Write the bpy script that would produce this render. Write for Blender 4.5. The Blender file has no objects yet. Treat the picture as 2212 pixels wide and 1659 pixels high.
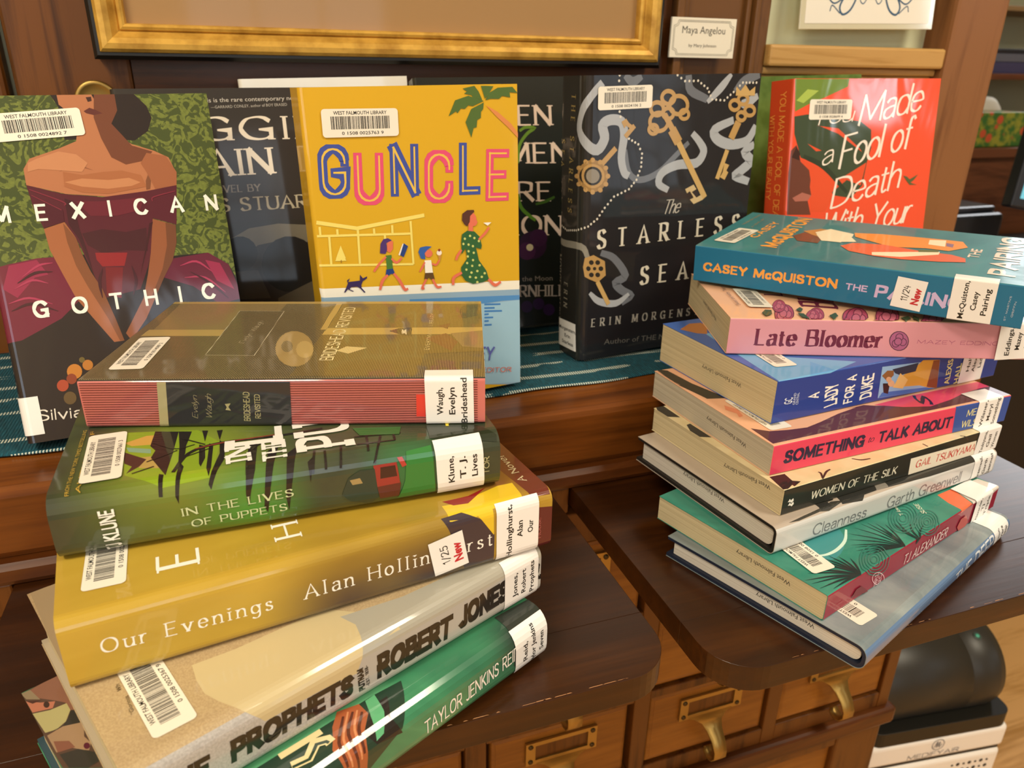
import bpy, bmesh, math, random, json
from mathutils import Vector, Matrix
from mathutils.geometry import tessellate_polygon
C = bpy.context.scene
R_ = math.radians
random.seed(4)

# ------------------------------------------------------------------ camera, light, exposure
cam_d = bpy.data.cameras.new('camera'); cam = bpy.data.objects.new('camera', cam_d)
C.collection.objects.link(cam); C.camera = cam
RT = Vector((0.94360, -0.33079, 0.01398)); UP = Vector((0.11633, 0.37076, 0.92141)); FW = Vector((0.30998, 0.86782, -0.38833))
mw = Matrix.Identity(4)
for i in range(3):
    mw[i][0] = RT[i]; mw[i][1] = UP[i]; mw[i][2] = -FW[i]
mw[2][3] = 0.31
cam.matrix_world = mw
cam_d.sensor_width = 36; cam_d.lens = 1615.3/2212*36; cam_d.clip_start = 0.01
cam_d.dof.use_dof = True; cam_d.dof.focus_distance = 0.44; cam_d.dof.aperture_fstop = 13.0

vs = C.view_settings
vs.view_transform = 'Standard'; vs.look = 'None'; vs.gamma = 1; vs.use_curve_mapping = False
vs.exposure = -0.38

w = bpy.data.worlds.new('room_light'); C.world = w; w.use_nodes = True
bg = w.node_tree.nodes['Background']; bg.inputs[0].default_value = (1.0, 0.86, 0.68, 1); bg.inputs[1].default_value = 0.10

def area(name, loc, target, sx, sy, power, col):
    d = bpy.data.lights.new(name, 'AREA'); d.shape = 'RECTANGLE'; d.size = sx; d.size_y = sy
    d.energy = power; d.color = col
    o = bpy.data.objects.new(name, d); C.collection.objects.link(o); o.location = loc
    dv = Vector(target) - Vector(loc); o.rotation_euler = dv.to_track_quat('-Z', 'Y').to_euler()
    return o
DAY = (0.80, 0.90, 1.0); WARM = (1.0, 0.90, 0.70)
FLOOR, CEIL, BACK = -0.86, 1.75, -2.6
WINS = [(-1.5, 0.1), (0.3, 0.1), (2.7, -0.2)]
SIDE_WIN = (-1.82, 0.62)   # y and sill height of the window in the right-hand wall
for i, (wx, wz) in enumerate(WINS):
    area('window_daylight', (wx, BACK+0.03, wz+0.55), (wx, 1, wz+0.45), 0.9, 1.25, (16, 13, 7)[i], DAY)
area('window_daylight', (3.67, SIDE_WIN[0], SIDE_WIN[1]+.3), (0, SIDE_WIN[0]+.6, .3), 0.36, 0.55, 9, DAY)
LAMPS = [(-0.95, -0.45), (1.25, -0.5), (-1.1, -1.9)]
for i, (lx, ly) in enumerate(LAMPS):
    area('ceiling_lamp_light', (lx, ly, CEIL-0.075), (lx, ly, 0), 0.56, 0.56, 40, WARM)
FARW = (3.2, 1.15)   # centre of the window in the far wall
area('window_daylight', (FARW[0], 2.17, FARW[1]), (1.6, .6, -.2), 0.8, 0.8, 24, (0.95, 0.97, 1.0))

# ------------------------------------------------------------------ small helpers
def lin(h):
    h = h.lstrip('#'); v = [int(h[i:i+2], 16)/255 for i in (0, 2, 4)]
    return tuple((c/12.92 if c <= .04045 else ((c+.055)/1.055)**2.4) for c in v) + (1,)
def link(o, parent=None, mat=None):
    C.collection.objects.link(o)
    if parent is not None: o.parent = parent
    return o
def tag(o, label=None, cat=None, group=None, kind=None):
    if label: o['label'] = label
    if cat: o['category'] = cat
    if group: o['group'] = group
    if kind: o['kind'] = kind
    return o
def thing(name, label, cat, M=None, group=None):
    o = bpy.data.objects.new(name, None); C.collection.objects.link(o); o.empty_display_size = .02
    if M is not None: o.matrix_world = M
    return tag(o, label, cat, group)
def mesh_obj(name, bm, mats, parent=None, smooth=False, bevel=0, seg=2):
    me = bpy.data.meshes.new(name); bm.to_mesh(me); bm.free()
    for m in (mats if isinstance(mats, (list, tuple)) else [mats]): me.materials.append(m)
    if smooth:
        for p in me.polygons: p.use_smooth = True
    o = bpy.data.objects.new(name, me); link(o, parent)
    if bevel:
        b = o.modifiers.new('edge', 'BEVEL'); b.width = bevel; b.segments = seg; b.limit_method = 'ANGLE'; b.angle_limit = R_(40)
    return o
def box(bm, x0, x1, y0, y1, z0, z1, mi=0, M=None):
    vs_ = [bm.verts.new((x, y, z)) for z in (z0, z1) for x, y in ((x0, y0), (x1, y0), (x1, y1), (x0, y1))]
    if M is not None:
        for v in vs_: v.co = M @ v.co
    for f in ((0, 3, 2, 1), (4, 5, 6, 7), (0, 1, 5, 4), (1, 2, 6, 5), (2, 3, 7, 6), (3, 0, 4, 7)):
        bm.faces.new([vs_[i] for i in f]).material_index = mi
def boxes(name, L, mat, parent=None, bevel=.0015, kind=None, seg=2):
    bm = bmesh.new()
    for b in L: box(bm, *b)
    o = mesh_obj(name, bm, mat, parent, bevel=bevel, seg=seg)
    if kind: o['kind'] = kind
    return o
def prism(bm, pts, axis, a0, a1, mi=0, smooth=False):
    """extrude closed 2D outline along an axis ('x': pts are (y,z); 'y': (x,z); 'z': (x,y))"""
    def P(p, a): return {'x': (a, p[0], p[1]), 'y': (p[0], a, p[1]), 'z': (p[0], p[1], a)}[axis]
    A = [bm.verts.new(P(p, a0)) for p in pts]; B = [bm.verts.new(P(p, a1)) for p in pts]
    n = len(pts)
    for i in range(n):
        f = bm.faces.new((A[i], A[(i+1) % n], B[(i+1) % n], B[i])); f.material_index = mi; f.smooth = smooth
    for V in (A, B):
        tri = tessellate_polygon([[v.co for v in V]])
        for t in tri:
            f = bm.faces.new([V[i] for i in t]); f.material_index = mi
    bmesh.ops.recalc_face_normals(bm, faces=bm.faces)
def tube(bm, pts, r, n=10, mi=0, closed=False, flat=1.0):
    pts = [Vector(p) for p in pts]; m = len(pts); rings = []
    up = Vector((0, 0, 1))
    for i, p in enumerate(pts):
        a = pts[(i-1) % m] if (i or closed) else p; b = pts[(i+1) % m] if (i < m-1 or closed) else p
        d = (b-a).normalized(); s = d.cross(up)
        s = s.normalized() if s.length > 1e-4 else Vector((1, 0, 0)); u = s.cross(d)
        rr = r[i] if isinstance(r, (list, tuple)) else r
        rings.append([bm.verts.new(p + s*math.cos(t)*rr + u*math.sin(t)*rr*flat) for t in [2*math.pi*k/n for k in range(n)]])
    for i in range(m if closed else m-1):
        A, B = rings[i], rings[(i+1) % m]
        for k in range(n):
            f = bm.faces.new((A[k], A[(k+1) % n], B[(k+1) % n], B[k])); f.material_index = mi; f.smooth = True
    if not closed:
        for Rg in (rings[0], rings[-1]):
            try: bm.faces.new(Rg).material_index = mi
            except ValueError: pass
    bmesh.ops.recalc_face_normals(bm, faces=bm.faces)
def lathe(bm, prof, M=None, n=28, mi=0):
    rings = []
    for r, z in prof:
        rings.append([bm.verts.new(Vector((r*math.cos(2*math.pi*k/n), r*math.sin(2*math.pi*k/n), z))) for k in range(n)])
    for A, B in zip(rings, rings[1:]):
        for k in range(n):
            f = bm.faces.new((A[k], A[(k+1) % n], B[(k+1) % n], B[k])); f.smooth = True; f.material_index = mi
    for Rg in (rings[0], rings[-1]):
        f = bm.faces.new(Rg); f.material_index = mi
    if M is not None:
        for Rg in rings:
            for v in Rg: v.co = M @ v.co
    bmesh.ops.recalc_face_normals(bm, faces=bm.faces)

# ------------------------------------------------------------------ materials
_m = {}
def newmat(name):
    m = bpy.data.materials.new(name); m.use_nodes = True
    nt = m.node_tree; return m, nt, nt.nodes['Principled BSDF']
def N(nt, t, **kw):
    n = nt.nodes.new(t)
    for k, v in kw.items():
        if k.startswith('i_'): n.inputs[k[2:]].default_value = v
        else: setattr(n, k, v)
    return n
def ramp(nt, fac, stops):
    r = nt.nodes.new('ShaderNodeValToRGB'); e = r.color_ramp.elements
    while len(e) < len(stops): e.new(.5)
    for el, (p, c) in zip(e, stops): el.position = p; el.color = lin(c) if isinstance(c, str) else (c, c, c, 1)
    nt.links.new(fac, r.inputs[0]); return r.outputs[0]
def coords(nt, scale=(1, 1, 1), rot=(0, 0, 0), loc=(0, 0, 0), kind='Object'):
    tc = nt.nodes.new('ShaderNodeTexCoord'); mp = nt.nodes.new('ShaderNodeMapping')
    mp.inputs['Scale'].default_value = scale; mp.inputs['Rotation'].default_value = rot; mp.inputs['Location'].default_value = loc
    nt.links.new(tc.outputs[kind], mp.inputs[0]); return mp.outputs[0]
def noise(nt, vec, scale, detail=4, dist=0, rough=.55):
    n = N(nt, 'ShaderNodeTexNoise'); n.inputs['Scale'].default_value = scale; n.inputs['Detail'].default_value = detail
    n.inputs['Distortion'].default_value = dist; n.inputs['Roughness'].default_value = rough
    nt.links.new(vec, n.inputs['Vector']); return n.outputs[0]
def bump(nt, b, h, strength, dist=.001, coat=False):
    n = N(nt, 'ShaderNodeBump'); n.inputs['Strength'].default_value = strength; n.inputs['Distance'].default_value = dist
    nt.links.new(h, n.inputs['Height']); nt.links.new(n.outputs[0], b.inputs['Coat Normal' if coat else 'Normal'])
def plain(name, col, rough=.5, metal=0, coat=0, spec=.5, tr=0):
    key = (name, col, rough, metal, coat)
    if key in _m: return _m[key]
    m, nt, b = newmat(name); b.inputs['Base Color'].default_value = lin(col); b.inputs['Roughness'].default_value = rough
    b.inputs['Metallic'].default_value = metal; b.inputs['Coat Weight'].default_value = coat; b.inputs['Coat Roughness'].default_value = .06
    b.inputs['Specular IOR Level'].default_value = spec
    _m[key] = m; return m
def film(nt, b, gloss):
    """clear wrinkled library film over printed paper"""
    b.inputs['Coat Weight'].default_value = gloss; b.inputs['Coat Roughness'].default_value = .075; b.inputs['Coat IOR'].default_value = 1.5
    v = coords(nt, (1, .45, 1)); h = noise(nt, v, 17, 2, .8); bump(nt, b, h, .2 if gloss > .6 else .06, .004, True)
def ink(col, gloss=1.0):
    key = ('ink', col, gloss)
    if key in _m: return _m[key]
    m, nt, b = newmat('printed_' + col.lstrip('#')); b.inputs['Base Color'].default_value = lin(col); b.inputs['Roughness'].default_value = .5
    b.inputs['Specular IOR Level'].default_value = .25
    film(nt, b, gloss); _m[key] = m; return m
def ink_proc(name, gloss, fn):
    m, nt, b = newmat(name); b.inputs['Roughness'].default_value = .5; b.inputs['Specular IOR Level'].default_value = .25
    nt.links.new(fn(nt), b.inputs['Base Color']); film(nt, b, gloss); return m
def wood(name, c0, c1, grain='x', scale=1.0, rough=.38, coat=.25, figure=1.0, c2=None):
    key = ('wood', name)
    if key in _m: return _m[key]
    m, nt, b = newmat(name)
    sc = {'x': (1, 9, 9), 'y': (9, 1, 9), 'z': (9, 9, 1)}[grain]
    v = coords(nt, tuple(s*scale for s in sc))
    n1 = noise(nt, v, 3.2, 5, 1.2*figure, .6)
    v2 = coords(nt, tuple(s*scale*(14 if s > 1 else 5) for s in sc)); n2 = noise(nt, v2, 2.0, 3, 0, .6)
    mx = N(nt, 'ShaderNodeMix'); mx.data_type = 'FLOAT'; mx.inputs[0].default_value = .28
    nt.links.new(n1, mx.inputs[2]); nt.links.new(n2, mx.inputs[3])
    nt.links.new(ramp(nt, mx.outputs[0], [(.36, c0), (.5, c2 or c1), (.64, c1)]), b.inputs['Base Color'])
    b.inputs['Roughness'].default_value = rough; b.inputs['Coat Weight'].default_value = coat*.25; b.inputs['Coat Roughness'].default_value = .22; b.inputs['Specular IOR Level'].default_value = .3
    bump(nt, b, n2, .12, .0006); _m[key] = m; return m
SHELF_W = wood('dark_stained_wood', '#2a1406', '#452409', 'x', 1.0, .34, .6, c2='#341906')
CAB_W = wood('walnut_brown_wood', '#3f2009', '#653812', 'x', 1.0, .4, .2, c2='#52290c')
CAB_V = wood('walnut_brown_wood_upright', '#3f2009', '#633912', 'z', 1.0, .4, .2)
DRW_W = wood('drawer_front_wood', '#6e3f12', '#945d20', 'x', .8, .42, .2, c2='#824f18')
LEDGE_W = wood('ledge_wood', '#50290b', '#854b19', 'x', .8, .3, .35, c2='#6e3b12')
PANEL_V = wood('panel_wood_upright', '#452406', '#6e4013', 'z', .7, .4, .2, 1.8)
PANEL_H = wood('panel_wood_level', '#3a1e08', '#5a3110', 'x', .7, .34, .3, 1.3)
PIL_W = wood('pilaster_wood', '#4d2f14', '#6d4824', 'z', .9, .36, .25)
PINE_W = wood('orange_pine_wood', '#a07434', '#c09658', 'x', .9, .42, .15)
POST_W = wood('post_wood', '#6e4628', '#8a5d39', 'z', .5, .4, .15)
FLOOR_W = wood('floor_oak', '#b58445', '#dba96c', 'x', .5, .35, .3)
BRASS = plain('aged_brass', '#a98a4c', .38, .85); BRASS_D = plain('dark_brass_screw', '#4c3c22', .4, .8)
BLACK_IN = plain('dark_recess', '#140c07', .8)
def paper_mat(name, c0, c1):
    m, nt, b = newmat(name)
    v = coords(nt, (2, 2, 900)); n = noise(nt, v, 1.6, 3)
    nt.links.new(ramp(nt, n, [(.3, c0), (.7, c1)]), b.inputs['Base Color']); b.inputs['Roughness'].default_value = .85
    bump(nt, b, n, .35, .0004); return m
PAPER = paper_mat('page_edges_cream', '#b3a27e', '#d3c39c'); PAPER_W = paper_mat('page_edges_white', '#b7ada0', '#d9d1c6')
PAPER_G = paper_mat('page_edges_grey', '#a89c88', '#c9bea8')

# ------------------------------------------------------------------ lettering: skeleton strokes, cap height 1 ('~' = smooth curve)
GL = {}
def g(ch, w, *s):
    out = []
    for q in s:
        sm = q[0] == '~'; out.append((sm, [tuple(float(a) for a in p.split(',')) for p in q.lstrip('~').split()]))
    GL[ch] = (w, out)
g('A', .8, '0,0 .4,1 .8,0', '.14,.34 .66,.34'); g('B', .62, '0,0 0,1', '~0,1 .3,1 .52,.93 .52,.6 .3,.53 0,.53', '~0,.53 .34,.53 .62,.44 .62,.08 .34,0 0,0')
g('C', .74, '~.72,.82 .6,.96 .4,1 .15,.9 0,.62 0,.38 .15,.1 .4,0 .6,.04 .72,.18'); g('D', .74, '0,0 0,1', '~0,1 .3,1 .6,.9 .74,.62 .74,.38 .6,.1 .3,0 0,0')
g('E', .56, '0,0 0,1', '0,1 .54,1', '0,.52 .46,.52', '0,0 .56,0'); g('F', .54, '0,0 0,1', '0,1 .54,1', '0,.52 .44,.52')
g('G', .8, '~.74,.82 .6,.96 .4,1 .15,.9 0,.62 0,.38 .15,.1 .4,0 .62,.04 .76,.16', '.76,.0 .76,.44 .46,.44'); g('H', .72, '0,0 0,1', '.72,0 .72,1', '0,.52 .72,.52')
g('I', .0, '0,0 0,1'); g('J', .36, '~.36,1 .36,.5 .36,.16 .26,.02 .1,0 0,.08'); g('K', .66, '0,0 0,1', '.62,1 .02,.44', '.18,.56 .66,0'); g('L', .52, '0,1 0,0', '0,0 .52,0')
g('M', .92, '0,0 .04,1', '.04,1 .46,.12', '.46,.12 .88,1', '.88,1 .92,0'); g('N', .74, '0,0 0,1', '0,1 .74,0', '.74,0 .74,1')
g('O', .84, '~.42,1 .16,.91 .01,.66 .01,.34 .16,.09 .42,0 .68,.09 .83,.34 .83,.66 .68,.91 .42,1'); g('P', .58, '0,0 0,1', '~0,1 .3,1 .56,.92 .58,.72 .54,.54 .3,.46 0,.46')
g('Q', .84, '~.42,1 .16,.91 .01,.66 .01,.34 .16,.09 .42,0 .68,.09 .83,.34 .83,.66 .68,.91 .42,1', '.5,.24 .86,-.1'); g('R', .64, '0,0 0,1', '~0,1 .3,1 .56,.92 .58,.72 .54,.54 .3,.47 0,.47', '.28,.47 .66,0')
g('S', .58, '~.54,.84 .42,.97 .26,1 .08,.93 .02,.76 .1,.6 .3,.51 .5,.41 .58,.25 .5,.07 .28,0 .1,.04 .0,.17'); g('T', .68, '.34,0 .34,1', '0,1 .68,1')
g('U', .7, '~0,1 0,.6 .0,.3 .1,.07 .35,0 .6,.07 .7,.3 .7,.6 .7,1'); g('V', .76, '0,1 .38,0', '.38,0 .76,1'); g('W', 1.06, '0,1 .27,0', '.27,0 .53,.95', '.53,.95 .79,0', '.79,0 1.06,1')
g('X', .7, '0,0 .7,1', '0,1 .7,0'); g('Y', .7, '0,1 .35,.48', '.35,.48 .7,1', '.35,.48 .35,0'); g('Z', .64, '0,1 .62,1', '.62,1 0,0', '0,0 .64,0')
x = '.64'
g('a', .46, '~.06,.56 .16,.65 .3,.66 .42,.6 .45,.46 .45,.2 .45,0', '~.45,.4 .2,.37 .03,.28 .02,.1 .14,0 .3,.02 .45,.16'); g('b', .5, '0,1 0,0', '~0,.44 .12,.62 .28,.66 .44,.58 .5,.33 .44,.08 .28,0 .12,.04 0,.2')
g('c', .42, '~.42,.54 .3,.65 .18,.64 .04,.52 .0,.33 .05,.12 .2,0 .32,.02 .43,.13'); g('d', .5, '.5,1 .5,0', '~.5,.44 .38,.62 .22,.66 .06,.58 0,.33 .06,.08 .22,0 .38,.04 .5,.2')
g('e', .48, '~0,.36 .47,.36 .46,.52 .36,.64 .22,.66 .06,.57 0,.34 .05,.1 .22,0 .36,.02 .47,.13'); g('f', .32, '~.34,.92 .27,1 .18,.98 .13,.88 .13,.6 .13,0', '0,.64 .28,.64')
g('g', .5, '~.5,.42 .38,.62 .22,.66 .06,.58 0,.35 .06,.12 .22,.04 .38,.08 .5,.24', '~.5,.66 .5,.2 .5,-.1 .4,-.28 .22,-.32 .04,-.24'); g('h', .46, '0,1 0,0', '~0,.42 .12,.6 .28,.66 .42,.58 .46,.42 .46,0')
g('i', 0, '0,.64 0,0', '0,.84 0,.92'); g('j', .12, '~.12,.64 .12,.1 .12,-.16 .04,-.3 -.06,-.3', '.12,.84 .12,.92'); g('k', .46, '0,1 0,0', '.42,.64 .02,.28', '.14,.38 .46,0'); g('l', 0, '0,1 0,0')
g('m', .78, '0,.64 0,0', '~0,.42 .1,.6 .23,.66 .36,.58 .39,.42 .39,0', '~.39,.42 .49,.6 .62,.66 .75,.58 .78,.42 .78,0'); g('n', .46, '0,.64 0,0', '~0,.42 .12,.6 .28,.66 .42,.58 .46,.42 .46,0')
g('o', .5, '~.25,.66 .08,.58 0,.42 0,.24 .08,.08 .25,0 .42,.08 .5,.24 .5,.42 .42,.58 .25,.66'); g('p', .5, '0,.64 0,-.3', '~0,.44 .12,.62 .28,.66 .44,.58 .5,.33 .44,.08 .28,0 .12,.04 0,.2')
g('q', .5, '.5,.64 .5,-.3', '~.5,.44 .38,.62 .22,.66 .06,.58 0,.33 .06,.08 .22,0 .38,.04 .5,.2'); g('r', .3, '0,.64 0,0', '~0,.4 .08,.56 .18,.65 .3,.64'); g('s', .38, '~.35,.56 .24,.66 .1,.64 .03,.53 .1,.4 .26,.33 .38,.22 .34,.06 .2,0 .08,.02 .0,.11')
g('t', .3, '~.13,.86 .13,.3 .14,.08 .22,0 .32,.05', '0,.64 .3,.64'); g('u', .46, '~0,.64 0,.22 .04,.06 .18,0 .34,.05 .46,.22', '.46,.64 .46,0'); g('v', .48, '0,.64 .24,0', '.24,0 .48,.64'); g('w', .72, '0,.64 .18,0', '.18,0 .36,.6', '.36,.6 .54,0', '.54,0 .72,.64')
g('x', .44, '0,0 .44,.64', '0,.64 .44,0'); g('y', .48, '0,.64 .25,0', '~.48,.64 .25,0 .14,-.24 .02,-.3'); g('z', .42, '0,.64 .4,.64', '.4,.64 0,0', '0,0 .42,0')
g(' ', .3); g('.', .04, '.02,.0 .02,.06'); g(',', .06, '.06,.06 .0,-.14'); g('-', .3, '0,.34 .3,.34'); g('–', .4, '0,.36 .4,.36'); g('’', .06, '.06,1 .0,.8'); g('“', .2, '.06,.8 .0,1', '.22,.8 .16,1'); g('&', .7, '~.7,.3 .4,0 .1,.05 .1,.3 .5,.7 .4,1 .2,.95 .2,.7 .7,0')
g('1', .2, '0,.8 .16,1', '.16,1 .16,0'); g('2', .5, '~0,.8 .1,.97 .28,1 .45,.9 .46,.7 .3,.4 0,0', '0,0 .52,0'); g('4', .5, '.1,1 0,.42', '0,.42 .5,.42', '.36,.8 .36,0'); g('5', .48, '.46,1 .08,1', '.08,1 .05,.55', '~.05,.55 .25,.62 .45,.5 .47,.25 .35,.04 .15,0 .0,.1')
g('/', .36, '0,-.1 .36,1.05'); g('8', .5, '~.25,1 .05,.88 .08,.65 .25,.54 .46,.4 .48,.12 .25,0 .02,.12 .04,.4 .25,.54 .42,.65 .45,.88 .25,1'); g('3', .5, '~0,.9 .2,1 .42,.9 .42,.65 .18,.54 .46,.42 .48,.15 .25,0 .0,.1')
def _arc(cx, cy, rx, ry, a0, a1, n=8): return [(cx+rx*math.cos(math.radians(a0+(a1-a0)*i/n)), cy+ry*math.sin(math.radians(a0+(a1-a0)*i/n))) for i in range(n+1)]
BLOCK = {'C': (1, [(False, [(1, .68)] + [(1, .74)] + _arc(.5, .74, .5, .26, 0, 180) + _arc(.5, .26, .5, .26, 180, 360) + [(1, .32)])]),
         'G': (1, [(False, [(1, .70), (1, .74)] + _arc(.5, .74, .5, .26, 0, 180) + _arc(.5, .26, .5, .26, 180, 360) + [(1, .48), (.52, .48)])]),
         'U': (1, [(False, [(0, 1)] + _arc(.5, .26, .5, .26, 180, 360) + [(1, 1)])])}
# style: thick, thin, serif, slant, letter gap
STY = {'M': (.1, .1, 0, 0, .2), 'B': (.155, .155, 0, 0, .2), 'H': (.27, .25, 0, .06, .38), 'D': (.165, .155, 0, 0, .34), 'C': (.12, .12, 0, 0, .26), 'N': (.1, .1, 0, .08, .26), 'R': (.16, .055, 1, 0, .27),
       'V': (.10, .04, .9, 0, .42), 'O': (.14, .06, 0, .08, .24), 'F': (.2, .055, .5, 0, .27), 'G': (.21, .17, 0, .03, .3), 'Q': (.165, .12, 1.1, 0, .36), 'K': (.085, .05, 0, .34, .12), 'I': (.165, .165, 0, 0, .3)}
def spline(pts, k=5):
    P = [Vector(p) for p in pts]
    P = [P[0]*2-P[1]] + P + [P[-1]*2-P[-2]]
    if (Vector(pts[0])-Vector(pts[-1])).length < 1e-6: P[0] = Vector(pts[-2]); P[-1] = Vector(pts[1])
    out = []
    for i in range(1, len(P)-2):
        a, b, c, d = P[i-1:i+3]
        for j in range(k):
            t = j/k; out.append(.5*((2*b)+(c-a)*t+(2*a-5*b+4*c-d)*t*t+(3*b-a-3*c+d)*t*t*t))
    out.append(P[-2]); return out
def ribbon(pts, wf, close=False):
    """quads around a polyline; wf(direction, index) -> width"""
    n = len(pts); L = []; Rr = []
    for i, p in enumerate(pts):
        d0 = (pts[i]-pts[i-1]) if i else (pts[1]-pts[0]); d1 = (pts[i+1]-pts[i]) if i < n-1 else d0
        if close and i in (0, n-1): d0 = pts[-1]-pts[-2]; d1 = pts[1]-pts[0]
        if d0.length < 1e-9: d0 = d1
        if d1.length < 1e-9: d1 = d0
        d0 = d0.normalized(); d1 = d1.normalized(); t = d0+d1
        t = t.normalized() if t.length > 1e-3 else d1
        nn = Vector((-t.y, t.x)); c = max(.5, abs(nn.dot(Vector((-d1.y, d1.x)))))
        h = wf(t, i)/2/c; L.append(p+nn*h); Rr.append(p-nn*h)
    return [[L[i], Rr[i], Rr[i+1], L[i+1]] for i in range(n-1)]
def textpolys(txt, st, length, H, mode):
    """polygons of a line of lettering from (0,0) rightwards; returns [(layer, poly)]"""
    if st in ('S', 'r'): return [(0, p) for p in fonttext(txt, length, H)]
    th, tn, se, sl, gap = STY[st]
    adv = []; x0 = 0
    for ch in txt:
        w_, s = BLOCK[ch] if st == 'I' and ch in BLOCK else GL.get(ch, GL[' ']); adv.append(x0); x0 += w_ + gap + (.14 if se and w_ < .1 and ch != ' ' else 0)
    total = x0-gap
    if st == 'I': pass
    if mode:
        sx = H*mode; extra = (length-total*sx)/max(1, len(txt)-1)
    else:
        sx = (length-th*H*.8)/max(total, .2) if total > .01 else H; extra = 0
    th_x = min(1.0, max(.45, sx/H*1.15)) if not mode and st != 'I' else 1
    out = []
    passes = [(0, 1.0)] + ([(1, .2)] if st == 'I' else [])
    ni = Vector((math.cos(.25), math.sin(.25)))
    for lay, f in passes:
        for k, ch in enumerate(txt):
            w_, s = BLOCK[ch] if st == 'I' and ch in BLOCK else GL.get(ch, GL[' '])
            ox = adv[k]*sx + extra*k + th*H*.4 + (.07*sx if se and w_ < .1 else 0)
            for si, (sm, pts) in enumerate(s):
                sub = lay + .12*si + .03
                q = [Vector((p[0]*sx/H + sl*p[1], p[1]))*H for p in pts]
                if len(q) == 2 and (q[0]-q[1]).length < .2*H: q = [q[0], q[1]]
                if sm: q = spline(q)
                q = [v+Vector((ox, 0)) for v in q]
                # keep strokes inside the letter height
                hh = H
                def wf(t, i): return (tn+(th-tn)*abs(t.x*ni.y-t.y*ni.x))*hh*(th_x*abs(t.y)+abs(t.x))*f
                ins = (th if st in 'HDGQI' else tn)*.5
                q = [Vector((v.x, (v.y/H*(1-2*ins*.9)+ins*.9)*H if v.y > -.05*H else v.y)) for v in q]
                closed = (q[0]-q[-1]).length < 1e-6
                # square ends a little longer
                if not closed:
                    e0 = (q[0]-q[1]).normalized(); e1 = (q[-1]-q[-2]).normalized(); ex = ins*.9*H*(1 if lay == 0 else .3)
                    q = [q[0]+e0*ex] + q[1:-1] + [q[-1]+e1*ex]
                out += [(sub, p) for p in ribbon(q, wf, closed)]
                if se and not closed and lay == 0:
                    for e, o in ((q[0], q[1]), (q[-1], q[-2])):
                        d = (e-o).normalized()
                        if abs(d.y) > .75 and (abs(e.y) < .12*H or abs(e.y-H) < .12*H or abs(e.y-.64*H) < .08*H):
                            sw = (th*.5+.085*se)*H*th_x; yy = e.y; tt = max(tn*.8, .05)*H*(1 if se <= 1 else 1.8)
                            y0, y1 = (yy, yy-math.copysign(tt, d.y)); cx = e.x
                            out.append((.7+.04*si, [Vector((cx-sw, y0)), Vector((cx+sw, y0)), Vector((cx+sw, y1)), Vector((cx-sw, y1))]))
    return out
_ft = {}
def fonttext(txt, length, H, bold=0.0):
    key = (txt, bold)
    if key not in _ft:
        cu = bpy.data.curves.new('t', 'FONT'); cu.body = txt; cu.size = 1; cu.resolution_u = 2; cu.offset = bold
        o = bpy.data.objects.new('t', cu); C.collection.objects.link(o)
        bpy.context.view_layer.update()
        me = bpy.data.meshes.new_from_object(o.evaluated_get(bpy.context.evaluated_depsgraph_get()))
        P = [[(me.vertices[i].co.x, me.vertices[i].co.y) for i in p.vertices] for p in me.polygons]
        bpy.data.objects.remove(o); bpy.data.meshes.remove(me); bpy.data.curves.remove(cu)
        xs = [v[0] for p in P for v in p] or [0, 1]; _ft[key] = (P, min(xs), max(xs))
    P, a, b = _ft[key]; s = length/max(1e-6, b-a); h = H/.70
    return [[Vector(((x-a)*s, y*h)) for x, y in p] for p in P]

# ------------------------------------------------------------------ book surfaces: (c, Y) on the unrolled cover -> 3D
class Wrap:
    """c > 0 runs over the front cover away from the spine, -t..0 down the spine, below that the back"""
    def __init__(s, L, D, t, r, bulge=0):
        s.L, s.D, s.t, s.r, s.b = L, D, t, r, bulge
    def at(s, c, off=0):
        t, r, D = s.t, s.r, s.D
        def arc(k, top):
            a = k*math.pi/2; n = Vector((-math.sin(a), math.cos(a)))
            p = Vector((r, t-r)) + n*r
            if not top: p = Vector((p.x, t-p.y)); n = Vector((n.x, -n.y))
            return p, n
        if c > r: p, n = Vector((c, t)), Vector((0, 1))
        elif c > -r: p, n = arc((r-c)/(2*r), True)
        elif c > -t+r:
            u = (c+r)/(2*r-t) if t > 2*r else 0; h = t+c
            p, n = Vector((-s.b*math.sin(math.pi*u), h)), Vector((-1, -s.b*4/t*math.cos(math.pi*u)*(-1))).normalized()
        elif c > -t-r: p, n = arc((c+t+r)/(2*r), False)
        else: p, n = Vector((-c-t, 0)), Vector((0, -1))
        return p+n*off
    def map(s, c, y, off=0):
        p = s.at(c, off); return Vector((p.x, y, p.y))
    def cuts(s):
        r, t = s.r, s.t; out = [-r + 2*r*k/6 for k in range(7)] + [-t-r + 2*r*k/6 for k in range(7)]
        if s.b > 0: out += [-r+(2*r-t)*k/6 for k in range(1, 6)]
        return out
    def outline(s, inset=0, y_end=None):
        cs = sorted(set([s.D-1e-5] + s.cuts() + [-s.t-s.D+1e-5]), reverse=True)
        return [s.at(c, -inset) for c in cs]
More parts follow.
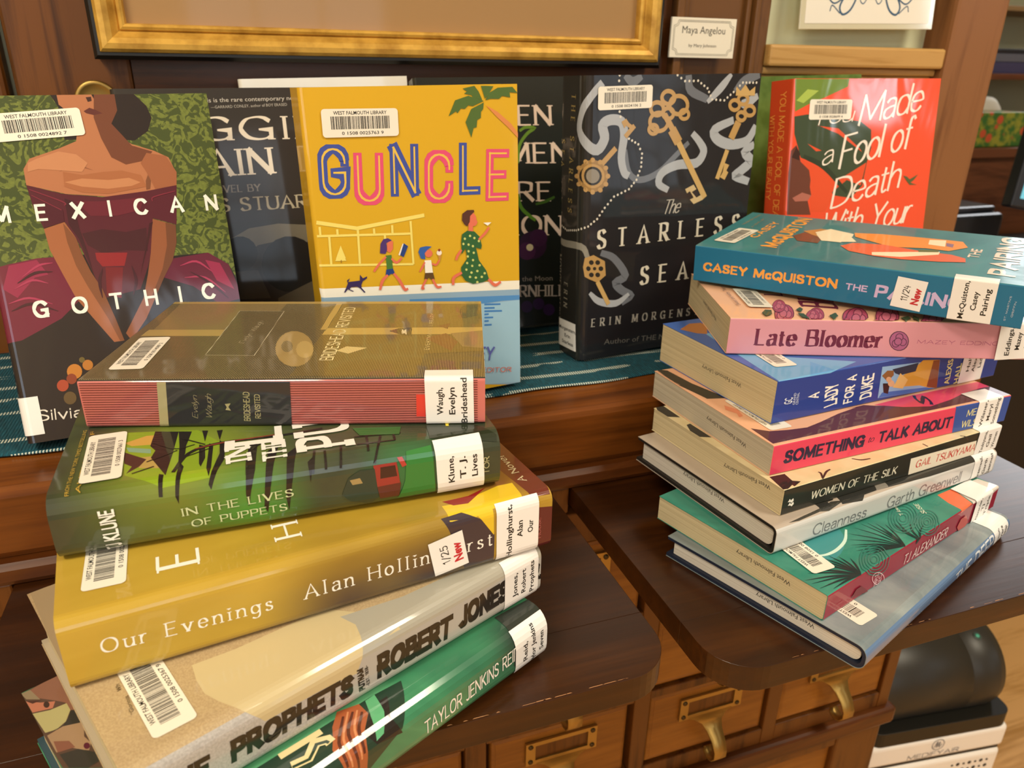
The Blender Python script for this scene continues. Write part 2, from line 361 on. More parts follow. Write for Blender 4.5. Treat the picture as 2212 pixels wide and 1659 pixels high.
def wrapped(name, W, items, parent, base_off, cl=None, step=.000010):
    """items: list of (material, layer, polygon in (c,Y) metres) laid on the cover surface"""
    bm = bmesh.new(); lay = bm.faces.layers.int.new('k'); mats = []; mi = {}
    for m, k, poly in items:
        if m.name not in mi: mi[m.name] = len(mats); mats.append(m)
        P = [Vector((p[0], p[1], 0)) for p in poly]
        if len(P) < 3: continue
        tris = [(0, 1, 2)] if len(P) == 3 else ([(0, 1, 2, 3)] if len(P) == 4 and convex(P) else tessellate_polygon([P]))
        vv = [bm.verts.new(p+Vector((0, 0, k*step))) for p in P]
        for t in tris:
            try: f = bm.faces.new([vv[i] for i in t])
            except ValueError: continue
            f.material_index = mi[m.name]
    if cl:
        c0, c1, y0, y1 = cl
        for co, no in (((c0, 0, 0), (-1, 0, 0)), ((c1, 0, 0), (1, 0, 0)), ((0, y0, 0), (0, -1, 0)), ((0, y1, 0), (0, 1, 0))):
            bmesh.ops.bisect_plane(bm, geom=bm.verts[:]+bm.edges[:]+bm.faces[:], plane_co=co, plane_no=no, clear_outer=True, dist=1e-9)
    for c in W.cuts():
        fs = [f for f in bm.faces if min(v.co.x for v in f.verts) < c-1e-7 and max(v.co.x for v in f.verts) > c+1e-7]
        if fs:
            es = {e for f in fs for e in f.edges}; vs2 = {v for f in fs for v in f.verts}
            bmesh.ops.bisect_plane(bm, geom=list(vs2)+list(es)+fs, plane_co=(c, 0, 0), plane_no=(1, 0, 0), dist=1e-9)
    for v in bm.verts: v.co = W.map(v.co.x, v.co.y, base_off+v.co.z)
    bm.normal_update()
    for f in bm.faces:
        c = f.calc_center_median(); n = f.normal
        ok = n.z > 0 if (c.z > W.t-1e-4 or abs(n.z) > .7) and c.z > W.t*.5 else (n.x < 0 if abs(n.x) > .3 else n.z < 0)
        if not ok: f.normal_flip()
        f.smooth = False
    return mesh_obj(name, bm, mats, parent)
def convex(P):
    s = 0
    for i in range(4):
        a, b, c = P[i], P[(i+1) % 4], P[(i+2) % 4]; z = (b-a).cross(c-b).z
        if abs(z) < 1e-16: continue
        if s == 0: s = 1 if z > 0 else -1
        elif (z > 0) != (s > 0): return False
    return True
def place(polys, x, y, ang):
    ca, sa = math.cos(ang), math.sin(ang)
    return [[Vector((x+p.x*ca-p.y*sa, y+p.x*sa+p.y*ca)) for p in poly] for poly in polys]
def rrect(w_, h, r, n=5):
    out = []
    for cx, cy, a0 in ((w_-r, h-r, 0), (r, h-r, 90), (r, r, 180), (w_-r, r, 270)):
        out += [Vector((cx+r*math.cos(R_(a0+90*k/n)), cy+r*math.sin(R_(a0+90*k/n)))) for k in range(n+1)]
    return out

# printed cover artwork, millimetres on each unrolled cover
ART_JSON = r"""{"art":{"L5":[["P","#5a4438",[136.5,222.6,138.3,204.2,109.7,204.9,65.5,207.7,78.5,220.9]],
["P","#8e6350",[135.9,222.5,138.3,204.2,108.9,206.2,109.0,208.4,116.4,208.5,120.6,211.1,130.1,218.0]],
["P","#93846a",[137.0,221.7,136.5,217.8,126.7,216.2,131.3,220.8]],
["P","#c07a60",[130.2,221.3,124.6,216.8,120.6,211.6,116.9,213.7,120.5,221.1]],
["P","#4a2a22",[130.2,221.3,125.7,216.0,126.3,219.5]],
["C","#3d2a20",[121.2,215.1,-1.0,-1.0,-2.1,0.6]],
["P","#b9b37d",[119.7,221.3,116.5,214.9,115.6,208.2,110.0,208.3,104.3,211.9,102.3,216.4,103.8,220.5]],
["P","#30302c",[109.8,208.1,107.3,205.7,98.6,207.1,102.2,213.8,102.8,220.3,102.6,213.7,105.3,210.8]],
["P","#a98b6c",[101.5,220.4,102.2,213.8,99.0,207.5,94.8,207.3,89.6,208.9,83.9,207.9,80.2,209.9,82.9,212.1,86.8,214.7,88.8,220.3]],
["P","#8a5a48",[96.2,219.4,91.7,214.4,86.2,213.6,88.4,219.9]],
["C","#5b1e33",[83.4,209.8,-1.0,-1.0,-1.8,0.6]],
["P","#33342f",[86.8,219.7,84.2,212.9,76.2,207.6,71.3,207.3,71.1,213.4,76.7,219.0]],
["P","#1f3a2b",[20.7,167.2,19.6,133.8,18.8,104.5,16.8,88.4,-8.2,100.9,-20.0,122.9]],
["P","#221c18",[13.9,108.9,13.6,99.2,1.8,104.5,-11.1,101.0,-6.9,115.1,2.4,118.9]],
["P","#5fae7c",[18.5,108.3,18.6,102.9,6.5,105.4,-3.7,110.5,-5.0,114.9,8.9,111.7]],
["P","#a85a34",[22.3,121.4,19.0,111.5,11.4,111.6,3.8,117.9,-3.1,119.8,-20.7,122.1,-12.0,132.3,4.9,134.4,16.2,127.9]],
["L","#5a2a18",1.6,[18.0,120.9,6.4,130.2,-8.2,131.1],0.3,1],
["L","#5a2a18",1.6,[17.2,116.2,7.1,124.8,-13.5,125.8],0.3,1],
["L","#5a2a18",1.6,[14.2,113.1,5.8,119.9,-7.1,121.9],0.3,1],
["L","#d08a5c",1.2,[18.7,117.8,6.4,127.8,-10.1,128.8],0.3,1],
["L","#d08a5c",1.2,[16.5,114.2,7.3,121.4,-9.5,123.8],0.3,1],
["L","#e3d3a0",3.4,[17.8,132.6,18.7,153.0],0,0],
["L","#e3d3a0",5,[9.1,132.9,11.8,133.2,14.2,138.0,9.0,144.3,10.7,151.7],0,0],
["L","#1f3a2b",1.6,[9.8,133.6,11.4,134.2,13.1,138.1,8.1,144.3,9.9,151.7],0,0],
["T","#f4f1ea","TAYLOR JENKINS REID",[-23.4,88.0],-84.6,65.8,9.01,"N",0],
["P","#2b322c",[-21.3,26.0,17.3,24.0,14.7,-3.6,-4.6,-4.0,-25.0,-5.1]],
["Q","lab",["Reid,","Taylor Jenkins","Seven"],[-27.7,24.8],0.8,39.0,22.4]],"L4":[["P","#c9b88e",[40.6,178.3,30.2,180.4,21.0,180.8,13.0,178.2,1.3,172.7,-10.5,165.0,-11.2,137.2,-14.3,112.6,-21.7,93.3,-11.8,92.1,-0.6,95.0,9.3,94.8,34.6,116.1,37.4,160.4]],
["P","#a9a598",[24.4,113.3,14.7,110.7,2.4,114.4,-6.8,117.1,-7.0,-1.4,5.8,-6.9,12.9,33.7,16.6,82.2]],
["P","#b3b0ab",[-6.8,117.1,-7.0,-1.4,-30.6,-5.6,-31.3,76.4,-31.1,127.4,-16.7,122.0]],
["P","#a89474",[144.4,218.3,142.0,202.7,56.5,221.0,96.9,220.0]],
["T","#17130f","PROPHETS",[-22.3,181.4],-91.6,58.2,12.05,"H",0],
["T","#17130f","THE",[-20.6,211.7],-92.6,21.7,11.03,"H",0],
["T","#17130f","ROBERT",[-23.8,110.2],-91.2,45.6,14.13,"H",0],
["T","#17130f","JONES,",[-23.3,59.4],-88.4,37.1,13.92,"H",0],
["T","#17130f","JR.",[-20.8,15.2],-93.1,16.6,11.42,"H",0],
["T","#17130f","PUTNAM",[-24.9,116.7],1.3,13.3,3.36,"H",0],
["T","#17130f","–EST. 1838–",[-24.3,114.1],1.8,12.6,1.77,"D",0],
["T","#55452f","“Glorious",[29.4,205.9],-5.3,11.9,1.67,"r",0],
["T","#55452f","Wh",[46.1,205.8],-5.5,4.4,1.67,"R",0],
["Q","bar","0 1508 0025367 9",[10.6,205.1],-1.1,43.0,17.4],
["Q","lab",["Jones,","Robert","Prophets"],[-28.8,27.9],4.1,31.6,22.6]],"L3":[["P","#6a2c20",[67.0,-2.5,35.5,-3.6,-1.0,1.0,0.3,12.2,35.3,15.4,60.0,5.0]],
["P","#e3c02c",[12.4,59.1,11.3,50.5,18.0,24.1,17.3,15.6,1.1,17.1,-0.8,37.4,-4.2,49.9,-1.4,59.6]],
["P","#8a1d1a",[16.3,57.5,15.5,42.8,19.5,30.5,8.9,45.8,10.4,53.4]],
["P","#3a2f38",[1.9,63.7,2.6,52.2,-4.9,42.9,-16.9,34.8,-35.1,35.2,-33.9,52.1,-18.9,56.3]],
["P","#e3c02c",[3.5,47.4,2.5,35.4,-17.2,35.2,-4.9,42.9]],
["P","#5a1a1c",[-7.2,11.6,-9.5,-0.1,-37.3,-1.8,-35.8,9.3]],
["T","#f4f1ea","Our Evenings",[-20.4,219.0],-92.3,69.9,7.21,"V",0],
["T","#f4f1ea","Alan Hollinghurst",[-23.0,134.4],-90.1,98.2,7.97,"V",0],
["T","#f4f1ea","E",[18.1,175.6],-3.0,12.5,17.84,"R",0],
["T","#f4f1ea","H",[18.7,129.2],-2.8,13.3,12.7,"R",0],
["T","#d9cba8","A Novel",[15.8,7.2],-2.8,31.3,4.43,"R",0],
["T","#a85a58","HOUSE",[-27.5,6.6],1.9,13.1,2.15,"R",0],
["Q","bar","0 1508 0029441 0",[17.6,223.3],-4.0,42.7,14.7],
["Q","lab",["Hollinghurst,","Alan","Our"],[-36.5,33.8],6.2,36.0,24.0],
["Q","new","1/25",[-32.7,68.7],9.7,21.5,18.4]],"L2":[["P","#85a021",[62.6,184.8,54.0,148.1,36.4,137.4,1.7,140.7,-0.4,162.5,14.5,178.8]],
["P","#c9a04a",[49.6,182.2,55.0,172.5,54.4,165.6,43.8,169.7,45.1,178.5]],
["P","#b39a55",[31.4,176.0,30.6,168.8,16.8,164.1,19.8,173.1]],
["P","#7fa58a",[44.3,181.0,38.8,169.4,33.8,169.0,38.8,179.2]],
["P","#40281f",[39.7,181.9,28.1,170.6,21.4,173.2,15.8,178.3,22.5,176.5,26.6,180.0]],
["P","#1c1512",[59.0,168.7,55.2,157.3,30.5,159.0,8.6,161.1,29.0,168.7,36.4,167.2,42.2,169.9]],
["P","#1c1512",[11.0,164.0,9.5,161.9,-5.7,162.8,-5.4,164.4]],
["P","#1c1512",[55.2,157.3,53.1,150.9,36.6,153.2,28.5,153.3,19.9,155.3,14.7,153.5,-11.2,156.6,-6.7,157.6,14.1,156.0,37.7,156.3]],
["P","#1c1512",[36.3,147.1,33.7,144.3,20.8,144.1,12.2,146.0,15.5,146.8]],
["P","#1c1512",[36.3,142.3,32.4,140.5,9.2,141.4,2.4,142.6,9.9,143.5]],
["P","#1c1512",[38.1,137.4,32.1,134.7,16.3,135.5,-5.8,142.1,-2.5,143.0,23.3,137.5]],
["P","#1c1512",[30.1,123.6,30.4,119.4,2.7,121.9,-18.4,126.8,-11.8,127.4]],
["P","#1c1512",[19.0,115.0,22.2,109.9,-7.7,115.6,-23.4,118.6,-19.8,119.9]],
["P","#1c1512",[12.9,106.4,19.2,101.0,-5.5,105.3,-24.5,108.8,-16.9,109.5]],
["P","#1c1512",[2.1,97.7,5.8,94.6,-11.0,97.5]],
["P","#1c1512",[52.3,145.9,51.4,143.1,38.7,144.4]],
["P","#1c1512",[50.0,138.8,49.9,135.9,38.1,137.4]],
["L","#1c1512",2.5,[10.4,158.0,28.0,151.6,34.7,137.4,33.9,109.1,35.4,86.8],0.3,1],
["L","#8a3a28",1.2,[32.0,149.0,35.0,133.3,35.6,109.0],0.3,1],
["L","#1c1512",0.9,[45.1,168.5,34.9,157.8,36.9,149.1],0,1],
["L","#1c1512",0.9,[33.0,157.1,24.9,170.3],0,1],
["L","#1c1512",0.9,[45.6,154.9,35.3,144.3],0,1],
["L","#1c1512",0.9,[24.1,154.1,30.9,140.9],0,1],
["L","#1c1512",0.9,[14.9,175.8,19.2,166.7],0,1],
["L","#1c1512",0.9,[-0.2,126.0,18.8,124.0,29.5,116.6],0,1],
["L","#1c1512",1.6,[20.0,72.7,17.4,48.9],0.3,1],
["L","#1c1512",1.6,[11.4,72.6,10.2,53.5],0.3,1],
["L","#1c1512",1.6,[11.8,93.5,-5.6,96.0],0.3,1],
["L","#1c1512",1.6,[10.2,88.7,-4.3,89.6],0.3,1],
["L","#1c1512",1.6,[12.4,80.5,-4.8,82.6],0.3,1],
["L","#1c1512",1.6,[23.2,66.2,3.3,68.1],0.3,1],
["L","#1c1512",1.6,[17.4,59.6,-5.2,66.1],0.3,1],
["L","#1c1512",1.6,[22.2,52.5,10.2,53.5],0.3,1],
["P","#2f6a30",[30.5,71.9,24.2,47.4,16.0,50.0,20.8,69.6]],
["P","#202a18",[21.8,34.5,18.1,12.1,1.5,1.1,-3.5,1.6,6.1,36.1]],
["P","#2f7a35",[-0.6,49.7,1.1,36.6,-29.7,35.4,-30.1,55.5,-18.0,51.2]],
["P","#96302a",[-6.3,66.9,-6.3,55.2,-18.8,53.9,-19.2,65.5]],
["P","#3a1a16",[-8.2,63.4,-8.2,56.0,-14.7,55.2,-14.8,63.8]],
["P","#b03a30",[-3.5,54.7,-3.5,52.1,-9.3,50.1,-10.1,52.4]],
["P","#5a241e",[-19.2,65.5,-18.8,53.5,-27.7,54.7,-27.5,64.4]],
["P","#26392f",[-11.9,79.6,-8.0,73.6,-8.5,66.3,-25.6,65.1,-30.9,69.1,-25.5,79.1,-20.4,83.1]],
["P","#a08a5a",[-12.9,78.9,-12.5,73.9,-15.7,72.6,-15.8,77.7]],
["T","#f4f1ea","IN",[11.0,122.8],2.2,15.4,11.9,"Q",0],
["T","#f4f1ea","THE",[7.1,106.5],-0.7,21.5,11.73,"Q",0],
["T","#f4f1ea","L",[27.2,107.1],-1.8,17.6,28.18,"Q",0],
["T","#f4f1ea","PU",[12.5,73.2],-0.6,31.5,28.69,"Q",0],
["T","#d9c52e","T",[14.7,13.1],-11.9,9.1,12.04,"Q",0],
["T","#c9d3a8","IN THE LIVES",[-17.7,156.3],-88.6,50.3,4.11,"R",0],
["T","#c9d3a8","OF PUPPETS",[-24.4,152.7],-89.1,43.0,3.95,"R",0],
["T","#f4f1ea","TJ KLUNE",[-32.4,183.1],0.5,24.5,6.53,"D",0],
["T","#b8973c","FROM THE NEW YORK TIMES BESTSELLING",[3.0,200.3],1.1,67.5,1.7,"r",0],
["T","#b8973c","AUTHOR OF",[3.6,195.8],1.6,64.3,1.92,"r",0],
["T","#b9b68a","TOR",[-21.9,6.3],0.1,10.1,3.02,"M",0],
["Q","bar","0 1508 0027661 3",[11.0,197.3],2.4,49.5,13.7],
["Q","lab",["Klune,","T. J.","Lives"],[-31.3,34.2],2.1,33.7,23.7]],"L1":[["P","#7f6a48",[135.5,202.0,134.9,131.4,79.4,133.3,80.2,199.0]],
["P","#c2a661",[80.2,201.6,79.4,133.8,67.7,134.7,68.7,202.3]],
["P","#c2a661",[144.2,210.9,142.0,-115.4,132.0,-113.2,134.5,210.8]],
["P","#3a352b",[68.7,202.3,67.8,139.0,3.1,138.2,4.5,205.6]],
["P","#3d382e",[133.2,131.0,132.7,70.1,78.5,67.7,79.3,126.3]],
["P","#c2a661",[138.1,95.9,138.1,94.0,78.9,95.6,78.9,99.2,132.9,98.1]],
["P","#6f5a26",[133.6,93.3,132.9,-1.2,80.5,-0.7,81.7,95.2]],
["P","#d0b264",[81.7,95.2,82.5,-0.8,69.3,-0.8,69.3,96.6]],
["P","#5b4a22",[68.8,96.5,68.5,-0.8,39.9,-0.5,35.7,33.6,3.1,34.9,4.0,101.5]],
["P","#33302a",[128.9,12.8,130.5,0.8,105.9,3.1,99.8,12.6,115.6,14.6]],
["P","#8a7350",[71.0,19.5,76.2,-0.2,44.8,0.4,47.5,12.2]],
["P","#6a3023",[63.1,35.0,71.0,22.2,55.1,14.9,40.3,18.8]],
["P","#6a3023",[85.1,28.0,90.9,19.9,79.3,21.5]],
["P","#26241e",[75.6,57.1,81.1,51.3,82.4,43.7,65.9,42.6,68.7,49.4]],
["P","#efe6cf",[79.7,49.8,76.3,48.2,79.1,46.7,68.6,46.0,71.9,47.7,69.2,48.7]],
["P","#e4cf98",[41.3,83.4,48.5,78.7,45.9,66.7,36.5,76.1]],
["P","#2c2a27",[117.5,158.1,116.6,129.3,34.3,127.4,35.5,154.2]],
["L","#b9b4a4",0.5,[117.5,158.1,116.6,129.3,34.3,127.4,35.5,154.2,117.5,158.1],0,0],
["C","#a88a4e",[46.5,107.9,-0.2,-10.8,-29.7,-6.3]],
["C","#6e5a34",[49.0,112.6,-0.1,-3.3,-9.7,-2.1]],
["C","#c9aa66",[44.0,101.6,-0.1,-4.9,-14.1,-2.8]],
["T","#b9b2a0","Evelyn Waugh",[54.4,138.4],-1.7,40.8,3.34,"K",0],
["T","#efe3b8","BRIDESHEAD REVISITED",[26.3,82.8],0.5,98.1,7.51,"C",0],
["T","#d8c48a","EVERYMAN’S LIBRARY",[41.7,31.1],-0.4,68.3,2.75,"C",0],
["H"],
["P","#a39a72",[-0.7,167.4,-0.8,162.9,-27.7,165.5,-27.8,170.1]],
["P","#26262a",[-0.8,162.9,-1.1,100.6,-27.5,102.0,-27.5,165.5]],
["P","#d9382f",[-9.1,36.1,-9.2,31.3,-21.9,31.6,-21.8,36.4]],
["T","#8d8468","Evelyn",[-21.6,149.8],-6.0,12.8,2.75,"K",0],
["T","#8d8468","Waugh",[-22.0,142.6],-5.5,13.8,2.99,"K",0],
["P","#a39a72",[-13.5,135.0,-13.2,132.0,-15.2,133.4,-17.3,132.3,-16.9,135.1,-15.4,134.2]],
["T","#a39a72","BRIDESHEAD",[-23.5,123.0],-4.5,16.6,3.31,"C",0],
["T","#a39a72","REVISITED",[-22.0,117.5],-3.7,13.7,2.86,"C",0],
["Q","bar","0 1508 0014089 2",[13.4,197.4],3.8,55.6,17.4],
["Q","lab",["Waugh,","Evelyn","Brideshead"],[-26.9,31.3],0.7,36.1,25.0]],"R8":[["T","#dfe4ea","THE DEEP",[-19.1,91.9],-85.3,63.2,13.71,"C",0],
["T","#b9c0cc","RIVERS SOLOMON",[-15.5,194.8],-89.7,88.9,4.89,"R",0],
["Q","bar","0 1508 0023990 1",[12.5,197.6],-6.8,18.0,17.0],
["Q","lab",["Solomon,","Rivers","Deep"],[-8.6,28.6],5.9,23.8,27.1]],"R7":[["P","#e8714a",[19.8,50.1,18.1,32.3,-0.3,41.3,-2.6,56.6,10.2,54.5]],
["P","#d8cfc8",[18.1,32.3,14.3,1.6,-1.7,-0.7,-3.8,13.0,-1.0,40.0]],
["C","#3f8f92",[32.6,168.1,-7.4,-10.6,-12.4,19.1]],
["L","#cfe8dc",2.2,[32.4,144.4,25.7,156.6,23.0,169.7,23.7,180.0,26.9,186.8],0.4,1],
["L","#17302e",1.4,[0.1,130.3,16.0,128.7,30.9,130.0],1,1],
["L","#17302e",1.4,[0.1,130.3,15.8,132.6,30.3,137.9],1,1],
["L","#17302e",1.4,[0.1,130.3,15.0,137.4,28.7,147.5],1,1],
["L","#17302e",1.4,[0.1,130.3,13.1,140.3,24.6,153.3],1,1],
["L","#17302e",1.4,[0.1,130.3,11.1,142.7,20.6,157.9],1,1],
["L","#17302e",1.4,[0.1,130.3,8.5,144.3,15.3,160.9],1,1],
["L","#17302e",1.4,[0.1,130.3,5.3,144.0,9.0,160.1],1,1],
["L","#17302e",1.4,[0.1,130.3,13.1,124.5,25.0,121.5],1,1],
["L","#17302e",1.4,[0.1,130.3,14.8,126.5,28.6,125.6],1,1],
["L","#17302e",1.4,[0.1,130.3,10.0,126.0,18.6,124.5],1,1],
["L","#17302e",1.4,[0.1,130.3,9.7,142.7,17.7,157.9],1,1],
["L","#17302e",1.4,[0.1,130.3,6.9,144.7,12.1,161.5],1,1],
["L","#17302e",1.4,[0.1,130.3,11.1,122.5,20.9,117.3],1,1],
["L","#17302e",1.4,[0.1,180.8,11.8,179.3,22.3,180.3],1,1],
["L","#17302e",1.4,[0.1,180.8,9.7,177.1,18.2,175.8],1,1],
["L","#17302e",1.4,[0.1,180.8,7.2,174.9,13.0,171.4],1,1],
["L","#17302e",1.4,[0.1,180.8,12.3,183.8,23.4,189.4],1,1],
["L","#17302e",1.4,[0.1,180.8,10.3,192.5,19.0,206.5],1,1],
["L","#17302e",1.4,[0.1,180.8,8.8,196.1,16.0,213.5],1,1],
["L","#17302e",1.4,[0.1,180.8,6.7,195.9,11.8,213.0],1,1],
["L","#17302e",1.4,[0.1,180.8,4.1,196.0,6.6,213.2],1,1],
["L","#17302e",1.4,[0.1,180.8,11.9,181.7,22.6,185.3],1,1],
["L","#17302e",1.4,[0.1,180.8,10.6,190.1,19.8,201.9],1,1],
["L","#17302e",1.4,[0.1,180.8,1.7,192.9,1.9,206.9],1,1],
["L","#17302e",1.4,[0.1,180.8,11.8,186.0,22.3,193.8],1,1],
["L","#17302e",1.4,[-3.9,116.3,8.8,115.6,18.8,111.5],1,1],
["L","#17302e",1.4,[-3.9,116.3,8.2,113.8,17.7,107.7],1,1],
["L","#17302e",1.4,[-3.9,116.3,6.0,110.3,13.1,100.7],1,1],
["L","#17302e",1.4,[-3.9,116.3,2.5,108.2,5.9,96.4],1,1],
["L","#17302e",1.4,[-3.9,116.3,5.5,115.5,11.9,111.4],1,1],
["L","#35796e",0.7,[16.5,98.5,15.8,100.2,15.4,102.0,15.3,103.5,15.6,104.5,16.3,104.9,17.2,104.7,18.2,103.7,19.2,102.3,19.9,100.6,20.4,98.8,20.4,97.3,20.1,96.2,19.4,95.8,18.5,96.1,17.5,97.0,16.5,98.5],0,1],
["L","#35796e",0.7,[2.3,159.1,1.7,160.5,1.3,162.0,1.3,163.3,1.6,164.2,2.2,164.6,3.0,164.4,3.9,163.7,4.7,162.6,5.4,161.2,5.8,159.7,5.8,158.4,5.5,157.4,4.9,157.0,4.1,157.2,3.2,157.9,2.3,159.1],0,1],
["L","#35796e",0.7,[5.1,90.9,4.6,92.1,4.3,93.4,4.3,94.4,4.5,95.1,5.0,95.4,5.6,95.2,6.3,94.6,6.9,93.5,7.4,92.3,7.7,91.1,7.7,90.0,7.5,89.3,7.0,89.0,6.4,89.2,5.7,89.9,5.1,90.9],0,1],
["L","#35796e",0.7,[15.5,97.0,14.1,100.1,13.4,103.2,13.3,105.9,13.9,107.8,15.1,108.5,16.7,108.0,18.5,106.4,20.2,103.8,21.6,100.7,22.4,97.5,22.6,94.7,21.9,92.8,20.7,92.1,19.0,92.6,17.2,94.3,15.5,97.0],0,1],
["L","#35796e",0.7,[1.4,157.7,0.2,160.3,-0.7,161.8,-0.8,164.0,0.1,166.8,1.2,167.6,2.6,167.3,4.2,166.0,5.7,164.0,6.9,161.4,7.6,158.7,7.6,156.4,7.1,154.7,6.0,154.0,4.5,154.3,2.9,155.6,1.4,157.7],0,1],
["L","#35796e",0.7,[4.1,89.6,3.2,92.0,2.6,94.5,2.6,96.6,3.0,98.0,3.9,98.6,5.2,98.2,6.5,96.9,7.8,94.9,8.8,92.4,9.4,89.9,9.5,87.8,9.0,86.3,8.1,85.7,6.8,86.2,5.4,87.5,4.1,89.6],0,1],
["L","#35796e",0.7,[14.4,95.4,12.5,100.0,11.4,104.5,11.3,108.3,12.1,111.0,13.9,112.1,16.2,111.4,18.8,109.0,21.3,105.4,23.3,100.8,24.5,96.2,24.7,92.1,23.8,89.4,22.0,88.3,19.6,89.1,16.9,91.6,14.4,95.4],0,1],
["L","#35796e",0.7,[0.4,156.3,-2.0,157.0,-3.5,158.6,-3.6,161.8,-2.3,166.1,0.1,170.5,2.2,170.1,4.5,168.3,6.7,165.3,8.4,161.7,9.4,157.8,9.5,154.4,8.7,151.9,7.1,150.8,4.9,151.3,2.6,153.3,0.4,156.3],0,1],
["L","#35796e",0.7,[3.2,88.2,1.8,91.9,0.9,95.6,0.9,98.7,1.6,100.9,2.9,101.7,4.8,101.1,6.8,99.2,8.7,96.2,10.3,92.5,11.1,88.8,11.2,85.5,10.5,83.3,9.1,82.4,7.2,83.1,5.1,85.1,3.2,88.2],0,1],
["L","#35796e",0.7,[13.4,93.9,10.9,99.8,9.5,105.7,9.3,110.7,10.4,114.2,12.7,115.6,15.7,114.7,19.1,111.7,22.3,106.9,25.0,101.0,26.6,94.9,26.8,89.5,25.7,85.9,23.3,84.5,20.1,85.5,16.6,88.9,13.4,93.9],0,1],
["L","#35796e",0.7,[-0.9,153.6,-4.4,153.2,-6.4,155.3,-6.5,159.6,-4.7,165.2,-1.5,171.3,1.8,172.9,4.8,170.6,7.6,166.7,9.9,161.9,11.2,156.8,11.4,152.3,10.3,149.1,8.2,147.7,5.3,148.4,2.3,150.9,-0.9,153.6],0,1],
["L","#35796e",0.7,[2.3,86.9,0.4,91.8,-1.2,94.7,-1.3,98.7,0.1,103.7,2.0,104.8,4.4,104.1,7.1,101.5,9.6,97.5,11.7,92.6,12.9,87.6,13.0,83.2,12.1,80.2,10.2,79.1,7.6,80.0,4.9,82.8,2.3,86.9],0,1],
["L","#35796e",0.7,[12.3,92.4,9.2,99.7,7.5,106.9,7.4,113.1,8.7,117.3,11.5,119.0,15.2,118.0,19.4,114.3,23.4,108.4,26.7,101.1,28.7,93.6,29.0,86.9,27.6,82.3,24.6,80.6,20.7,81.9,16.3,86.1,12.3,92.4],0,1],
["L","#35796e",0.7,[-2.5,149.8,-6.8,149.4,-9.3,152.0,-9.4,157.3,-7.2,164.3,-3.1,171.9,1.4,175.7,5.1,172.8,8.6,168.1,11.4,162.2,13.1,155.9,13.3,150.3,11.9,146.3,9.3,144.5,5.8,145.3,2.0,148.5,-2.5,149.8],0,1],
["L","#35796e",0.7,[1.4,85.6,-1.7,88.9,-3.8,91.3,-4.0,96.3,-2.0,103.1,1.0,107.9,4.0,107.0,7.3,103.8,10.6,98.8,13.1,92.7,14.7,86.4,14.8,80.9,13.6,77.2,11.2,75.7,8.0,76.9,4.6,80.4,1.4,85.6],0,1],
["T","#f0d8d8","TJ ALEXANDER",[-14.8,129.2],-89.9,56.7,7.67,"N",0],
["L","#f0c8d0",0.5,[-15.9,150.4,-17.7,150.2,-18.7,151.3,-18.7,153.5,-17.8,156.5,-16.0,159.7,-13.7,162.7,-11.2,165.1,-8.8,166.4,-7.1,166.6,-6.1,165.5,-6.0,163.4,-6.9,160.5,-8.6,157.3,-11.0,154.2,-13.5,151.8,-15.9,150.4],0,1],
["T","#f0c8d0","TRIPLE",[-17.1,158.4],9.8,10.0,3.65,"N",0],
["T","#f0c8d0","SEC",[-17.0,154.1],8.1,6.6,3.42,"N",0],
["T","#d5ddc8","“I love",[19.0,97.0],-36.5,11.8,2.75,"R",0],
["P","#c24a44",[-12.9,58.0,-7.5,55.1,-7.0,47.6,-14.7,41.6,-18.9,45.3,-17.9,53.6]],
["T","#dfe6d0","SUSIE",[11.4,81.7],-35.8,12.7,3.2,"R",0],
["P","#7a1f2e",[-13.5,188.0,-9.0,184.1,-9.0,178.6,-17.5,168.1,-15.5,178.2]],
["Q","bar","0 1508 0027203 3",[16.1,204.7],-12.2,25.0,13.3],
["Q","lab",["Alexander,","TJ","Triple"],[-16.6,36.8],-2.7,28.9,25.4]],"R6":[["P","#3a3832",[1.7,213.7,4.6,184.9,7.2,170.3,4.2,161.0,-0.1,178.8,1.8,185.9,0.5,205.3]],
["P","#2c2c2a",[8.6,162.8,8.2,137.6,-1.4,147.7,1.4,165.5]],
["P","#2c2c2a",[14.0,181.8,13.2,160.1,7.8,167.8,7.7,172.9,1.6,175.1,2.2,184.2,6.5,183.0]],
["P","#2c2c2a",[8.9,162.7,10.8,120.7,8.5,66.6,3.6,21.3,-2.7,25.9,-1.2,78.6,1.9,118.8,2.8,131.2,2.5,165.3]],
["P","#8a847c",[8.0,127.1,7.1,117.4,2.3,119.7,2.8,131.2]],
["T","#77757a","Cleanness",[-15.3,192.2],-90.8,50.5,8.51,"M",0],
["T","#77757a","Garth Greenwell",[-15.7,120.8],-90.1,80.4,9.06,"M",0],
["Q","lab",["Greenwell,","Garth","Cleanness"],[-19.1,27.2],20.9,19.6,22.8]],"R5":[["P","#2a2622",[136.9,211.9,134.5,206.7,111.5,207.9,116.8,216.6,125.6,217.4]],
["P","#2a2622",[99.3,211.8,99.9,208.0,75.7,208.6,80.6,216.9,90.0,215.9]],
["P","#2a2622",[16.5,212.2,15.3,200.5,4.4,203.0,0.4,212.4,1.1,215.8]],
["P","#2a2622",[9.4,206.5,3.8,198.2,0.9,206.5]],
["L","#3a2c26",1.4,[7.8,178.8,5.8,178.6,0.3,182.9],0.3,1],
["L","#3a2c26",1.4,[0.3,182.9,5.6,174.1,7.0,168.9],0.3,1],
["L","#3a2c26",1.4,[11.4,144.1,7.4,139.9,6.0,132.6],0.3,1],
["L","#3a2c26",1.4,[5.4,81.0,1.1,81.3],0.3,1],
["L","#3a2c26",1.4,[2.3,45.1,-3.6,38.2],0.3,1],
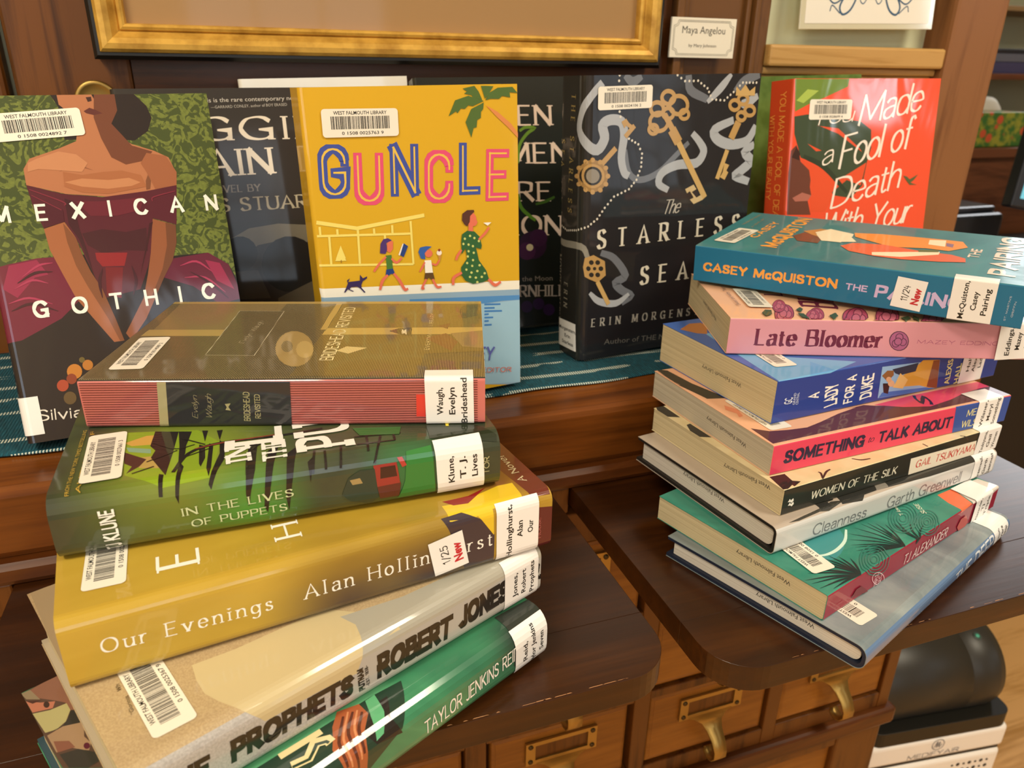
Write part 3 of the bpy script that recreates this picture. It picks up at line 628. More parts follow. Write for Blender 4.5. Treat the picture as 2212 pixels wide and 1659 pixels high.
["T","#d8d6c4","WOMEN OF THE SILK",[-12.9,191.2],-90.4,80.1,5.78,"O",0],
["P","#e9e2d0",[-4.8,98.8,-6.4,27.7,-20.1,25.9,-17.9,97.5]],
["T","#c23c34","GAIL TSUKIYAMA",[-13.8,91.7],-90.6,64.6,5.83,"O",0],
["P","#e6e6de",[-9.6,211.3,-7.5,209.9,-8.8,208.8,-7.7,206.9,-9.5,206.3,-10.9,207.8,-9.9,209.1]],
["P","#e6e6de",[-12.3,210.7,-10.2,209.3,-11.6,208.2,-10.4,206.3,-12.2,205.7,-13.6,207.2,-12.6,208.5]],
["Q","lab",["Tsukiyama,","Gail","Women"],[-18.8,27.2],-2.6,20.9,28.0]],"R4":[["P","#5a3038",[25.8,216.2,17.9,207.4,14.9,194.5,13.2,180.2,16.1,166.7,22.1,144.1,25.5,124.3,25.7,135.9,26.5,116.4,22.9,110.2,18.7,99.4,7.4,73.6,10.5,49.6,16.6,25.2,17.9,7.7,17.0,-8.8,1.1,-1.2,2.5,34.4,3.1,187.1,2.9,217.4]],
["P","#d9486a",[23.9,109.7,26.4,70.9,26.4,22.5,27.1,-4.6,17.0,-8.8,17.5,8.1,15.5,29.3,10.5,49.6,7.4,73.6,13.5,92.4]],
["P","#1f1c1a",[138.2,217.4,105.0,217.4,72.1,200.8,76.8,212.9,81.0,214.2,102.6,217.9]],
["P","#1f1c1a",[137.8,216.3,132.2,209.3,103.6,206.9,71.4,199.0,75.8,213.6,94.1,215.9,115.9,217.9]],
["T","#1c2448","S",[8.0,68.8],-29.2,16.6,10.14,"S",0],
["P","#e08a6a",[62.0,209.3,52.5,205.0,42.9,208.4,42.3,212.1,47.8,209.8,55.7,213.2]],
["P","#2a4fa0",[0.3,57.4,-0.8,-5.4,-25.9,-15.7,-21.3,54.5]],
["T","#1a1740","SOMETHING",[-14.6,208.8],-90.6,67.8,9.25,"G",0],
["T","#1a1740","to",[-13.0,137.9],-90.2,5.4,4.44,"K",0],
["T","#1a1740","TALK ABOUT",[-15.2,128.2],-90.4,69.9,8.77,"G",0],
["T","#e8e29a","MERYL",[-9.9,43.8],-90.0,23.0,5.35,"M",0],
["T","#e8e29a","WILSNER",[-18.2,46.7],-91.8,29.5,5.48,"M",0],
["Q","bar","0 1508 0023377 0",[17.7,206.1],-1.8,48.7,17.4],
["Q","lab",["Wilsner,","Meryl","Something"],[-21.6,33.8],-4.8,36.0,27.0]],"R3":[["P","#6fa9d6",[96.1,206.0,91.9,187.5,35.9,189.9,6.8,145.5,-1.3,176.4,-0.2,221.1]],
["P","#b0703a",[110.8,217.9,119.9,202.6,118.3,192.6,110.6,192.4,94.1,205.2,98.3,211.5]],
["P","#5f9fd6",[19.2,175.6,-0.2,171.8,-0.3,194.5]],
["T","#f4f1ea","A",[-18.2,183.1],0.7,4.7,9.28,"D",0],
["T","#f4f1ea","LADY",[-25.8,164.5],8.4,16.9,11.84,"D",0],
["T","#f4f1ea","FOR A",[-27.1,150.1],1.7,21.3,8.64,"D",0],
["T","#f4f1ea","DUKE",[-25.9,132.0],5.4,18.3,11.29,"D",0],
["P","#8fb6e0",[-28.4,125.0,-4.1,127.3,-7.5,67.8,-31.1,63.4]],
["P","#3f6fc0",[-24.5,121.7,-28.0,76.1,-31.1,63.4,-28.2,124.4]],
["P","#d9a23a",[-22.3,110.8,-15.0,106.6,-10.9,94.9,-5.1,86.2,-7.3,68.8,-27.8,64.5,-29.2,71.6,-25.2,83.7]],
["P","#8a4a28",[-7.1,74.9,-7.5,68.0,-30.9,63.5,-27.6,75.5]],
["P","#1e2b4a",[-7.6,116.5,-6.4,90.4,-12.9,91.6,-13.5,107.1,-11.1,112.9]],
["P","#2c1c16",[-17.3,123.1,-18.3,115.8,-26.6,115.4,-24.9,120.3]],
["P","#8a5a34",[-11.1,125.8,-7.8,121.4,-8.8,114.8,-12.4,113.8,-16.5,118.9]],
["C","#e0b08a",[-18.7,114.5,-0.6,-3.5,-2.7,-0.8]],
["C","#d8a580",[-15.2,117.8,-0.5,-2.9,-2.3,-0.7]],
["P","#e8c078",[-11.9,107.5,-19.4,110.4,-22.1,112.2,-24.9,101.0,-18.4,97.8]],
["T","#e8e29a","ALEXIS",[-29.1,51.2],5.9,20.7,5.34,"S",0],
["T","#e8e29a","HALL",[-29.6,40.6],6.4,16.0,5.27,"S",0],
["T","#b9c6e4","GRAND",[-19.4,203.9],3.2,8.7,2.06,"S",0],
["T","#b9c6e4","CENTRAL",[-19.8,201.1],3.4,8.7,2.07,"S",0],
["T","#d5def0","GC",[-18.2,207.0],-1.8,4.6,6.9,"S",0],
["Q","bar","0 1508 0025512 9",[19.5,206.6],-9.9,39.4,18.1],
["Q","lab",["Hall,","Alexis","Lady"],[-32.6,41.7],4.3,25.0,27.7]],"R2":[["T","#6a2440","Late Bloomer",[-19.4,194.9],-90.0,89.1,12.06,"F",0],
["T","#a4567a","MAZEY EDDINGS",[-15.8,81.7],-90.3,61.9,2.85,"M",0],
["C","#4a2a44",[-14.2,94.6,0.1,-6.9,-7.3,-1.6]],
["C","#a85f8a",[-14.2,94.6,0.1,-6.3,-6.7,-1.4]],
["C","#4a2a44",[-14.9,91.8,0.1,-2.8,-2.9,-0.6]],
["C","#a85f8a",[-14.9,91.8,0.1,-2.3,-2.4,-0.5]],
["C","#4a2a44",[-16.0,96.5,0.1,-2.8,-2.9,-0.6]],
["C","#a85f8a",[-16.0,96.5,0.1,-2.3,-2.4,-0.5]],
["C","#4a2a44",[-11.4,94.9,0.1,-2.8,-2.9,-0.6]],
["C","#a85f8a",[-11.4,94.9,0.0,-2.3,-2.4,-0.5]],
["C","#4a2a44",[-14.6,95.2,0.1,-2.8,-2.9,-0.6]],
["C","#a85f8a",[-14.6,95.2,0.1,-2.3,-2.4,-0.5]],
["T","#6a2440","BLOOMER",[28.0,128.6],-11.8,137.1,25.44,"F",0],
["T","#6a2440","LATE",[60.3,158.1],-8.6,119.8,13.89,"F",0],
["C","#6a2440",[13.7,172.5,0.5,-7.3,-23.9,7.9]],
["C","#b04a68",[13.7,172.5,0.5,-6.6,-21.9,7.2]],
["C","#6a2440",[11.5,170.5,0.2,-2.9,-9.8,3.3]],
["C","#c4687f",[11.5,170.5,0.2,-2.4,-8.2,2.7]],
["C","#6a2440",[7.6,176.9,0.2,-2.9,-9.7,3.2]],
["C","#c4687f",[7.6,176.9,0.2,-2.4,-8.1,2.6]],
["C","#6a2440",[23.5,168.9,0.2,-3.0,-10.2,3.4]],
["C","#c4687f",[23.5,168.9,0.2,-2.5,-8.5,2.8]],
["C","#6a2440",[12.5,173.6,0.2,-2.9,-9.8,3.2]],
["C","#c4687f",[12.5,173.6,0.2,-2.4,-8.2,2.7]],
["C","#6a2440",[10.6,150.9,0.4,-5.8,-19.0,7.0]],
["C","#b04a68",[10.6,150.9,0.4,-5.3,-17.4,6.5]],
["C","#6a2440",[8.9,149.4,0.2,-2.3,-7.8,2.9]],
["C","#c4687f",[8.9,149.4,0.1,-1.9,-6.5,2.4]],
["C","#6a2440",[5.8,154.6,0.2,-2.3,-7.7,2.8]],
["C","#c4687f",[5.8,154.6,0.1,-1.9,-6.4,2.4]],
["C","#6a2440",[18.3,147.8,0.2,-2.4,-8.1,3.0]],
["C","#c4687f",[18.3,147.8,0.1,-2.0,-6.7,2.5]],
["C","#6a2440",[9.6,151.8,0.2,-2.3,-7.8,2.9]],
["C","#c4687f",[9.6,151.8,0.1,-1.9,-6.5,2.4]],
["C","#6a2440",[31.6,170.4,0.4,-5.0,-17.1,5.6]],
["C","#b04a68",[31.6,170.4,0.3,-4.6,-15.7,5.1]],
["C","#6a2440",[30.0,169.0,0.1,-2.0,-7.0,2.3]],
["C","#c4687f",[30.0,169.0,0.1,-1.7,-5.9,1.9]],
["C","#6a2440",[27.2,173.4,0.1,-2.0,-6.9,2.2]],
["C","#c4687f",[27.2,173.4,0.1,-1.7,-5.8,1.9]],
["C","#6a2440",[38.5,167.9,0.1,-2.0,-7.2,2.3]],
["C","#c4687f",[38.5,167.9,0.1,-1.7,-6.0,2.0]],
["C","#6a2440",[30.7,171.1,0.1,-2.0,-7.0,2.3]],
["C","#c4687f",[30.7,171.1,0.1,-1.7,-5.9,1.9]],
["C","#6a2440",[7.6,127.7,0.4,-6.3,-20.4,8.4]],
["C","#b04a68",[7.6,127.7,0.4,-5.7,-18.7,7.7]],
["C","#6a2440",[5.8,126.2,0.2,-2.5,-8.4,3.5]],
["C","#c4687f",[5.8,126.2,0.1,-2.1,-7.0,2.9]],
["C","#6a2440",[2.5,131.9,0.2,-2.5,-8.3,3.4]],
["C","#c4687f",[2.5,131.9,0.1,-2.1,-6.9,2.8]],
["C","#6a2440",[15.9,124.0,0.2,-2.6,-8.7,3.6]],
["C","#c4687f",[15.9,124.0,0.2,-2.1,-7.2,3.0]],
["C","#6a2440",[6.6,128.8,0.2,-2.5,-8.4,3.4]],
["C","#c4687f",[6.6,128.8,0.1,-2.1,-7.0,2.9]],
["C","#6a2440",[7.3,154.6,0.3,-4.8,-15.8,5.8]],
["C","#b04a68",[7.3,154.6,0.3,-4.4,-14.4,5.3]],
["C","#6a2440",[5.9,153.4,0.1,-1.9,-6.4,2.4]],
["C","#c4687f",[5.9,153.4,0.1,-1.6,-5.4,2.0]],
["C","#6a2440",[3.3,157.6,0.1,-1.9,-6.4,2.3]],
["C","#c4687f",[3.3,157.6,0.1,-1.6,-5.3,1.9]],
["C","#6a2440",[13.6,152.1,0.1,-2.0,-6.6,2.4]],
["C","#c4687f",[13.6,152.1,0.1,-1.6,-5.5,2.0]],
["C","#6a2440",[6.5,155.4,0.1,-1.9,-6.5,2.4]],
["C","#c4687f",[6.5,155.4,0.1,-1.6,-5.4,2.0]],
["C","#6a2440",[4.8,124.7,0.6,-8.2,-26.1,11.0]],
["C","#b04a68",[4.8,124.7,0.5,-7.4,-23.9,10.1]],
["C","#6a2440",[2.4,122.6,0.2,-3.3,-10.7,4.6]],
["C","#c4687f",[2.4,122.6,0.2,-2.7,-9.0,3.8]],
["C","#6a2440",[-0.6,129.2,0.1,-3.2,-3.3,-0.6]],
["C","#c4687f",[-0.6,129.2,0.1,-2.6,-2.8,-0.5]],
["C","#6a2440",[15.6,119.7,0.2,-3.4,-11.2,4.7]],
["C","#c4687f",[15.6,119.7,0.2,-2.8,-9.4,4.0]],
["C","#6a2440",[3.5,126.0,0.2,-3.3,-10.8,4.5]],
["C","#c4687f",[3.5,126.0,0.2,-2.7,-9.0,3.8]],
["C","#6a2440",[11.0,100.8,0.6,-8.8,-28.1,12.9]],
["C","#b04a68",[11.0,100.8,0.6,-8.0,-25.8,11.8]],
["C","#6a2440",[8.4,98.7,0.2,-3.5,-11.6,5.4]],
["C","#c4687f",[8.4,98.7,0.2,-2.9,-9.7,4.5]],
["C","#6a2440",[3.8,106.9,0.2,-3.5,-11.4,5.2]],
["C","#c4687f",[3.8,106.9,0.2,-2.9,-9.5,4.3]],
["C","#6a2440",[22.7,95.0,0.3,-3.6,-12.2,5.6]],
["C","#c4687f",[22.7,95.0,0.2,-3.0,-10.2,4.7]],
["C","#6a2440",[9.6,102.3,0.2,-3.5,-11.7,5.3]],
["C","#c4687f",[9.6,102.3,0.2,-2.9,-9.7,4.4]],
["C","#6a2440",[5.5,71.1,0.5,-7.7,-24.7,12.7]],
["C","#b04a68",[5.5,71.1,0.5,-7.1,-22.6,11.7]],
["C","#6a2440",[3.2,69.4,0.2,-3.1,-10.2,5.3]],
["C","#c4687f",[3.2,69.4,0.2,-2.6,-8.5,4.4]],
["C","#6a2440",[-0.2,76.3,0.1,-3.0,-3.1,-0.7]],
["C","#c4687f",[-0.2,76.3,0.1,-2.5,-2.6,-0.6]],
["C","#6a2440",[15.6,65.5,0.2,-3.2,-10.6,5.5]],
["C","#c4687f",[15.6,65.5,0.2,-2.7,-8.9,4.6]],
["C","#6a2440",[4.2,72.4,0.2,-3.1,-10.2,5.2]],
["C","#c4687f",[4.2,72.4,0.2,-2.6,-8.5,4.4]],
["P","#3d5238",[11.0,189.2,19.2,184.5,18.6,180.1,8.4,182.8,3.4,188.4]],
["P","#3d5238",[20.8,161.9,27.6,156.7,22.8,156.1,14.6,160.4]],
["P","#3d5238",[12.8,163.7,11.5,159.6,-0.2,159.7,2.1,163.9]],
["P","#3d5238",[8.1,142.9,14.8,135.7,7.0,137.0,-0.5,143.2]],
["P","#3d5238",[8.1,142.6,14.7,136.4,8.5,136.6,-0.3,142.2]],
["P","#3d5238",[5.4,94.4,10.5,86.6,4.4,87.3,-0.6,93.3]],
["P","#3d5238",[12.3,82.1,6.4,80.5,-0.4,84.4,3.0,86.6]],
["Q","bar","0 1508 0028731 1",[24.9,194.3],-1.5,51.4,17.5],
["Q","lab",["Eddings,","Mazey","Late"],[-26.9,25.6],3.9,24.6,33.1],
["T","#7d5b58","Sweet and witty, Tropes",[29.5,199.0],-0.7,54.2,3.33,"r",0]],"R1":[["T","#f0a549","CASEY McQUISTON",[-19.5,215.4],-89.6,100.4,7.04,"G",0],
["T","#c9b6e0","THE",[-18.3,109.0],-90.1,14.5,4.76,"G",0],
["T","#c9b6e0","PAIRING",[-21.0,89.2],-90.7,55.2,9.36,"G",0],
["T","#d5dce6","ST. MARTIN’S",[-24.2,9.3],-0.7,16.7,1.03,"M",0],
["T","#d5dce6","GRIFFIN",[-21.2,5.9],-0.8,10.5,1.09,"M",0],
["T","#f0a549","CASEY",[45.7,189.4],-1.0,60.1,7.08,"G",0],
["T","#f0a549","McQUISTON",[21.0,166.5],1.0,110.8,12.37,"G",0],
["T","#c9904a","THE NEW YORK TIMES BEST",[84.5,213.8],-1.4,46.8,1.89,"M",0],
["T","#c9904a","A NOVEL BY",[78.7,204.0],1.4,35.7,1.91,"M",0],
["T","#f3d5c4","THE",[57.8,34.6],-0.9,26.8,7.22,"G",0],
["T","#f3d5c4","PAIRING",[18.5,10.0],-0.5,114.2,16.16,"G",0],
["P","#c08a4c",[84.1,163.4,98.4,152.6,95.1,132.6,87.2,128.8,68.8,148.2]],
["P","#7a4a36",[65.1,166.3,80.1,161.3,67.3,143.8,49.1,143.1,49.8,159.0]],
["P","#f4e3c4",[77.8,151.5,89.4,129.3,66.8,118.4,59.9,131.3,58.5,142.6]],
["P","#e8923c",[96.0,126.1,101.4,106.3,103.5,79.5,104.1,60.7,103.4,49.2,86.4,44.1,69.3,54.8,70.3,70.3,63.4,91.2,67.5,100.0,83.1,122.8]],
["P","#e0653c",[49.1,126.2,62.1,120.2,67.5,100.0,60.3,73.1,59.4,51.9,52.8,42.3,42.0,41.1,35.2,57.1,29.8,81.1,30.4,98.3,36.6,117.4]],
["P","#f4e3c4",[98.4,71.5,102.0,60.4,81.6,58.8,83.3,70.3]],
["P","#f4e3c4",[40.6,102.1,64.1,60.0,55.2,59.7,36.0,82.1,32.5,100.5]],
["P","#f4e3c4",[84.0,153.8,101.0,145.8,91.3,125.6,82.2,124.6,72.6,129.2,59.3,128.1,59.1,141.5]],
["P","#8a6a86",[93.5,59.4,91.9,54.0,81.3,53.6,83.2,58.1]],
["P","#5f6a34",[63.0,74.4,68.7,61.5,62.1,60.6,56.3,73.0]],
["Q","bar","0 1508 0029138 9",[19.7,216.2],-3.8,54.8,14.0],
["Q","lab",["McQuiston,","Casey","Pairing"],[-28.3,42.6],0.9,42.4,26.5],
["Q","new","11/24",[-25.1,78.2],-4.7,22.2,20.7]],"guncle":[["P","#f3efe2",[-2.7,98.2,154.0,85.1,153.9,78.1,-1.1,91.7]],
["P","#8fb0cc",[-1.1,91.7,153.9,78.1,153.9,71.0,92.0,75.9,153.2,71.1,153.0,-2.1,-6.5,28.1]],
["P","#4f8fcf",[63.6,82.0,153.2,73.5,153.8,69.6,138.0,70.8,124.3,70.7,63.2,76.2]],
["P","#9cc6e0",[63.2,76.2,124.3,70.3,153.8,69.6,153.0,0.2,58.8,11.8]],
["P","#3f7fc4",[123.0,70.7,136.7,69.1,136.6,67.7,123.0,69.2]],
["P","#3f7fc4",[122.9,67.8,131.6,66.8,131.6,65.4,122.9,66.3]],
["P","#3f7fc4",[122.9,65.3,137.8,63.5,137.8,62.1,122.8,63.8]],
["P","#3f7fc4",[122.8,62.8,126.5,62.5,126.5,61.1,122.7,61.2]],
["P","#3f7fc4",[122.7,60.2,130.2,59.3,130.1,57.9,122.7,58.7]],
["P","#3f7fc4",[122.6,57.4,126.3,57.1,126.3,55.6,122.6,55.8]],
["P","#3f7fc4",[122.5,54.3,128.8,53.6,128.7,52.2,122.5,52.7]],
["T","#3f51a3","G",[7.4,158.6],-2.6,19.1,33.97,"I",0],
["T","#e0507a","U",[30.4,152.6],-3.0,19.2,34.01,"I",0],
["T","#3f51a3","N",[55.8,156.3],-2.5,19.3,34.76,"I",0],
["T","#e0507a","C",[80.3,150.2],-3.0,20.0,35.37,"I",0],
["T","#3f51a3","L",[106.4,153.9],-2.3,15.7,35.65,"I",0],
["T","#e0507a","E",[126.9,148.0],-2.7,17.8,36.03,"I",0],
["L","#f0dd74",2.6,[2.4,143.3,29.5,136.9,78.6,141.7],0,0],
["L","#f0dd74",1.6,[1.7,134.2,67.5,129.7],0,0],
["L","#f0dd74",1.6,[0.9,114.3,68.2,107.7],0,0],
["L","#f0dd74",1.6,[30.0,136.3,29.3,112.4],0,0],
["L","#f0dd74",1.6,[68.1,138.5,68.2,107.7],0,0],
["L","#f0dd74",1.6,[10.0,133.2,9.4,113.7],0,0],
["L","#f0dd74",1.6,[4.3,140.2,4.2,134.3],0,0],
["L","#f0dd74",1.6,[15.9,137.6,15.8,133.7],0,0],
["L","#f0dd74",1.6,[41.3,135.8,41.3,131.7],0,0],
["L","#f0dd74",1.6,[54.5,136.9,54.3,131.0],0,0],
["L","#f0dd74",1.6,[48.7,130.5,48.7,123.3],0,0],
["P","#f0dd74",[17.1,126.5,19.9,117.1,12.8,117.4]],
["P","#f0dd74",[16.7,122.5,20.1,115.5,12.2,116.1]],
["L","#a0762c",0.6,[16.5,116.4,16.4,114.4],0,0],
["P","#4f6b33",[127.0,216.5,115.5,220.1,105.6,217.4,100.3,207.2,105.9,210.3,106.9,208.9,109.7,212.1,112.5,211.6,115.3,213.9,118.6,213.3]],
["P","#4f6b33",[127.0,215.5,117.4,211.5,112.7,202.9,116.7,192.6,118.6,198.9,120.9,199.3,121.6,204.1,124.4,205.5,124.6,209.3,126.3,211.2]],
["P","#4f6b33",[125.9,217.0,123.3,222.7,120.2,226.4,111.4,224.8,114.6,222.9,112.3,221.5,117.8,220.5,118.8,219.0]],
["P","#4f6b33",[128.2,216.9,131.1,221.6,137.9,224.9,149.3,225.3,153.3,221.2,147.0,221.8,147.5,218.4,141.2,219.5,138.9,217.6,132.1,217.8]],
["P","#4f6b33",[125.1,226.3,130.1,226.2,134.6,225.9,129.9,219.8,127.9,217.9]],
["P","#d98a4f",[128.6,213.6,137.5,209.0,147.8,200.8,154.7,192.5,154.7,189.4,145.4,198.4,136.3,206.1]],
["P","#33265a",[19.8,100.5,28.2,100.5,28.6,104.7,30.4,101.9,33.5,102.9,33.3,101.5,30.2,99.8,28.9,97.3,28.8,95.2,31.4,91.7,30.5,91.4,27.7,95.1,25.7,96.4,21.5,96.6,20.4,95.2,23.3,93.5,22.3,93.3,19.1,95.4,17.0,93.3,16.2,93.4,18.5,97.5,19.5,99.5,19.1,101.7,21.3,103.0]],
["P","#e07458",[49.9,125.8,54.2,125.9,53.8,120.2,51.5,117.8,49.4,119.1]],
["P","#4a3276",[44.2,118.1,45.1,124.7,47.5,127.8,50.7,128.1,53.5,126.4,49.3,124.8,49.5,120.1,48.2,117.3]],
["P","#4c7a33",[48.1,116.1,52.4,116.2,52.7,106.1,48.3,105.5]],
["P","#1f3f86",[47.8,106.1,52.7,106.3,54.0,102.2,50.8,102.6,49.6,101.7,47.0,102.0]],
["L","#e2735a",1.7,[48.3,115.2,42.8,110.4,38.7,105.6],0.2,1],
["L","#e2735a",1.7,[52.2,113.6,55.7,110.2,59.8,113.2],0.2,1],
["L","#e2735a",2.2,[48.6,102.1,44.5,98.5,42.0,91.9],0.3,1],
["L","#e2735a",2.2,[53.0,102.7,56.9,97.0,60.3,90.1,62.9,90.3],0.3,1],
["P","#1f3f86",[61.9,123.5,65.0,121.1,61.2,113.6,58.5,115.5]],
["P","#efe9dc",[57.4,115.6,61.0,123.1,61.9,123.3,58.5,115.0]],
["C","#e2735a",[80.1,114.2,2.9,-0.3,-0.2,-2.8]],
["P","#2f5fb0",[72.4,116.1,73.9,119.2,78.4,119.7,82.8,119.0,79.4,117.0,77.0,114.6,77.3,110.3,74.0,111.2]],
["P","#f5f0e6",[76.7,109.5,81.7,109.2,82.6,99.6,76.6,99.8]],
["P","#5f4526",[76.6,100.3,82.6,99.8,83.7,94.8,80.3,95.2,79.3,96.7,78.0,95.3,75.6,95.8]],
["L","#e2735a",1.5,[76.8,108.2,74.7,104.6,72.6,101.6],0.2,1],
["L","#e2735a",1.5,[82.1,106.5,85.5,105.4,88.1,108.5],0.2,1],
["L","#e2735a",1.8,[77.2,95.6,73.7,89.5,75.4,88.9],0.2,1],
["L","#e2735a",1.8,[82.0,95.0,85.1,88.9,88.6,88.5],0.2,1],
["P","#c98e4a",[87.0,112.4,89.8,112.5,88.4,107.4]],
["C","#f2e6da",[88.2,113.9,2.0,-0.2,-0.1,-1.9]],
["C","#8a3a2a",[88.3,115.8,1.0,-0.1,-0.1,-1.0]],
["P","#e2735a",[111.7,138.3,115.9,140.6,118.1,137.8,118.6,134.6,119.3,133.4,117.8,130.9,115.5,130.6,115.4,126.8,111.8,126.6,112.0,131.9]],
["P","#54302a",[107.0,135.6,107.5,140.3,111.3,142.6,116.5,142.4,117.0,141.1,113.5,138.2,113.1,134.0,110.8,131.0,108.6,132.8]],
["P","#2c6238",[106.6,125.5,110.7,127.8,116.5,126.7,120.5,122.5,122.1,115.8,121.4,113.2,117.3,114.7,119.3,105.1,125.1,96.6,127.3,89.5,122.4,87.8,113.9,87.5,108.0,90.7,104.7,95.6,104.9,101.2,109.9,107.2,109.0,115.0,105.9,110.9,105.7,119.7]],
["C","#cfd27a",[108.7,122.1,0.9,-0.1,-0.0,-0.9]],
["C","#cfd27a",[112.9,123.8,0.9,-0.1,-0.0,-0.9]],
["C","#cfd27a",[116.3,121.9,0.9,-0.1,-0.0,-0.9]],
["C","#cfd27a",[107.4,118.4,0.9,-0.1,-0.0,-0.9]],
["C","#cfd27a",[111.5,117.5,0.9,-0.1,-0.0,-0.9]],
["C","#cfd27a",[114.9,116.0,0.9,-0.1,-0.0,-0.9]],
["C","#cfd27a",[119.8,119.3,0.9,-0.1,-0.0,-0.9]],
["C","#cfd27a",[111.3,112.6,0.9,-0.1,-0.0,-0.9]],
["C","#cfd27a",[115.4,111.0,0.9,-0.1,-0.0,-0.9]],
["C","#cfd27a",[110.5,108.8,0.9,-0.1,-0.0,-0.9]],
["C","#cfd27a",[114.6,105.6,0.9,-0.1,-0.0,-0.9]],
["C","#cfd27a",[109.8,103.9,0.9,-0.1,-0.0,-0.9]],
["C","#cfd27a",[113.8,101.3,0.9,-0.1,-0.0,-0.9]],
["C","#cfd27a",[119.8,101.1,1.0,-0.1,-0.0,-0.9]],
["C","#cfd27a",[109.0,99.0,0.9,-0.1,-0.0,-0.9]],
["C","#cfd27a",[113.0,96.3,1.0,-0.1,-0.0,-0.9]],
["C","#cfd27a",[117.8,96.9,1.0,-0.1,-0.0,-0.9]],
["C","#cfd27a",[123.8,94.5,1.0,-0.1,-0.0,-0.9]],
["C","#cfd27a",[111.7,93.1,1.0,-0.1,-0.0,-0.9]],
["C","#cfd27a",[116.4,92.0,1.0,-0.1,-0.0,-0.9]],
["C","#cfd27a",[121.3,92.0,1.0,-0.1,-0.0,-0.9]],
["C","#cfd27a",[117.5,88.4,1.0,-0.1,-0.0,-0.9]],
["L","#e2735a",2,[119.8,120.4,125.3,124.8,128.4,128.8],0.2,1],
["L","#e2735a",2,[105.7,114.2,102.4,110.2,101.1,107.1],0.2,1],
["L","#e2735a",2.4,[105.3,97.2,98.7,94.1,97.9,88.6],0.2,1],
["L","#e2735a",2.4,[126.7,89.6,132.1,84.3,137.1,86.3],0.2,1],
["P","#f7f4ec",[123.8,132.5,130.3,132.2,127.3,130.0]],
["T","#5a62b4","STEVEN ROWLEY",[37.8,37.6],-8.9,92.2,11.34,"C",0],
["T","#d2705c","AUTHOR OF LILY AND THE EDITOR",[17.3,30.1],-8.6,128.7,4.09,"C",0],
["Q","bar","0 1508 0025763 9",[13.0,214.3],-0.9,49.1,17.5]],"gothic":[["P","#1d1214",[51.5,222.3,100.0,222.8,107.1,214.2,109.0,206.4,105.4,197.9,96.3,191.9,87.5,192.7,82.2,197.6,65.1,193.5,54.9,193.8,56.1,210.5,53.9,217.0]],
["P","#b0714d",[55.2,222.3,75.1,222.4,76.3,219.4,74.7,210.1,81.2,202.4,83.1,197.6,94.1,189.6,106.9,184.8,115.3,180.0,118.3,170.1,117.2,160.2,98.0,158.2,73.5,156.2,49.9,159.4,28.6,166.3,28.8,176.4,33.1,182.7,50.7,188.4,61.5,192.7,64.1,202.9,58.2,213.2,55.4,216.0]],
["P","#6d3c28",[76.8,222.4,88.9,222.4,88.9,211.7,84.0,203.3,94.0,188.7,105.9,184.3,101.3,178.7,88.4,176.4,80.4,181.5,76.4,194.0,74.2,207.3]],
["P","#8c5438",[48.1,173.6,59.1,178.7,68.6,173.5,58.8,176.8]],
["P","#5a2724",[69.0,211.6,72.7,213.7,76.0,212.4,79.9,210.0,74.5,209.0,70.4,210.2]],
["P","#3a1b18",[71.7,220.4,74.9,220.7,74.8,218.0,72.5,217.4]],
["P","#1c0e12",[-4.9,112.3,22.1,119.0,37.1,118.6,64.8,119.9,91.6,113.5,109.3,113.8,130.3,113.9,142.5,104.6,151.6,79.6,153.9,21.4,154.2,-3.8,0.9,-4.1,-9.7,1.9,-19.6,29.0]],
["P","#6b1333",[-4.6,114.1,10.4,117.3,26.4,119.6,38.1,119.4,42.8,102.6,47.8,91.3,33.8,79.3,9.2,68.0,-11.5,66.0]],
["P","#8f2048",[10.2,116.4,26.2,118.6,31.2,108.6,23.4,107.5,11.5,95.5,4.4,101.9]],
["P","#5d1030",[107.1,112.0,130.3,113.9,142.5,104.6,148.6,79.9,132.3,77.6,117.1,91.7,99.5,99.6]],
["P","#93234a",[127.6,109.1,136.8,106.1,143.7,86.7,133.0,94.1]],
["P","#521526",[28.6,166.3,48.3,159.5,70.9,156.0,98.0,158.4,117.4,161.2,113.1,134.6,99.1,140.1,96.2,122.0,90.6,107.6,83.7,93.3,61.6,89.8,57.3,106.0,51.0,130.7,46.1,141.6,33.7,138.3,30.2,151.3]],
["P","#3f101d",[54.9,133.3,67.4,135.2,81.1,132.2,94.0,134.1,92.4,118.4,79.1,120.1,64.8,119.4,57.0,125.4]],
["P","#8a1c25",[60.5,120.1,79.7,118.5,76.5,109.9,63.3,110.7,60.6,115.4]],
["P","#6e1420",[65.0,110.1,75.5,109.0,71.2,88.7,62.8,91.6]],
["P","#a0603c",[33.7,138.0,46.0,141.5,51.0,130.7,52.7,120.0,55.9,108.0,60.8,95.8,65.4,75.4,68.3,60.0,62.0,59.8,52.4,77.0,44.4,91.7,39.5,107.8,34.7,124.5]],
["P","#8d5233",[98.8,139.7,112.6,134.4,111.2,122.7,107.0,111.0,99.5,99.6,91.8,86.3,84.1,73.1,72.7,59.4,70.0,64.8,84.6,87.2,89.8,102.6,94.0,117.2]],
["P","#9a5c3c",[102.1,183.5,113.6,181.1,118.8,170.0,117.4,161.2,103.7,159.5,100.1,171.0,97.4,176.9]],
["P","#c0835c",[37.2,182.5,50.3,186.6,60.1,184.3,65.9,178.4,61.6,172.9,50.0,174.4,36.9,176.0,30.9,174.5,31.8,180.0]],
["P","#a4643f",[50.6,173.5,61.3,171.0,73.6,172.3,85.1,172.7,96.2,169.2,98.5,161.3,74.7,157.9,59.4,159.8,49.9,164.1]],
["P","#bd8058",[50.4,166.9,60.0,163.5,75.2,161.2,89.6,162.3,95.4,164.4,88.7,167.7,76.2,166.9,60.9,168.7]],
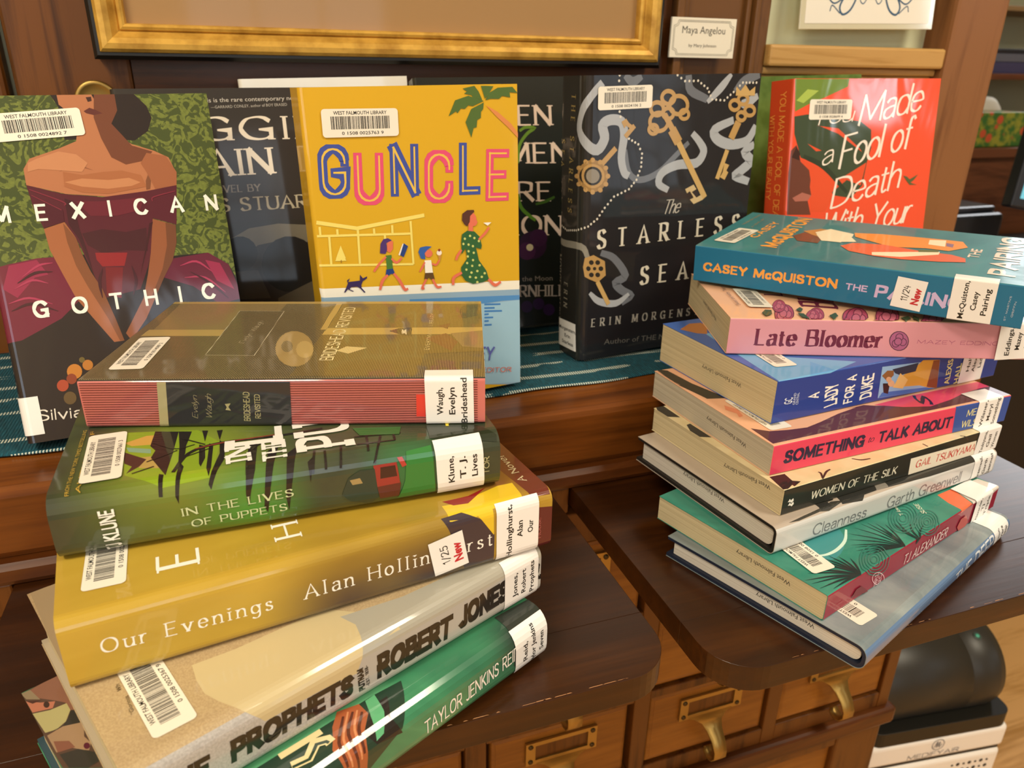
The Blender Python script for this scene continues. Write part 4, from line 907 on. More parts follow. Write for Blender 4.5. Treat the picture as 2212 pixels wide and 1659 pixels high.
["P","#7a4a30",[100.6,169.0,101.8,165.0,100.5,159.7,98.1,159.2,98.7,165.2]],
["P","#7d4a2c",[45.1,140.8,51.0,130.7,52.7,120.0,55.9,108.0,60.8,95.8,65.4,75.4,68.3,60.0,65.6,60.3,61.1,75.9,52.5,98.6,48.0,112.7,45.5,128.3]],
["P","#6c3f27",[106.4,136.6,112.6,134.4,111.2,122.7,107.0,111.0,99.5,99.6,91.8,86.3,90.3,88.5,99.6,105.7,104.9,121.3]],
["P","#3c0f1c",[48.6,156.6,48.3,139.6,52.6,129.6,55.4,115.9,57.3,106.0,56.2,120.6,53.9,137.2,53.3,154.4]],
["P","#651a2c",[55.0,154.3,70.4,153.3,88.3,154.1,95.6,154.6,92.4,146.0,77.5,143.2,61.9,144.3]],
["P","#3a0c18",[98.7,137.7,93.0,122.3,85.3,103.1,92.5,124.3,96.3,136.9]],
["L","#a63258",1.4,[16.1,108.2,26.4,114.8,34.9,115.9],0.8,1],
["L","#a63258",1.4,[10.8,101.2,21.5,105.8,30.2,103.0],0.8,1],
["L","#a63258",1.4,[6.0,92.3,17.9,94.7,30.4,89.4],0.8,1],
["L","#a63258",1.4,[110.9,106.6,121.7,108.6,131.1,100.5],0.8,1],
["L","#a63258",1.4,[112.5,98.3,125.6,96.9,137.5,85.3],0.8,1],
["L","#3d0a1e",1.8,[13.1,104.8,23.9,110.3,34.0,110.2],0.8,1],
["L","#3d0a1e",1.8,[6.8,87.4,18.9,90.8,32.9,84.3],0.8,1],
["L","#3d0a1e",1.8,[116.8,101.9,128.8,92.5,138.8,81.0],0.8,1],
["L","#3d0a1e",1.8,[63.1,109.3,59.9,100.8,59.9,90.0],0.8,1],
["L","#3d0a1e",1.8,[80.9,109.5,82.0,99.5,78.6,89.8],0.8,1],
["P","#4a1022",[36.7,155.5,46.5,149.2,46.1,141.6,33.7,138.3]],
["L","#7a2438",0.8,[29.8,163.4,47.4,154.4,47.8,152.0],0.3,1],
["L","#7a2438",0.8,[30.4,159.7,45.7,149.3],0.3,1],
["L","#7a2438",0.8,[115.8,157.3,101.9,154.2,100.5,151.4],0.3,1],
["C","#c07a2c",[35.4,43.5,4.4,-0.7,-0.9,-5.0]],
["C","#b5742c",[43.8,46.7,3.1,-0.5,-0.6,-3.5]],
["C","#a8442a",[27.1,35.3,3.4,-0.5,-0.7,-3.9]],
["C","#8a3a20",[32.9,38.9,3.0,-0.5,-0.6,-3.5]],
["C","#5f4a2a",[29.9,26.4,3.7,-0.6,-0.7,-4.3]],
["C","#6a5a2a",[41.0,50.6,1.7,-0.2,-0.3,-1.9]],
["T","#f4f1ea","MEXICAN",[7.0,143.2],-0.2,133.2,10.68,"B",0.82],
["T","#f4f1ea","GOTHIC",[18.9,81.2],0.3,110.1,11.0,"B",0.82],
["T","#e8e2d8","Silvia Moreno-Garcia",[9.2,14.1],-3.8,117.0,7.44,"M",0],
["Q","bar","0 1508 0024892 7",[15.9,210.8],3.5,41.6,19.1],
["Q","lab",["Moreno-","Garcia,","Gothic"],[-2.4,30.7],-16.6,9.9,22.7]],"starless":[["L","#6b6f78",5.5,[39.4,178.9,44.0,160.7,55.5,153.9,74.0,159.0,92.1,173.3,102.9,182.0],0.3,1],
["L","#a9adb4",8.5,[16.0,230.5,6.1,221.1,-3.5,210.2,-7.3,196.0,2.1,184.9,12.7,180.1,19.3,188.5,17.2,198.5,24.0,202.6,34.6,200.8,37.8,190.6,36.0,173.1,39.4,161.0,44.1,157.7],0.3,1],
["L","#a9adb4",8,[106.1,189.4,114.7,181.5,119.5,173.5,112.5,164.6,92.9,164.1,77.9,158.7,74.7,149.6,84.9,143.5],0.35,1],
["L","#6b6f78",7.5,[97.9,235.1,100.9,223.6,119.0,215.9],0.2,1],
["L","#a9adb4",7,[142.3,235.4,131.8,224.5,119.2,213.7],0.5,1],
["L","#6b6f78",8,[172.7,235.1,157.1,230.1,148.1,221.3],0.2,1],
["L","#6b6f78",7,[36.4,235.7,43.6,230.8,52.2,234.8],0.3,1],
["L","#a9adb4",8.5,[173.2,217.8,161.6,212.0,155.4,212.1],0.4,1],
["L","#a9adb4",9,[174.6,193.1,165.8,180.8,147.4,178.5,132.5,183.8,129.6,191.6,149.0,198.6],0.3,1],
["L","#a9adb4",9,[174.7,177.3,164.9,171.4,172.4,163.0,162.8,155.4,157.1,150.9,172.8,145.0],0.3,1],
["L","#8d8a80",6,[-45.5,105.7,-31.3,100.7,-1.6,102.1,6.6,92.2],0.2,1],
["L","#6b6f78",7.5,[19.4,95.7,32.7,89.5,44.9,73.2,35.6,67.6,41.8,60.1,51.9,53.7,42.4,48.1],0.3,1],
["L","#a9adb4",6.5,[9.4,61.6,19.1,52.8,36.5,48.8,49.8,55.7],0.5,1],
["C","#d8d2c6",[31.2,235.7,1.0,0,0,1.0]],
["C","#d8d2c6",[30.9,231.6,1.0,0,0,1.0]],
["C","#d8d2c6",[32.5,208.7,1.0,0,0,1.0]],
["C","#d8d2c6",[33.6,204.7,1.0,0,0,1.0]],
["C","#d8d2c6",[42.5,187.5,1.0,0,0,1.0]],
["C","#d8d2c6",[45.6,185.9,1.0,0,0,1.0]],
["C","#d8d2c6",[48.7,184.3,1.0,0,0,1.0]],
["C","#d8d2c6",[51.9,182.7,1.0,0,0,1.0]],
["C","#d8d2c6",[53.9,178.9,1.0,0,0,1.0]],
["C","#d8d2c6",[56.0,175.1,1.0,0,0,1.0]],
["C","#d8d2c6",[55.9,171.6,1.0,0,0,1.0]],
["C","#d8d2c6",[55.8,168.1,1.0,0,0,1.0]],
["C","#d8d2c6",[55.8,164.6,1.0,0,0,1.0]],
["C","#d8d2c6",[54.4,161.1,1.0,0,0,1.0]],
["C","#d8d2c6",[53.1,157.7,1.0,0,0,1.0]],
["C","#d8d2c6",[51.8,154.2,1.0,0,0,1.0]],
["C","#d8d2c6",[49.4,151.8,1.0,0,0,1.0]],
["C","#d8d2c6",[47.1,149.4,1.0,0,0,1.0]],
["C","#d8d2c6",[44.7,147.0,1.0,0,0,1.0]],
["C","#d8d2c6",[41.1,145.7,1.0,0,0,1.0]],
["C","#d8d2c6",[37.5,144.4,1.0,0,0,1.0]],
["C","#d8d2c6",[33.9,143.1,1.0,0,0,1.0]],
["C","#d8d2c6",[30.3,141.9,1.0,0,0,1.0]],
["C","#d8d2c6",[27.4,139.0,1.0,0,0,1.0]],
["C","#d8d2c6",[24.5,136.1,1.0,0,0,1.0]],
["C","#d8d2c6",[21.6,133.3,1.0,0,0,1.0]],
["C","#d8d2c6",[19.3,130.4,1.0,0,0,1.0]],
["C","#d8d2c6",[16.9,127.5,1.0,0,0,1.0]],
["C","#d8d2c6",[14.6,124.6,1.0,0,0,1.0]],
["C","#d8d2c6",[11.7,122.8,1.0,0,0,1.0]],
["C","#d8d2c6",[8.8,120.9,1.0,0,0,1.0]],
["C","#d8d2c6",[5.8,119.1,1.0,0,0,1.0]],
["C","#d8d2c6",[2.2,118.1,1.0,0,0,1.0]],
["C","#d8d2c6",[-1.4,117.1,1.0,0,0,1.0]],
["C","#d8d2c6",[-5.0,116.1,1.0,0,0,1.0]],
["C","#d8d2c6",[-8.6,115.1,1.0,0,0,1.0]],
["C","#d8d2c6",[-11.8,114.6,1.0,0,0,1.0]],
["C","#d8d2c6",[-15.1,114.0,1.0,0,0,1.0]],
["C","#d8d2c6",[-18.4,113.5,1.0,0,0,1.0]],
["C","#d8d2c6",[-21.6,112.9,1.0,0,0,1.0]],
["C","#d8d2c6",[-24.9,112.4,1.0,0,0,1.0]],
["C","#d8d2c6",[-28.0,113.2,1.0,0,0,1.0]],
["C","#d8d2c6",[-31.1,114.0,1.0,0,0,1.0]],
["C","#d8d2c6",[-34.2,114.8,1.0,0,0,1.0]],
["C","#d8d2c6",[-37.3,115.6,1.0,0,0,1.0]],
["C","#d8d2c6",[86.7,235.2,1.0,0,0,1.0]],
["C","#d8d2c6",[90.6,232.9,1.0,0,0,1.0]],
["C","#d8d2c6",[94.6,230.6,1.0,0,0,1.0]],
["C","#d8d2c6",[99.0,230.6,1.0,0,0,1.0]],
["C","#d8d2c6",[103.4,230.6,1.0,0,0,1.0]],
["C","#d8d2c6",[107.8,230.7,1.0,0,0,1.0]],
["C","#d8d2c6",[111.2,228.7,1.0,0,0,1.0]],
["C","#d8d2c6",[114.6,226.7,1.0,0,0,1.0]],
["C","#d8d2c6",[118.1,224.7,1.0,0,0,1.0]],
["C","#d8d2c6",[120.0,221.8,1.0,0,0,1.0]],
["C","#d8d2c6",[122.0,218.8,1.0,0,0,1.0]],
["C","#d8d2c6",[123.9,215.8,1.0,0,0,1.0]],
["C","#d8d2c6",[128.2,215.5,1.0,0,0,1.0]],
["C","#d8d2c6",[132.6,215.1,1.0,0,0,1.0]],
["C","#d8d2c6",[136.9,214.8,1.0,0,0,1.0]],
["C","#d8d2c6",[140.0,217.0,1.0,0,0,1.0]],
["C","#d8d2c6",[143.0,219.1,1.0,0,0,1.0]],
["C","#d8d2c6",[146.1,221.3,1.0,0,0,1.0]],
["C","#d8d2c6",[149.2,223.7,1.0,0,0,1.0]],
["C","#d8d2c6",[152.2,226.2,1.0,0,0,1.0]],
["C","#d8d2c6",[155.2,228.6,1.0,0,0,1.0]],
["C","#d8d2c6",[158.9,228.5,1.0,0,0,1.0]],
["C","#d8d2c6",[162.6,228.5,1.0,0,0,1.0]],
["C","#d8d2c6",[166.3,228.4,1.0,0,0,1.0]],
["C","#d8d2c6",[170.0,228.4,1.0,0,0,1.0]],
["C","#b9935a",[9.0,159.8,11.7,-0.7,0.3,-9.8]],
["C","#2a2622",[9.0,159.8,8.9,-0.5,0.2,-7.5]],
["L","#9d7a48",3.2,[22.1,159.0,21.3,154.8,18.6,151.3,14.4,149.1,9.3,148.5,4.3,149.8,0.0,152.5,-5.0,155.6,-7.0,159.7,-5.4,164.1,-0.7,168.1,3.7,170.4,8.6,170.9,13.6,169.8,18.0,167.2,21.0,163.4,22.1,159.0],0,1],
["C","#8d8578",[9.0,159.8,6.7,-0.4,0.2,-5.7]],
["C","#b9935a",[23.6,158.9,2.3,-0.1,0.1,-2.0]],
["C","#b9935a",[21.9,152.6,2.3,-0.2,0.1,-2.0]],
["C","#b9935a",[16.7,148.2,2.3,-0.2,0.1,-2.0]],
["C","#b9935a",[9.4,147.0,2.3,-0.2,0.1,-2.0]],
["C","#b9935a",[2.1,149.2,2.3,-0.2,0.1,-1.9]],
["C","#b9935a",[-5.8,153.4,4.0,0.4,0.1,-1.9]],
["C","#b9935a",[-9.4,159.4,4.0,0.4,0.1,-1.9]],
["C","#b9935a",[-6.3,166.1,4.0,0.4,0.1,-1.9]],
["C","#b9935a",[1.5,171.2,2.3,-0.1,0.1,-1.9]],
["C","#b9935a",[8.6,172.5,2.3,-0.1,0.1,-1.9]],
["C","#b9935a",[15.8,170.4,2.3,-0.1,0.1,-1.9]],
["C","#b9935a",[21.3,165.5,2.3,-0.1,0.1,-1.9]],
["L","#b9935a",4.5,[17.5,168.9,30.3,180.7],0.0,0],
["L","#b9935a",4,[38.8,189.1,47.3,197.5],0,0],
["P","#b9935a",[34.6,200.8,39.0,203.2,41.8,199.8,45.5,197.6,43.9,194.7,39.3,197.8,37.6,195.7]],
["L","#b9935a",3.4,[80.0,199.3,79.5,196.6,77.7,194.3,74.9,192.8,71.5,192.4,68.1,193.1,65.1,194.7,63.0,197.1,62.1,199.9,62.6,202.6,64.4,204.8,67.1,206.3,70.5,206.7,73.9,206.1,76.9,204.5,79.1,202.1,80.0,199.3],0,1],
["L","#b9935a",3.4,[98.8,212.0,98.3,209.2,96.5,206.9,93.7,205.5,90.3,205.0,86.7,205.7,83.7,207.3,81.5,209.7,80.6,212.4,81.1,215.1,82.8,217.4,85.6,218.8,89.0,219.3,92.5,218.7,95.6,217.1,97.8,214.7,98.8,212.0],0,1],
["L","#b9935a",3.4,[74.7,209.7,74.4,207.8,73.1,206.2,71.1,205.1,68.8,204.8,66.3,205.3,64.2,206.4,62.8,208.1,62.2,210.0,62.5,211.9,63.7,213.5,65.7,214.5,68.0,214.8,70.5,214.4,72.6,213.3,74.1,211.6,74.7,209.7],0,1],
["L","#b9935a",3.4,[85.2,218.1,84.9,216.2,83.6,214.6,81.6,213.5,79.2,213.2,76.8,213.7,74.7,214.8,73.2,216.4,72.5,218.4,72.9,220.2,74.1,221.8,76.1,222.9,78.4,223.2,80.9,222.8,83.0,221.7,84.5,220.0,85.2,218.1],0,1],
["L","#b9935a",3.4,[85.1,205.7,84.8,204.2,83.8,202.8,82.2,202.0,80.2,201.7,78.1,202.1,76.4,203.1,75.1,204.4,74.6,206.0,74.9,207.6,75.9,208.9,77.5,209.8,79.5,210.1,81.5,209.7,83.3,208.7,84.6,207.4,85.1,205.7],0,1],
["L","#b9935a",3,[70.3,193.8,70.1,192.4,69.2,191.2,67.8,190.5,66.1,190.3,64.4,190.6,62.9,191.5,61.8,192.7,61.4,194.1,61.7,195.4,62.5,196.6,63.9,197.3,65.6,197.5,67.3,197.2,68.8,196.4,69.9,195.1,70.3,193.8],0,1],
["L","#b9935a",3,[100.6,204.6,100.4,203.2,99.5,202.0,98.1,201.3,96.3,201.1,94.5,201.4,93.0,202.2,91.9,203.4,91.4,204.8,91.6,206.2,92.5,207.3,93.9,208.1,95.7,208.3,97.4,208.0,99.0,207.2,100.1,206.0,100.6,204.6],0,1],
["L","#b9935a",5,[76.1,205.3,88.8,188.6],0.0,0],
["L","#b9935a",8.5,[84.3,193.2,92.2,182.4],0,0],
["L","#c7a468",5.2,[92.2,182.4,124.7,134.3],0,0],
["P","#c9b184",[102.6,143.1,111.3,146.5,114.7,142.3,109.9,140.2,115.4,135.0,120.3,137.0,122.8,132.8,112.9,129.5,108.5,133.8,112.4,135.2,107.8,141.1,104.9,139.4]],
["L","#b9935a",3.2,[153.7,210.6,153.5,209.1,152.6,207.8,150.9,207.0,148.9,206.7,146.9,207.1,145.1,208.0,143.8,209.3,143.2,210.9,143.4,212.4,144.4,213.7,146.0,214.5,147.9,214.8,150.0,214.4,151.8,213.5,153.1,212.2,153.7,210.6],0,1],
["L","#b9935a",3.2,[170.9,205.6,170.7,204.0,169.7,202.7,168.1,201.9,166.1,201.7,163.9,202.0,162.1,203.0,160.7,204.3,160.1,205.9,160.3,207.4,161.3,208.7,162.9,209.6,164.9,209.8,167.0,209.5,168.9,208.5,170.3,207.2,170.9,205.6],0,1],
["L","#b9935a",3.2,[162.4,215.0,162.2,213.4,161.2,212.2,159.6,211.3,157.6,211.1,155.5,211.4,153.6,212.3,152.3,213.7,151.7,215.2,151.9,216.7,152.9,218.0,154.5,218.8,156.5,219.1,158.6,218.8,160.4,217.8,161.8,216.5,162.4,215.0],0,1],
["L","#b9935a",3.2,[161.3,201.3,161.2,199.9,160.3,198.9,159.0,198.1,157.2,197.9,155.5,198.3,153.9,199.1,152.8,200.2,152.3,201.5,152.4,202.8,153.3,203.9,154.6,204.6,156.3,204.8,158.1,204.5,159.7,203.7,160.8,202.6,161.3,201.3],0,1],
["P","#c7a468",[148.5,218.3,148.6,225.7,153.1,221.9,157.9,227.1,163.3,221.7,169.0,225.4,169.4,217.9]],
["L","#b9935a",7,[154.3,196.9,147.8,183.2],0,0],
["L","#c7a468",4.5,[144.8,173.9,136.3,149.7],0,0],
["P","#c7a468",[143.1,162.9,148.5,161.0,145.9,156.4,148.2,154.6,144.8,148.4,139.3,151.1,141.9,155.0]],
["P","#b9935a",[3.0,92.6,12.0,94.5,23.4,88.0,24.8,75.5,16.6,69.9,3.4,76.4,1.4,84.7]],
["C","#2a2622",[19.7,81.9,2.4,-0.3,0.1,-2.1]],
["C","#2a2622",[16.7,76.8,2.4,-0.3,0.1,-2.1]],
["C","#2a2622",[10.4,77.5,2.4,-0.3,0.1,-2.1]],
["C","#2a2622",[7.1,83.3,2.4,-0.3,0.1,-2.1]],
["C","#2a2622",[10.0,88.3,2.4,-0.3,0.1,-2.1]],
["C","#2a2622",[16.3,87.6,2.4,-0.3,0.1,-2.1]],
["C","#2a2622",[13.4,82.6,1.7,-0.2,0.0,-1.5]],
["L","#c7a468",4,[16.6,70.7,28.8,49.0],0,0],
["T","#b9b4aa","The",[79.6,123.2],0.6,17.8,12.11,"K",0],
["T","#d8d2c2","STARLESS",[15.2,99.3],0.5,149.4,15.89,"R",0.72],
["T","#d8d2c2","SEA",[60.6,62.6],-0.4,49.4,16.36,"R",0.72],
["T","#a8a49c","ERIN MORGENSTERN",[11.7,30.4],-2.2,143.4,7.43,"R",0.75],
["T","#6d6a66","Author of THE NIGHT CIRCUS",[25.4,12.0],-4.0,121.1,4.97,"r",0],
["T","#8c7a48","THE STARLESS",[-19.7,222.4],-92.3,93.1,6.71,"R",0.7],
["T","#8c7a48","SEA",[-36.1,187.1],-92.9,21.3,6.19,"R",0.7],
["T","#8a8578","MORGENSTERN",[-40.2,89.9],-91.9,57.8,6.94,"R",0.7],
["T","#8a8578","ERIN",[-27.9,66.3],-91.1,21.7,6.49,"R",0.7],
["Q","bar","0 1508 0024106 2",[11.7,227.6],0.8,56.3,19.3],
["Q","lab",["Morgenstern,","Erin","Starless"],[-47.5,30.7],3.3,43.8,29.7]],"fool":[["P","#6f8a35",[0.8,233.8,64.9,233.8,64.0,227.2,36.5,217.8,20.6,213.2,3.4,206.3]],
["P","#a9bf55",[4.1,215.7,16.1,225.1,29.3,223.8,12.4,213.3]],
["P","#3b4a34",[3.0,202.1,18.3,203.7,83.6,196.4,97.9,188.5,100.2,171.9,96.6,159.1,93.2,137.1,80.2,125.9,56.7,129.9,43.4,156.2,13.7,166.1,4.4,187.1]],
["P","#e5532c",[29.2,193.8,56.5,190.7,84.9,172.4,89.0,168.4,57.1,185.8,34.2,193.1]],
["P","#e5532c",[13.9,164.8,36.5,156.4,62.1,143.8,95.7,158.5,91.4,137.2,72.7,143.3,53.0,131.4,57.0,127.2,47.9,114.7,30.5,115.8,23.3,153.2]],
["P","#e5532c",[20.8,178.1,38.3,171.4,31.6,171.0]],
["L","#2c3a28",5,[16.9,167.2,43.4,156.2,74.2,131.5],0.3,1],
["P","#6a3a2c",[1.6,172.6,7.7,177.3,11.8,168.6,14.1,162.3,24.9,154.4,27.5,145.5,27.3,139.1,29.8,131.3,26.0,126.4,30.8,113.2,1.9,115.1,0.3,151.7]],
["P","#b06a5a",[7.2,130.1,18.5,134.5,29.8,131.3,26.0,126.4,10.8,126.7]],
["P","#3a201a",[7.9,176.1,12.6,169.8,12.3,163.6,3.0,166.5]],
["T","#f6e9dc","You",[22.6,193.3],3.7,50.6,14.07,"K",0],
["T","#f6e9dc","Made",[80.6,192.1],9.3,81.1,26.53,"K",0],
["T","#f6e9dc","a",[39.9,156.9],16.3,13.8,17.33,"K",0],
["T","#f6e9dc","Fool of",[60.9,153.5],10.5,91.9,29.37,"K",0],
["T","#f6e9dc","Death",[54.7,116.9],10.2,88.8,27.02,"K",0],
["T","#f6e9dc","With Your",[43.8,88.5],4.5,117.7,24.63,"K",0],
["P","#55603a",[147.0,143.8,151.9,142.9,156.2,140.0,167.1,144.2,162.2,139.1,157.8,136.6,166.9,134.1,157.1,134.5,152.7,138.2]],
["T","#f2a04a","YOU MADE A FOOL OF DEATH",[-16.1,224.1],-90.3,123.0,7.92,"M",0],
["T","#f2a04a","WITH YOUR BEAUTY",[-27.7,204.4],-89.8,76.2,6.18,"M",0],
["Q","bar","0 1508 0028699 4",[19.7,216.5],-0.6,60.4,15.9]],"women":[["T","#d9c3b2","WHEN",[49.1,189.7],-1.0,81.4,18.1,"R",0],
["T","#d9c3b2","WOMEN",[27.1,156.8],-2.0,120.0,18.9,"R",0],
["T","#d9c3b2","WERE",[42.8,121.9],-2.7,82.6,18.05,"R",0],
["T","#d9c3b2","DRAGONS",[4.8,93.4],-3.8,148.0,18.69,"R",0],
["L","#5c7f1f",3,[97.4,183.9,103.5,187.0,112.3,186.1,104.5,181.0,96.3,170.7,93.5,154.7],0.2,1],
["L","#4f7a1e",3.5,[91.2,126.5,93.2,114.1,101.5,105.3,107.2,100.8],0.2,1],
["L","#35551c",3,[108.4,115.9,119.2,118.1,128.6,121.7],0.3,1],
["C","#2a0f2c",[102.4,77.4,14.5,-1.1,-1.0,-13.3]],
["C","#40163e",[95.9,72.3,9.1,-0.7,-0.7,-8.4]],
["C","#351335",[109.0,84.0,9.2,-0.7,-0.6,-8.4]],
["C","#c9bf9a",[99.2,75.6,3.6,-0.3,-0.3,-3.3]],
["T","#b5aaa0","KELLY BARNHILL",[16.0,34.8],-4.6,117.1,10.99,"R",0],
["T","#8d857c","Girl Who Drank the Moon",[31.6,47.2],-3.4,89.1,4.82,"r",0],
["C","#2b1440",[91.6,18.8,6.1,-0.6,-0.5,-5.7]],
["C","#2b1440",[104.1,20.4,6.2,-0.6,-0.4,-5.7]],
["C","#2b1440",[114.5,13.5,6.2,-0.6,-0.4,-5.8]]],"shuggie":[["T","#e8dccb","SHUGGIE",[-24.2,183.6],-0.4,175.1,17.71,"R",0],
["T","#e8dccb","BAIN",[40.8,155.3],0.8,69.7,20.27,"R",0],
["T","#8f867c","A NOVEL BY",[48.7,143.1],-0.2,49.9,5.59,"R",0],
["T","#b5aa92","DOUGLAS STUART",[-3.2,128.1],0.0,147.8,10.41,"R",0],
["T","#cfc8be","“This is the rare contemporary novel that",[59.7,211.3],0.9,89.0,3.21,"r",0],
["T","#b5aea4","—GARRARD CONLEY, author of BOY ERASED",[69.7,206.8],1.3,57.7,2.16,"r",0],
["P","#77705f",[69.9,106.3,81.0,113.7,109.0,116.6,135.7,113.7,136.4,99.2,107.2,102.5,90.6,100.1,83.1,94.7]],
["P","#2e2a24",[70.5,119.0,109.4,120.1,137.3,117.2,136.9,113.4,108.9,116.4,85.6,114.0,69.9,106.3]],
["C","#14110f",[114.1,82.7,22.5,-1.8,-2.8,-23.0]],
["C","#14110f",[76.1,94.1,13.6,-1.0,-1.9,-14.1]],
["P","#4a433a",[72.0,80.1,88.0,80.0,95.4,56.3,71.2,57.4]],
["P","#5b5243",[101.2,55.7,134.0,68.8,135.2,47.5,100.6,50.8]]],"white":[],"teal":[]},"head":{"R4":[[24.5,10.7],[67.4,12.3],[25.0,7.2]],"R5":[[11.7,15.4],[53.8,10.1],[12.2,12.4]],"R6":[[48.1,13.7],[89.4,13.7],[48.8,10.5]],"R7":[[24.0,12.2],[64.2,12.4],[24.7,8.0]],"R8":[[32.9,10.1],[72.4,9.5],[33.2,6.1]],"R3":[[32.8,16.3],[75.7,15.0],[32.8,13.3]],"R2":[[35.7,15.3],[78.0,17.1],[38.5,13.0]]},"pose":{"L5":[0.22133,0.13727,0.03267,[-0.44094,-0.89754,0.0,0.13206],[0.89754,-0.44094,0.0,0.30592],[0.0,-0.0,1.0,0.0003]],"L4":[0.2198,0.14318,0.03197,[-0.40313,-0.91514,0.0,0.13402],[0.91514,-0.40313,0.0,0.32215],[0.0,-0.0,1.0,0.03327]],"L3":[0.233,0.15378,0.03605,[-0.14625,-0.98925,0.0,0.13836],[0.98925,-0.14625,0.0,0.31967],[0.0,-0.0,1.0,0.06554]],"L2":[0.20929,0.13813,0.03248,[-0.01146,-0.99993,0.0,0.11223],[0.99993,-0.01146,0.0,0.33089],[0.0,-0.0,1.0,0.10189]],"L1":[0.20703,0.13848,0.02662,[0.27926,-0.96021,0.0,0.10817],[0.96021,0.27926,0.0,0.3446],[0.0,-0.0,1.0,0.13467]],"R8":[0.21322,0.14105,0.01603,[-0.34969,-0.93686,0.0,0.49691],[0.93686,-0.34969,0.0,0.31349],[0.0,-0.0,1.0,0.0003]],"R7":[0.2149,0.13185,0.0181,[-0.28553,-0.95837,0.0,0.49516],[0.95837,-0.28553,0.0,0.32776],[0.0,-0.0,1.0,0.01663]],"R6":[0.22544,0.13888,0.01985,[-0.15539,-0.98785,0.0,0.50531],[0.98785,-0.15539,0.0,0.34285],[0.0,-0.0,1.0,0.03503]],"R5":[0.21573,0.13332,0.01844,[-0.12576,-0.99206,0.0,0.50698],[0.99206,-0.12576,0.0,0.34628],[0.0,-0.0,1.0,0.05517]],"R4":[0.21904,0.13508,0.02127,[-0.06476,-0.9979,0.0,0.51331],[0.9979,-0.06476,0.0,0.35088],[0.0,-0.0,1.0,0.07391]],"R3":[0.22191,0.12795,0.03093,[-0.08832,-0.99609,0.0,0.53316],[0.99609,-0.08832,0.0,0.38255],[0.0,-0.0,1.0,0.09548]],"R2":[0.2139,0.12698,0.02635,[0.33735,-0.94134,0.00846,0.50906],[0.94132,0.33742,0.00809,0.34267],[-0.01047,0.00524,0.99993,0.1261]],"R1":[0.22326,0.13702,0.02852,[0.80669,-0.58869,-0.05195,0.4653],[0.58866,0.80819,-0.01757,0.32474],[0.05233,-0.01641,0.9985,0.15891]],"guncle":[0.22719,0.15321,0.028,[0.99353,-0.02242,0.11134,0.0417],[0.11184,0.02259,-0.99347,0.54182],[0.01976,0.99949,0.02495,0.0695]],"gothic":[0.22207,0.1462,0.026,[0.99723,-0.03436,0.06599,-0.15568],[0.07313,0.28931,-0.95444,0.5442],[0.01371,0.95662,0.29103,0.0695]],"starless":[0.23586,0.17468,0.042,[0.99539,-0.02149,0.0935,0.26139],[0.09389,0.01835,-0.99541,0.60883],[0.01967,0.9996,0.02028,0.0695]],"fool":[0.23413,0.18365,0.031,[0.99785,-0.01595,0.06351,0.47752],[0.0649,0.11133,-0.99166,0.60074],[0.00875,0.99366,0.11213,0.0695]],"women":[0.2322,0.165,0.026,[0.99983,-0.01824,0.0,0.15851],[0.0041,0.22491,-0.97437,0.68033],[0.01777,0.97421,0.22495,0.0695]],"shuggie":[0.22198,0.15991,0.024,[0.9999,-0.01422,0.0,-0.08255],[0.00271,0.19079,-0.98163,0.64856],[0.01396,0.98153,0.19081,0.0695]],"white":[0.2287,0.14453,0.02,[0.99962,-0.02764,0.0,0.01318],[0.00337,0.12182,-0.99255,0.70985],[0.02743,0.99217,0.12187,0.0695]],"teal":[0.23589,0.15503,0.022,[0.99956,-0.02974,0.0,0.49905],[0.00516,0.17357,-0.98481,0.68167],[0.02929,0.98437,0.17365,0.0695]]}}"""
# ------------------------------------------------------------------ world-space parts under a thing
def under(o, parent):
    o.parent = parent; o.matrix_parent_inverse = parent.matrix_world.inverted(); return o
def at(x, y, z, rz=0): return Matrix.Translation((x, y, z)) @ Matrix.Rotation(rz, 4, 'Z')

# ------------------------------------------------------------------ the room
YW = 0.775
def struct(name, L, mat, bevel=0): return boxes(name, L, mat, bevel=bevel, kind='structure')
GREEN = plain('pale_green_paint', '#cfd2b0', .7); CREAM = plain('cream_paint', '#b5a785', .8); SAGE = plain('sage_paint', '#b3b79c', .8)
struct('floor', [(-2.4, 3.8, BACK-.1, 2.5, FLOOR-.05, FLOOR)], FLOOR_W)
struct('ceiling', [(-2.4, 3.8, BACK-.1, 2.5, CEIL, CEIL+.05)], CREAM)
struct('wall_left', [(-2.4, -2.3, BACK-.1, 2.5, FLOOR, CEIL)], CREAM)
sy, sz = SIDE_WIN
struct('wall_right', [(3.7, 3.8, BACK-.1, sy-.24, FLOOR, CEIL), (3.7, 3.8, sy+.24, 2.5, FLOOR, CEIL), (3.7, 3.8, sy-.24, sy+.24, FLOOR, sz-.02), (3.7, 3.8, sy-.24, sy+.24, sz+.62, CEIL)], CREAM)
struct('wall_back', [(-2.3, .881, YW, YW+.08, FLOOR, CEIL)], GREEN)
fx, fz = FARW
struct('wall_far', [(.7, fx-.44, 2.2, 2.3, FLOOR, CEIL), (fx+.44, 3.7, 2.2, 2.3, FLOOR, CEIL), (fx-.44, fx+.44, 2.2, 2.3, FLOOR, fz-.44), (fx-.44, fx+.44, 2.2, 2.3, fz+.44, CEIL)], SAGE)
fr = []
xs = [-2.3] + [v for wx, _ in WINS for v in (wx-.48, wx+.48)] + [3.7]
for i in range(0, len(xs), 2): fr.append((xs[i], xs[i+1], BACK-.1, BACK, FLOOR, CEIL))
for wx, wz in WINS: fr += [(wx-.48, wx+.48, BACK-.1, BACK, FLOOR, wz-.1), (wx-.48, wx+.48, BACK-.1, BACK, wz+1.2, CEIL)]
struct('wall_front', fr, CREAM)
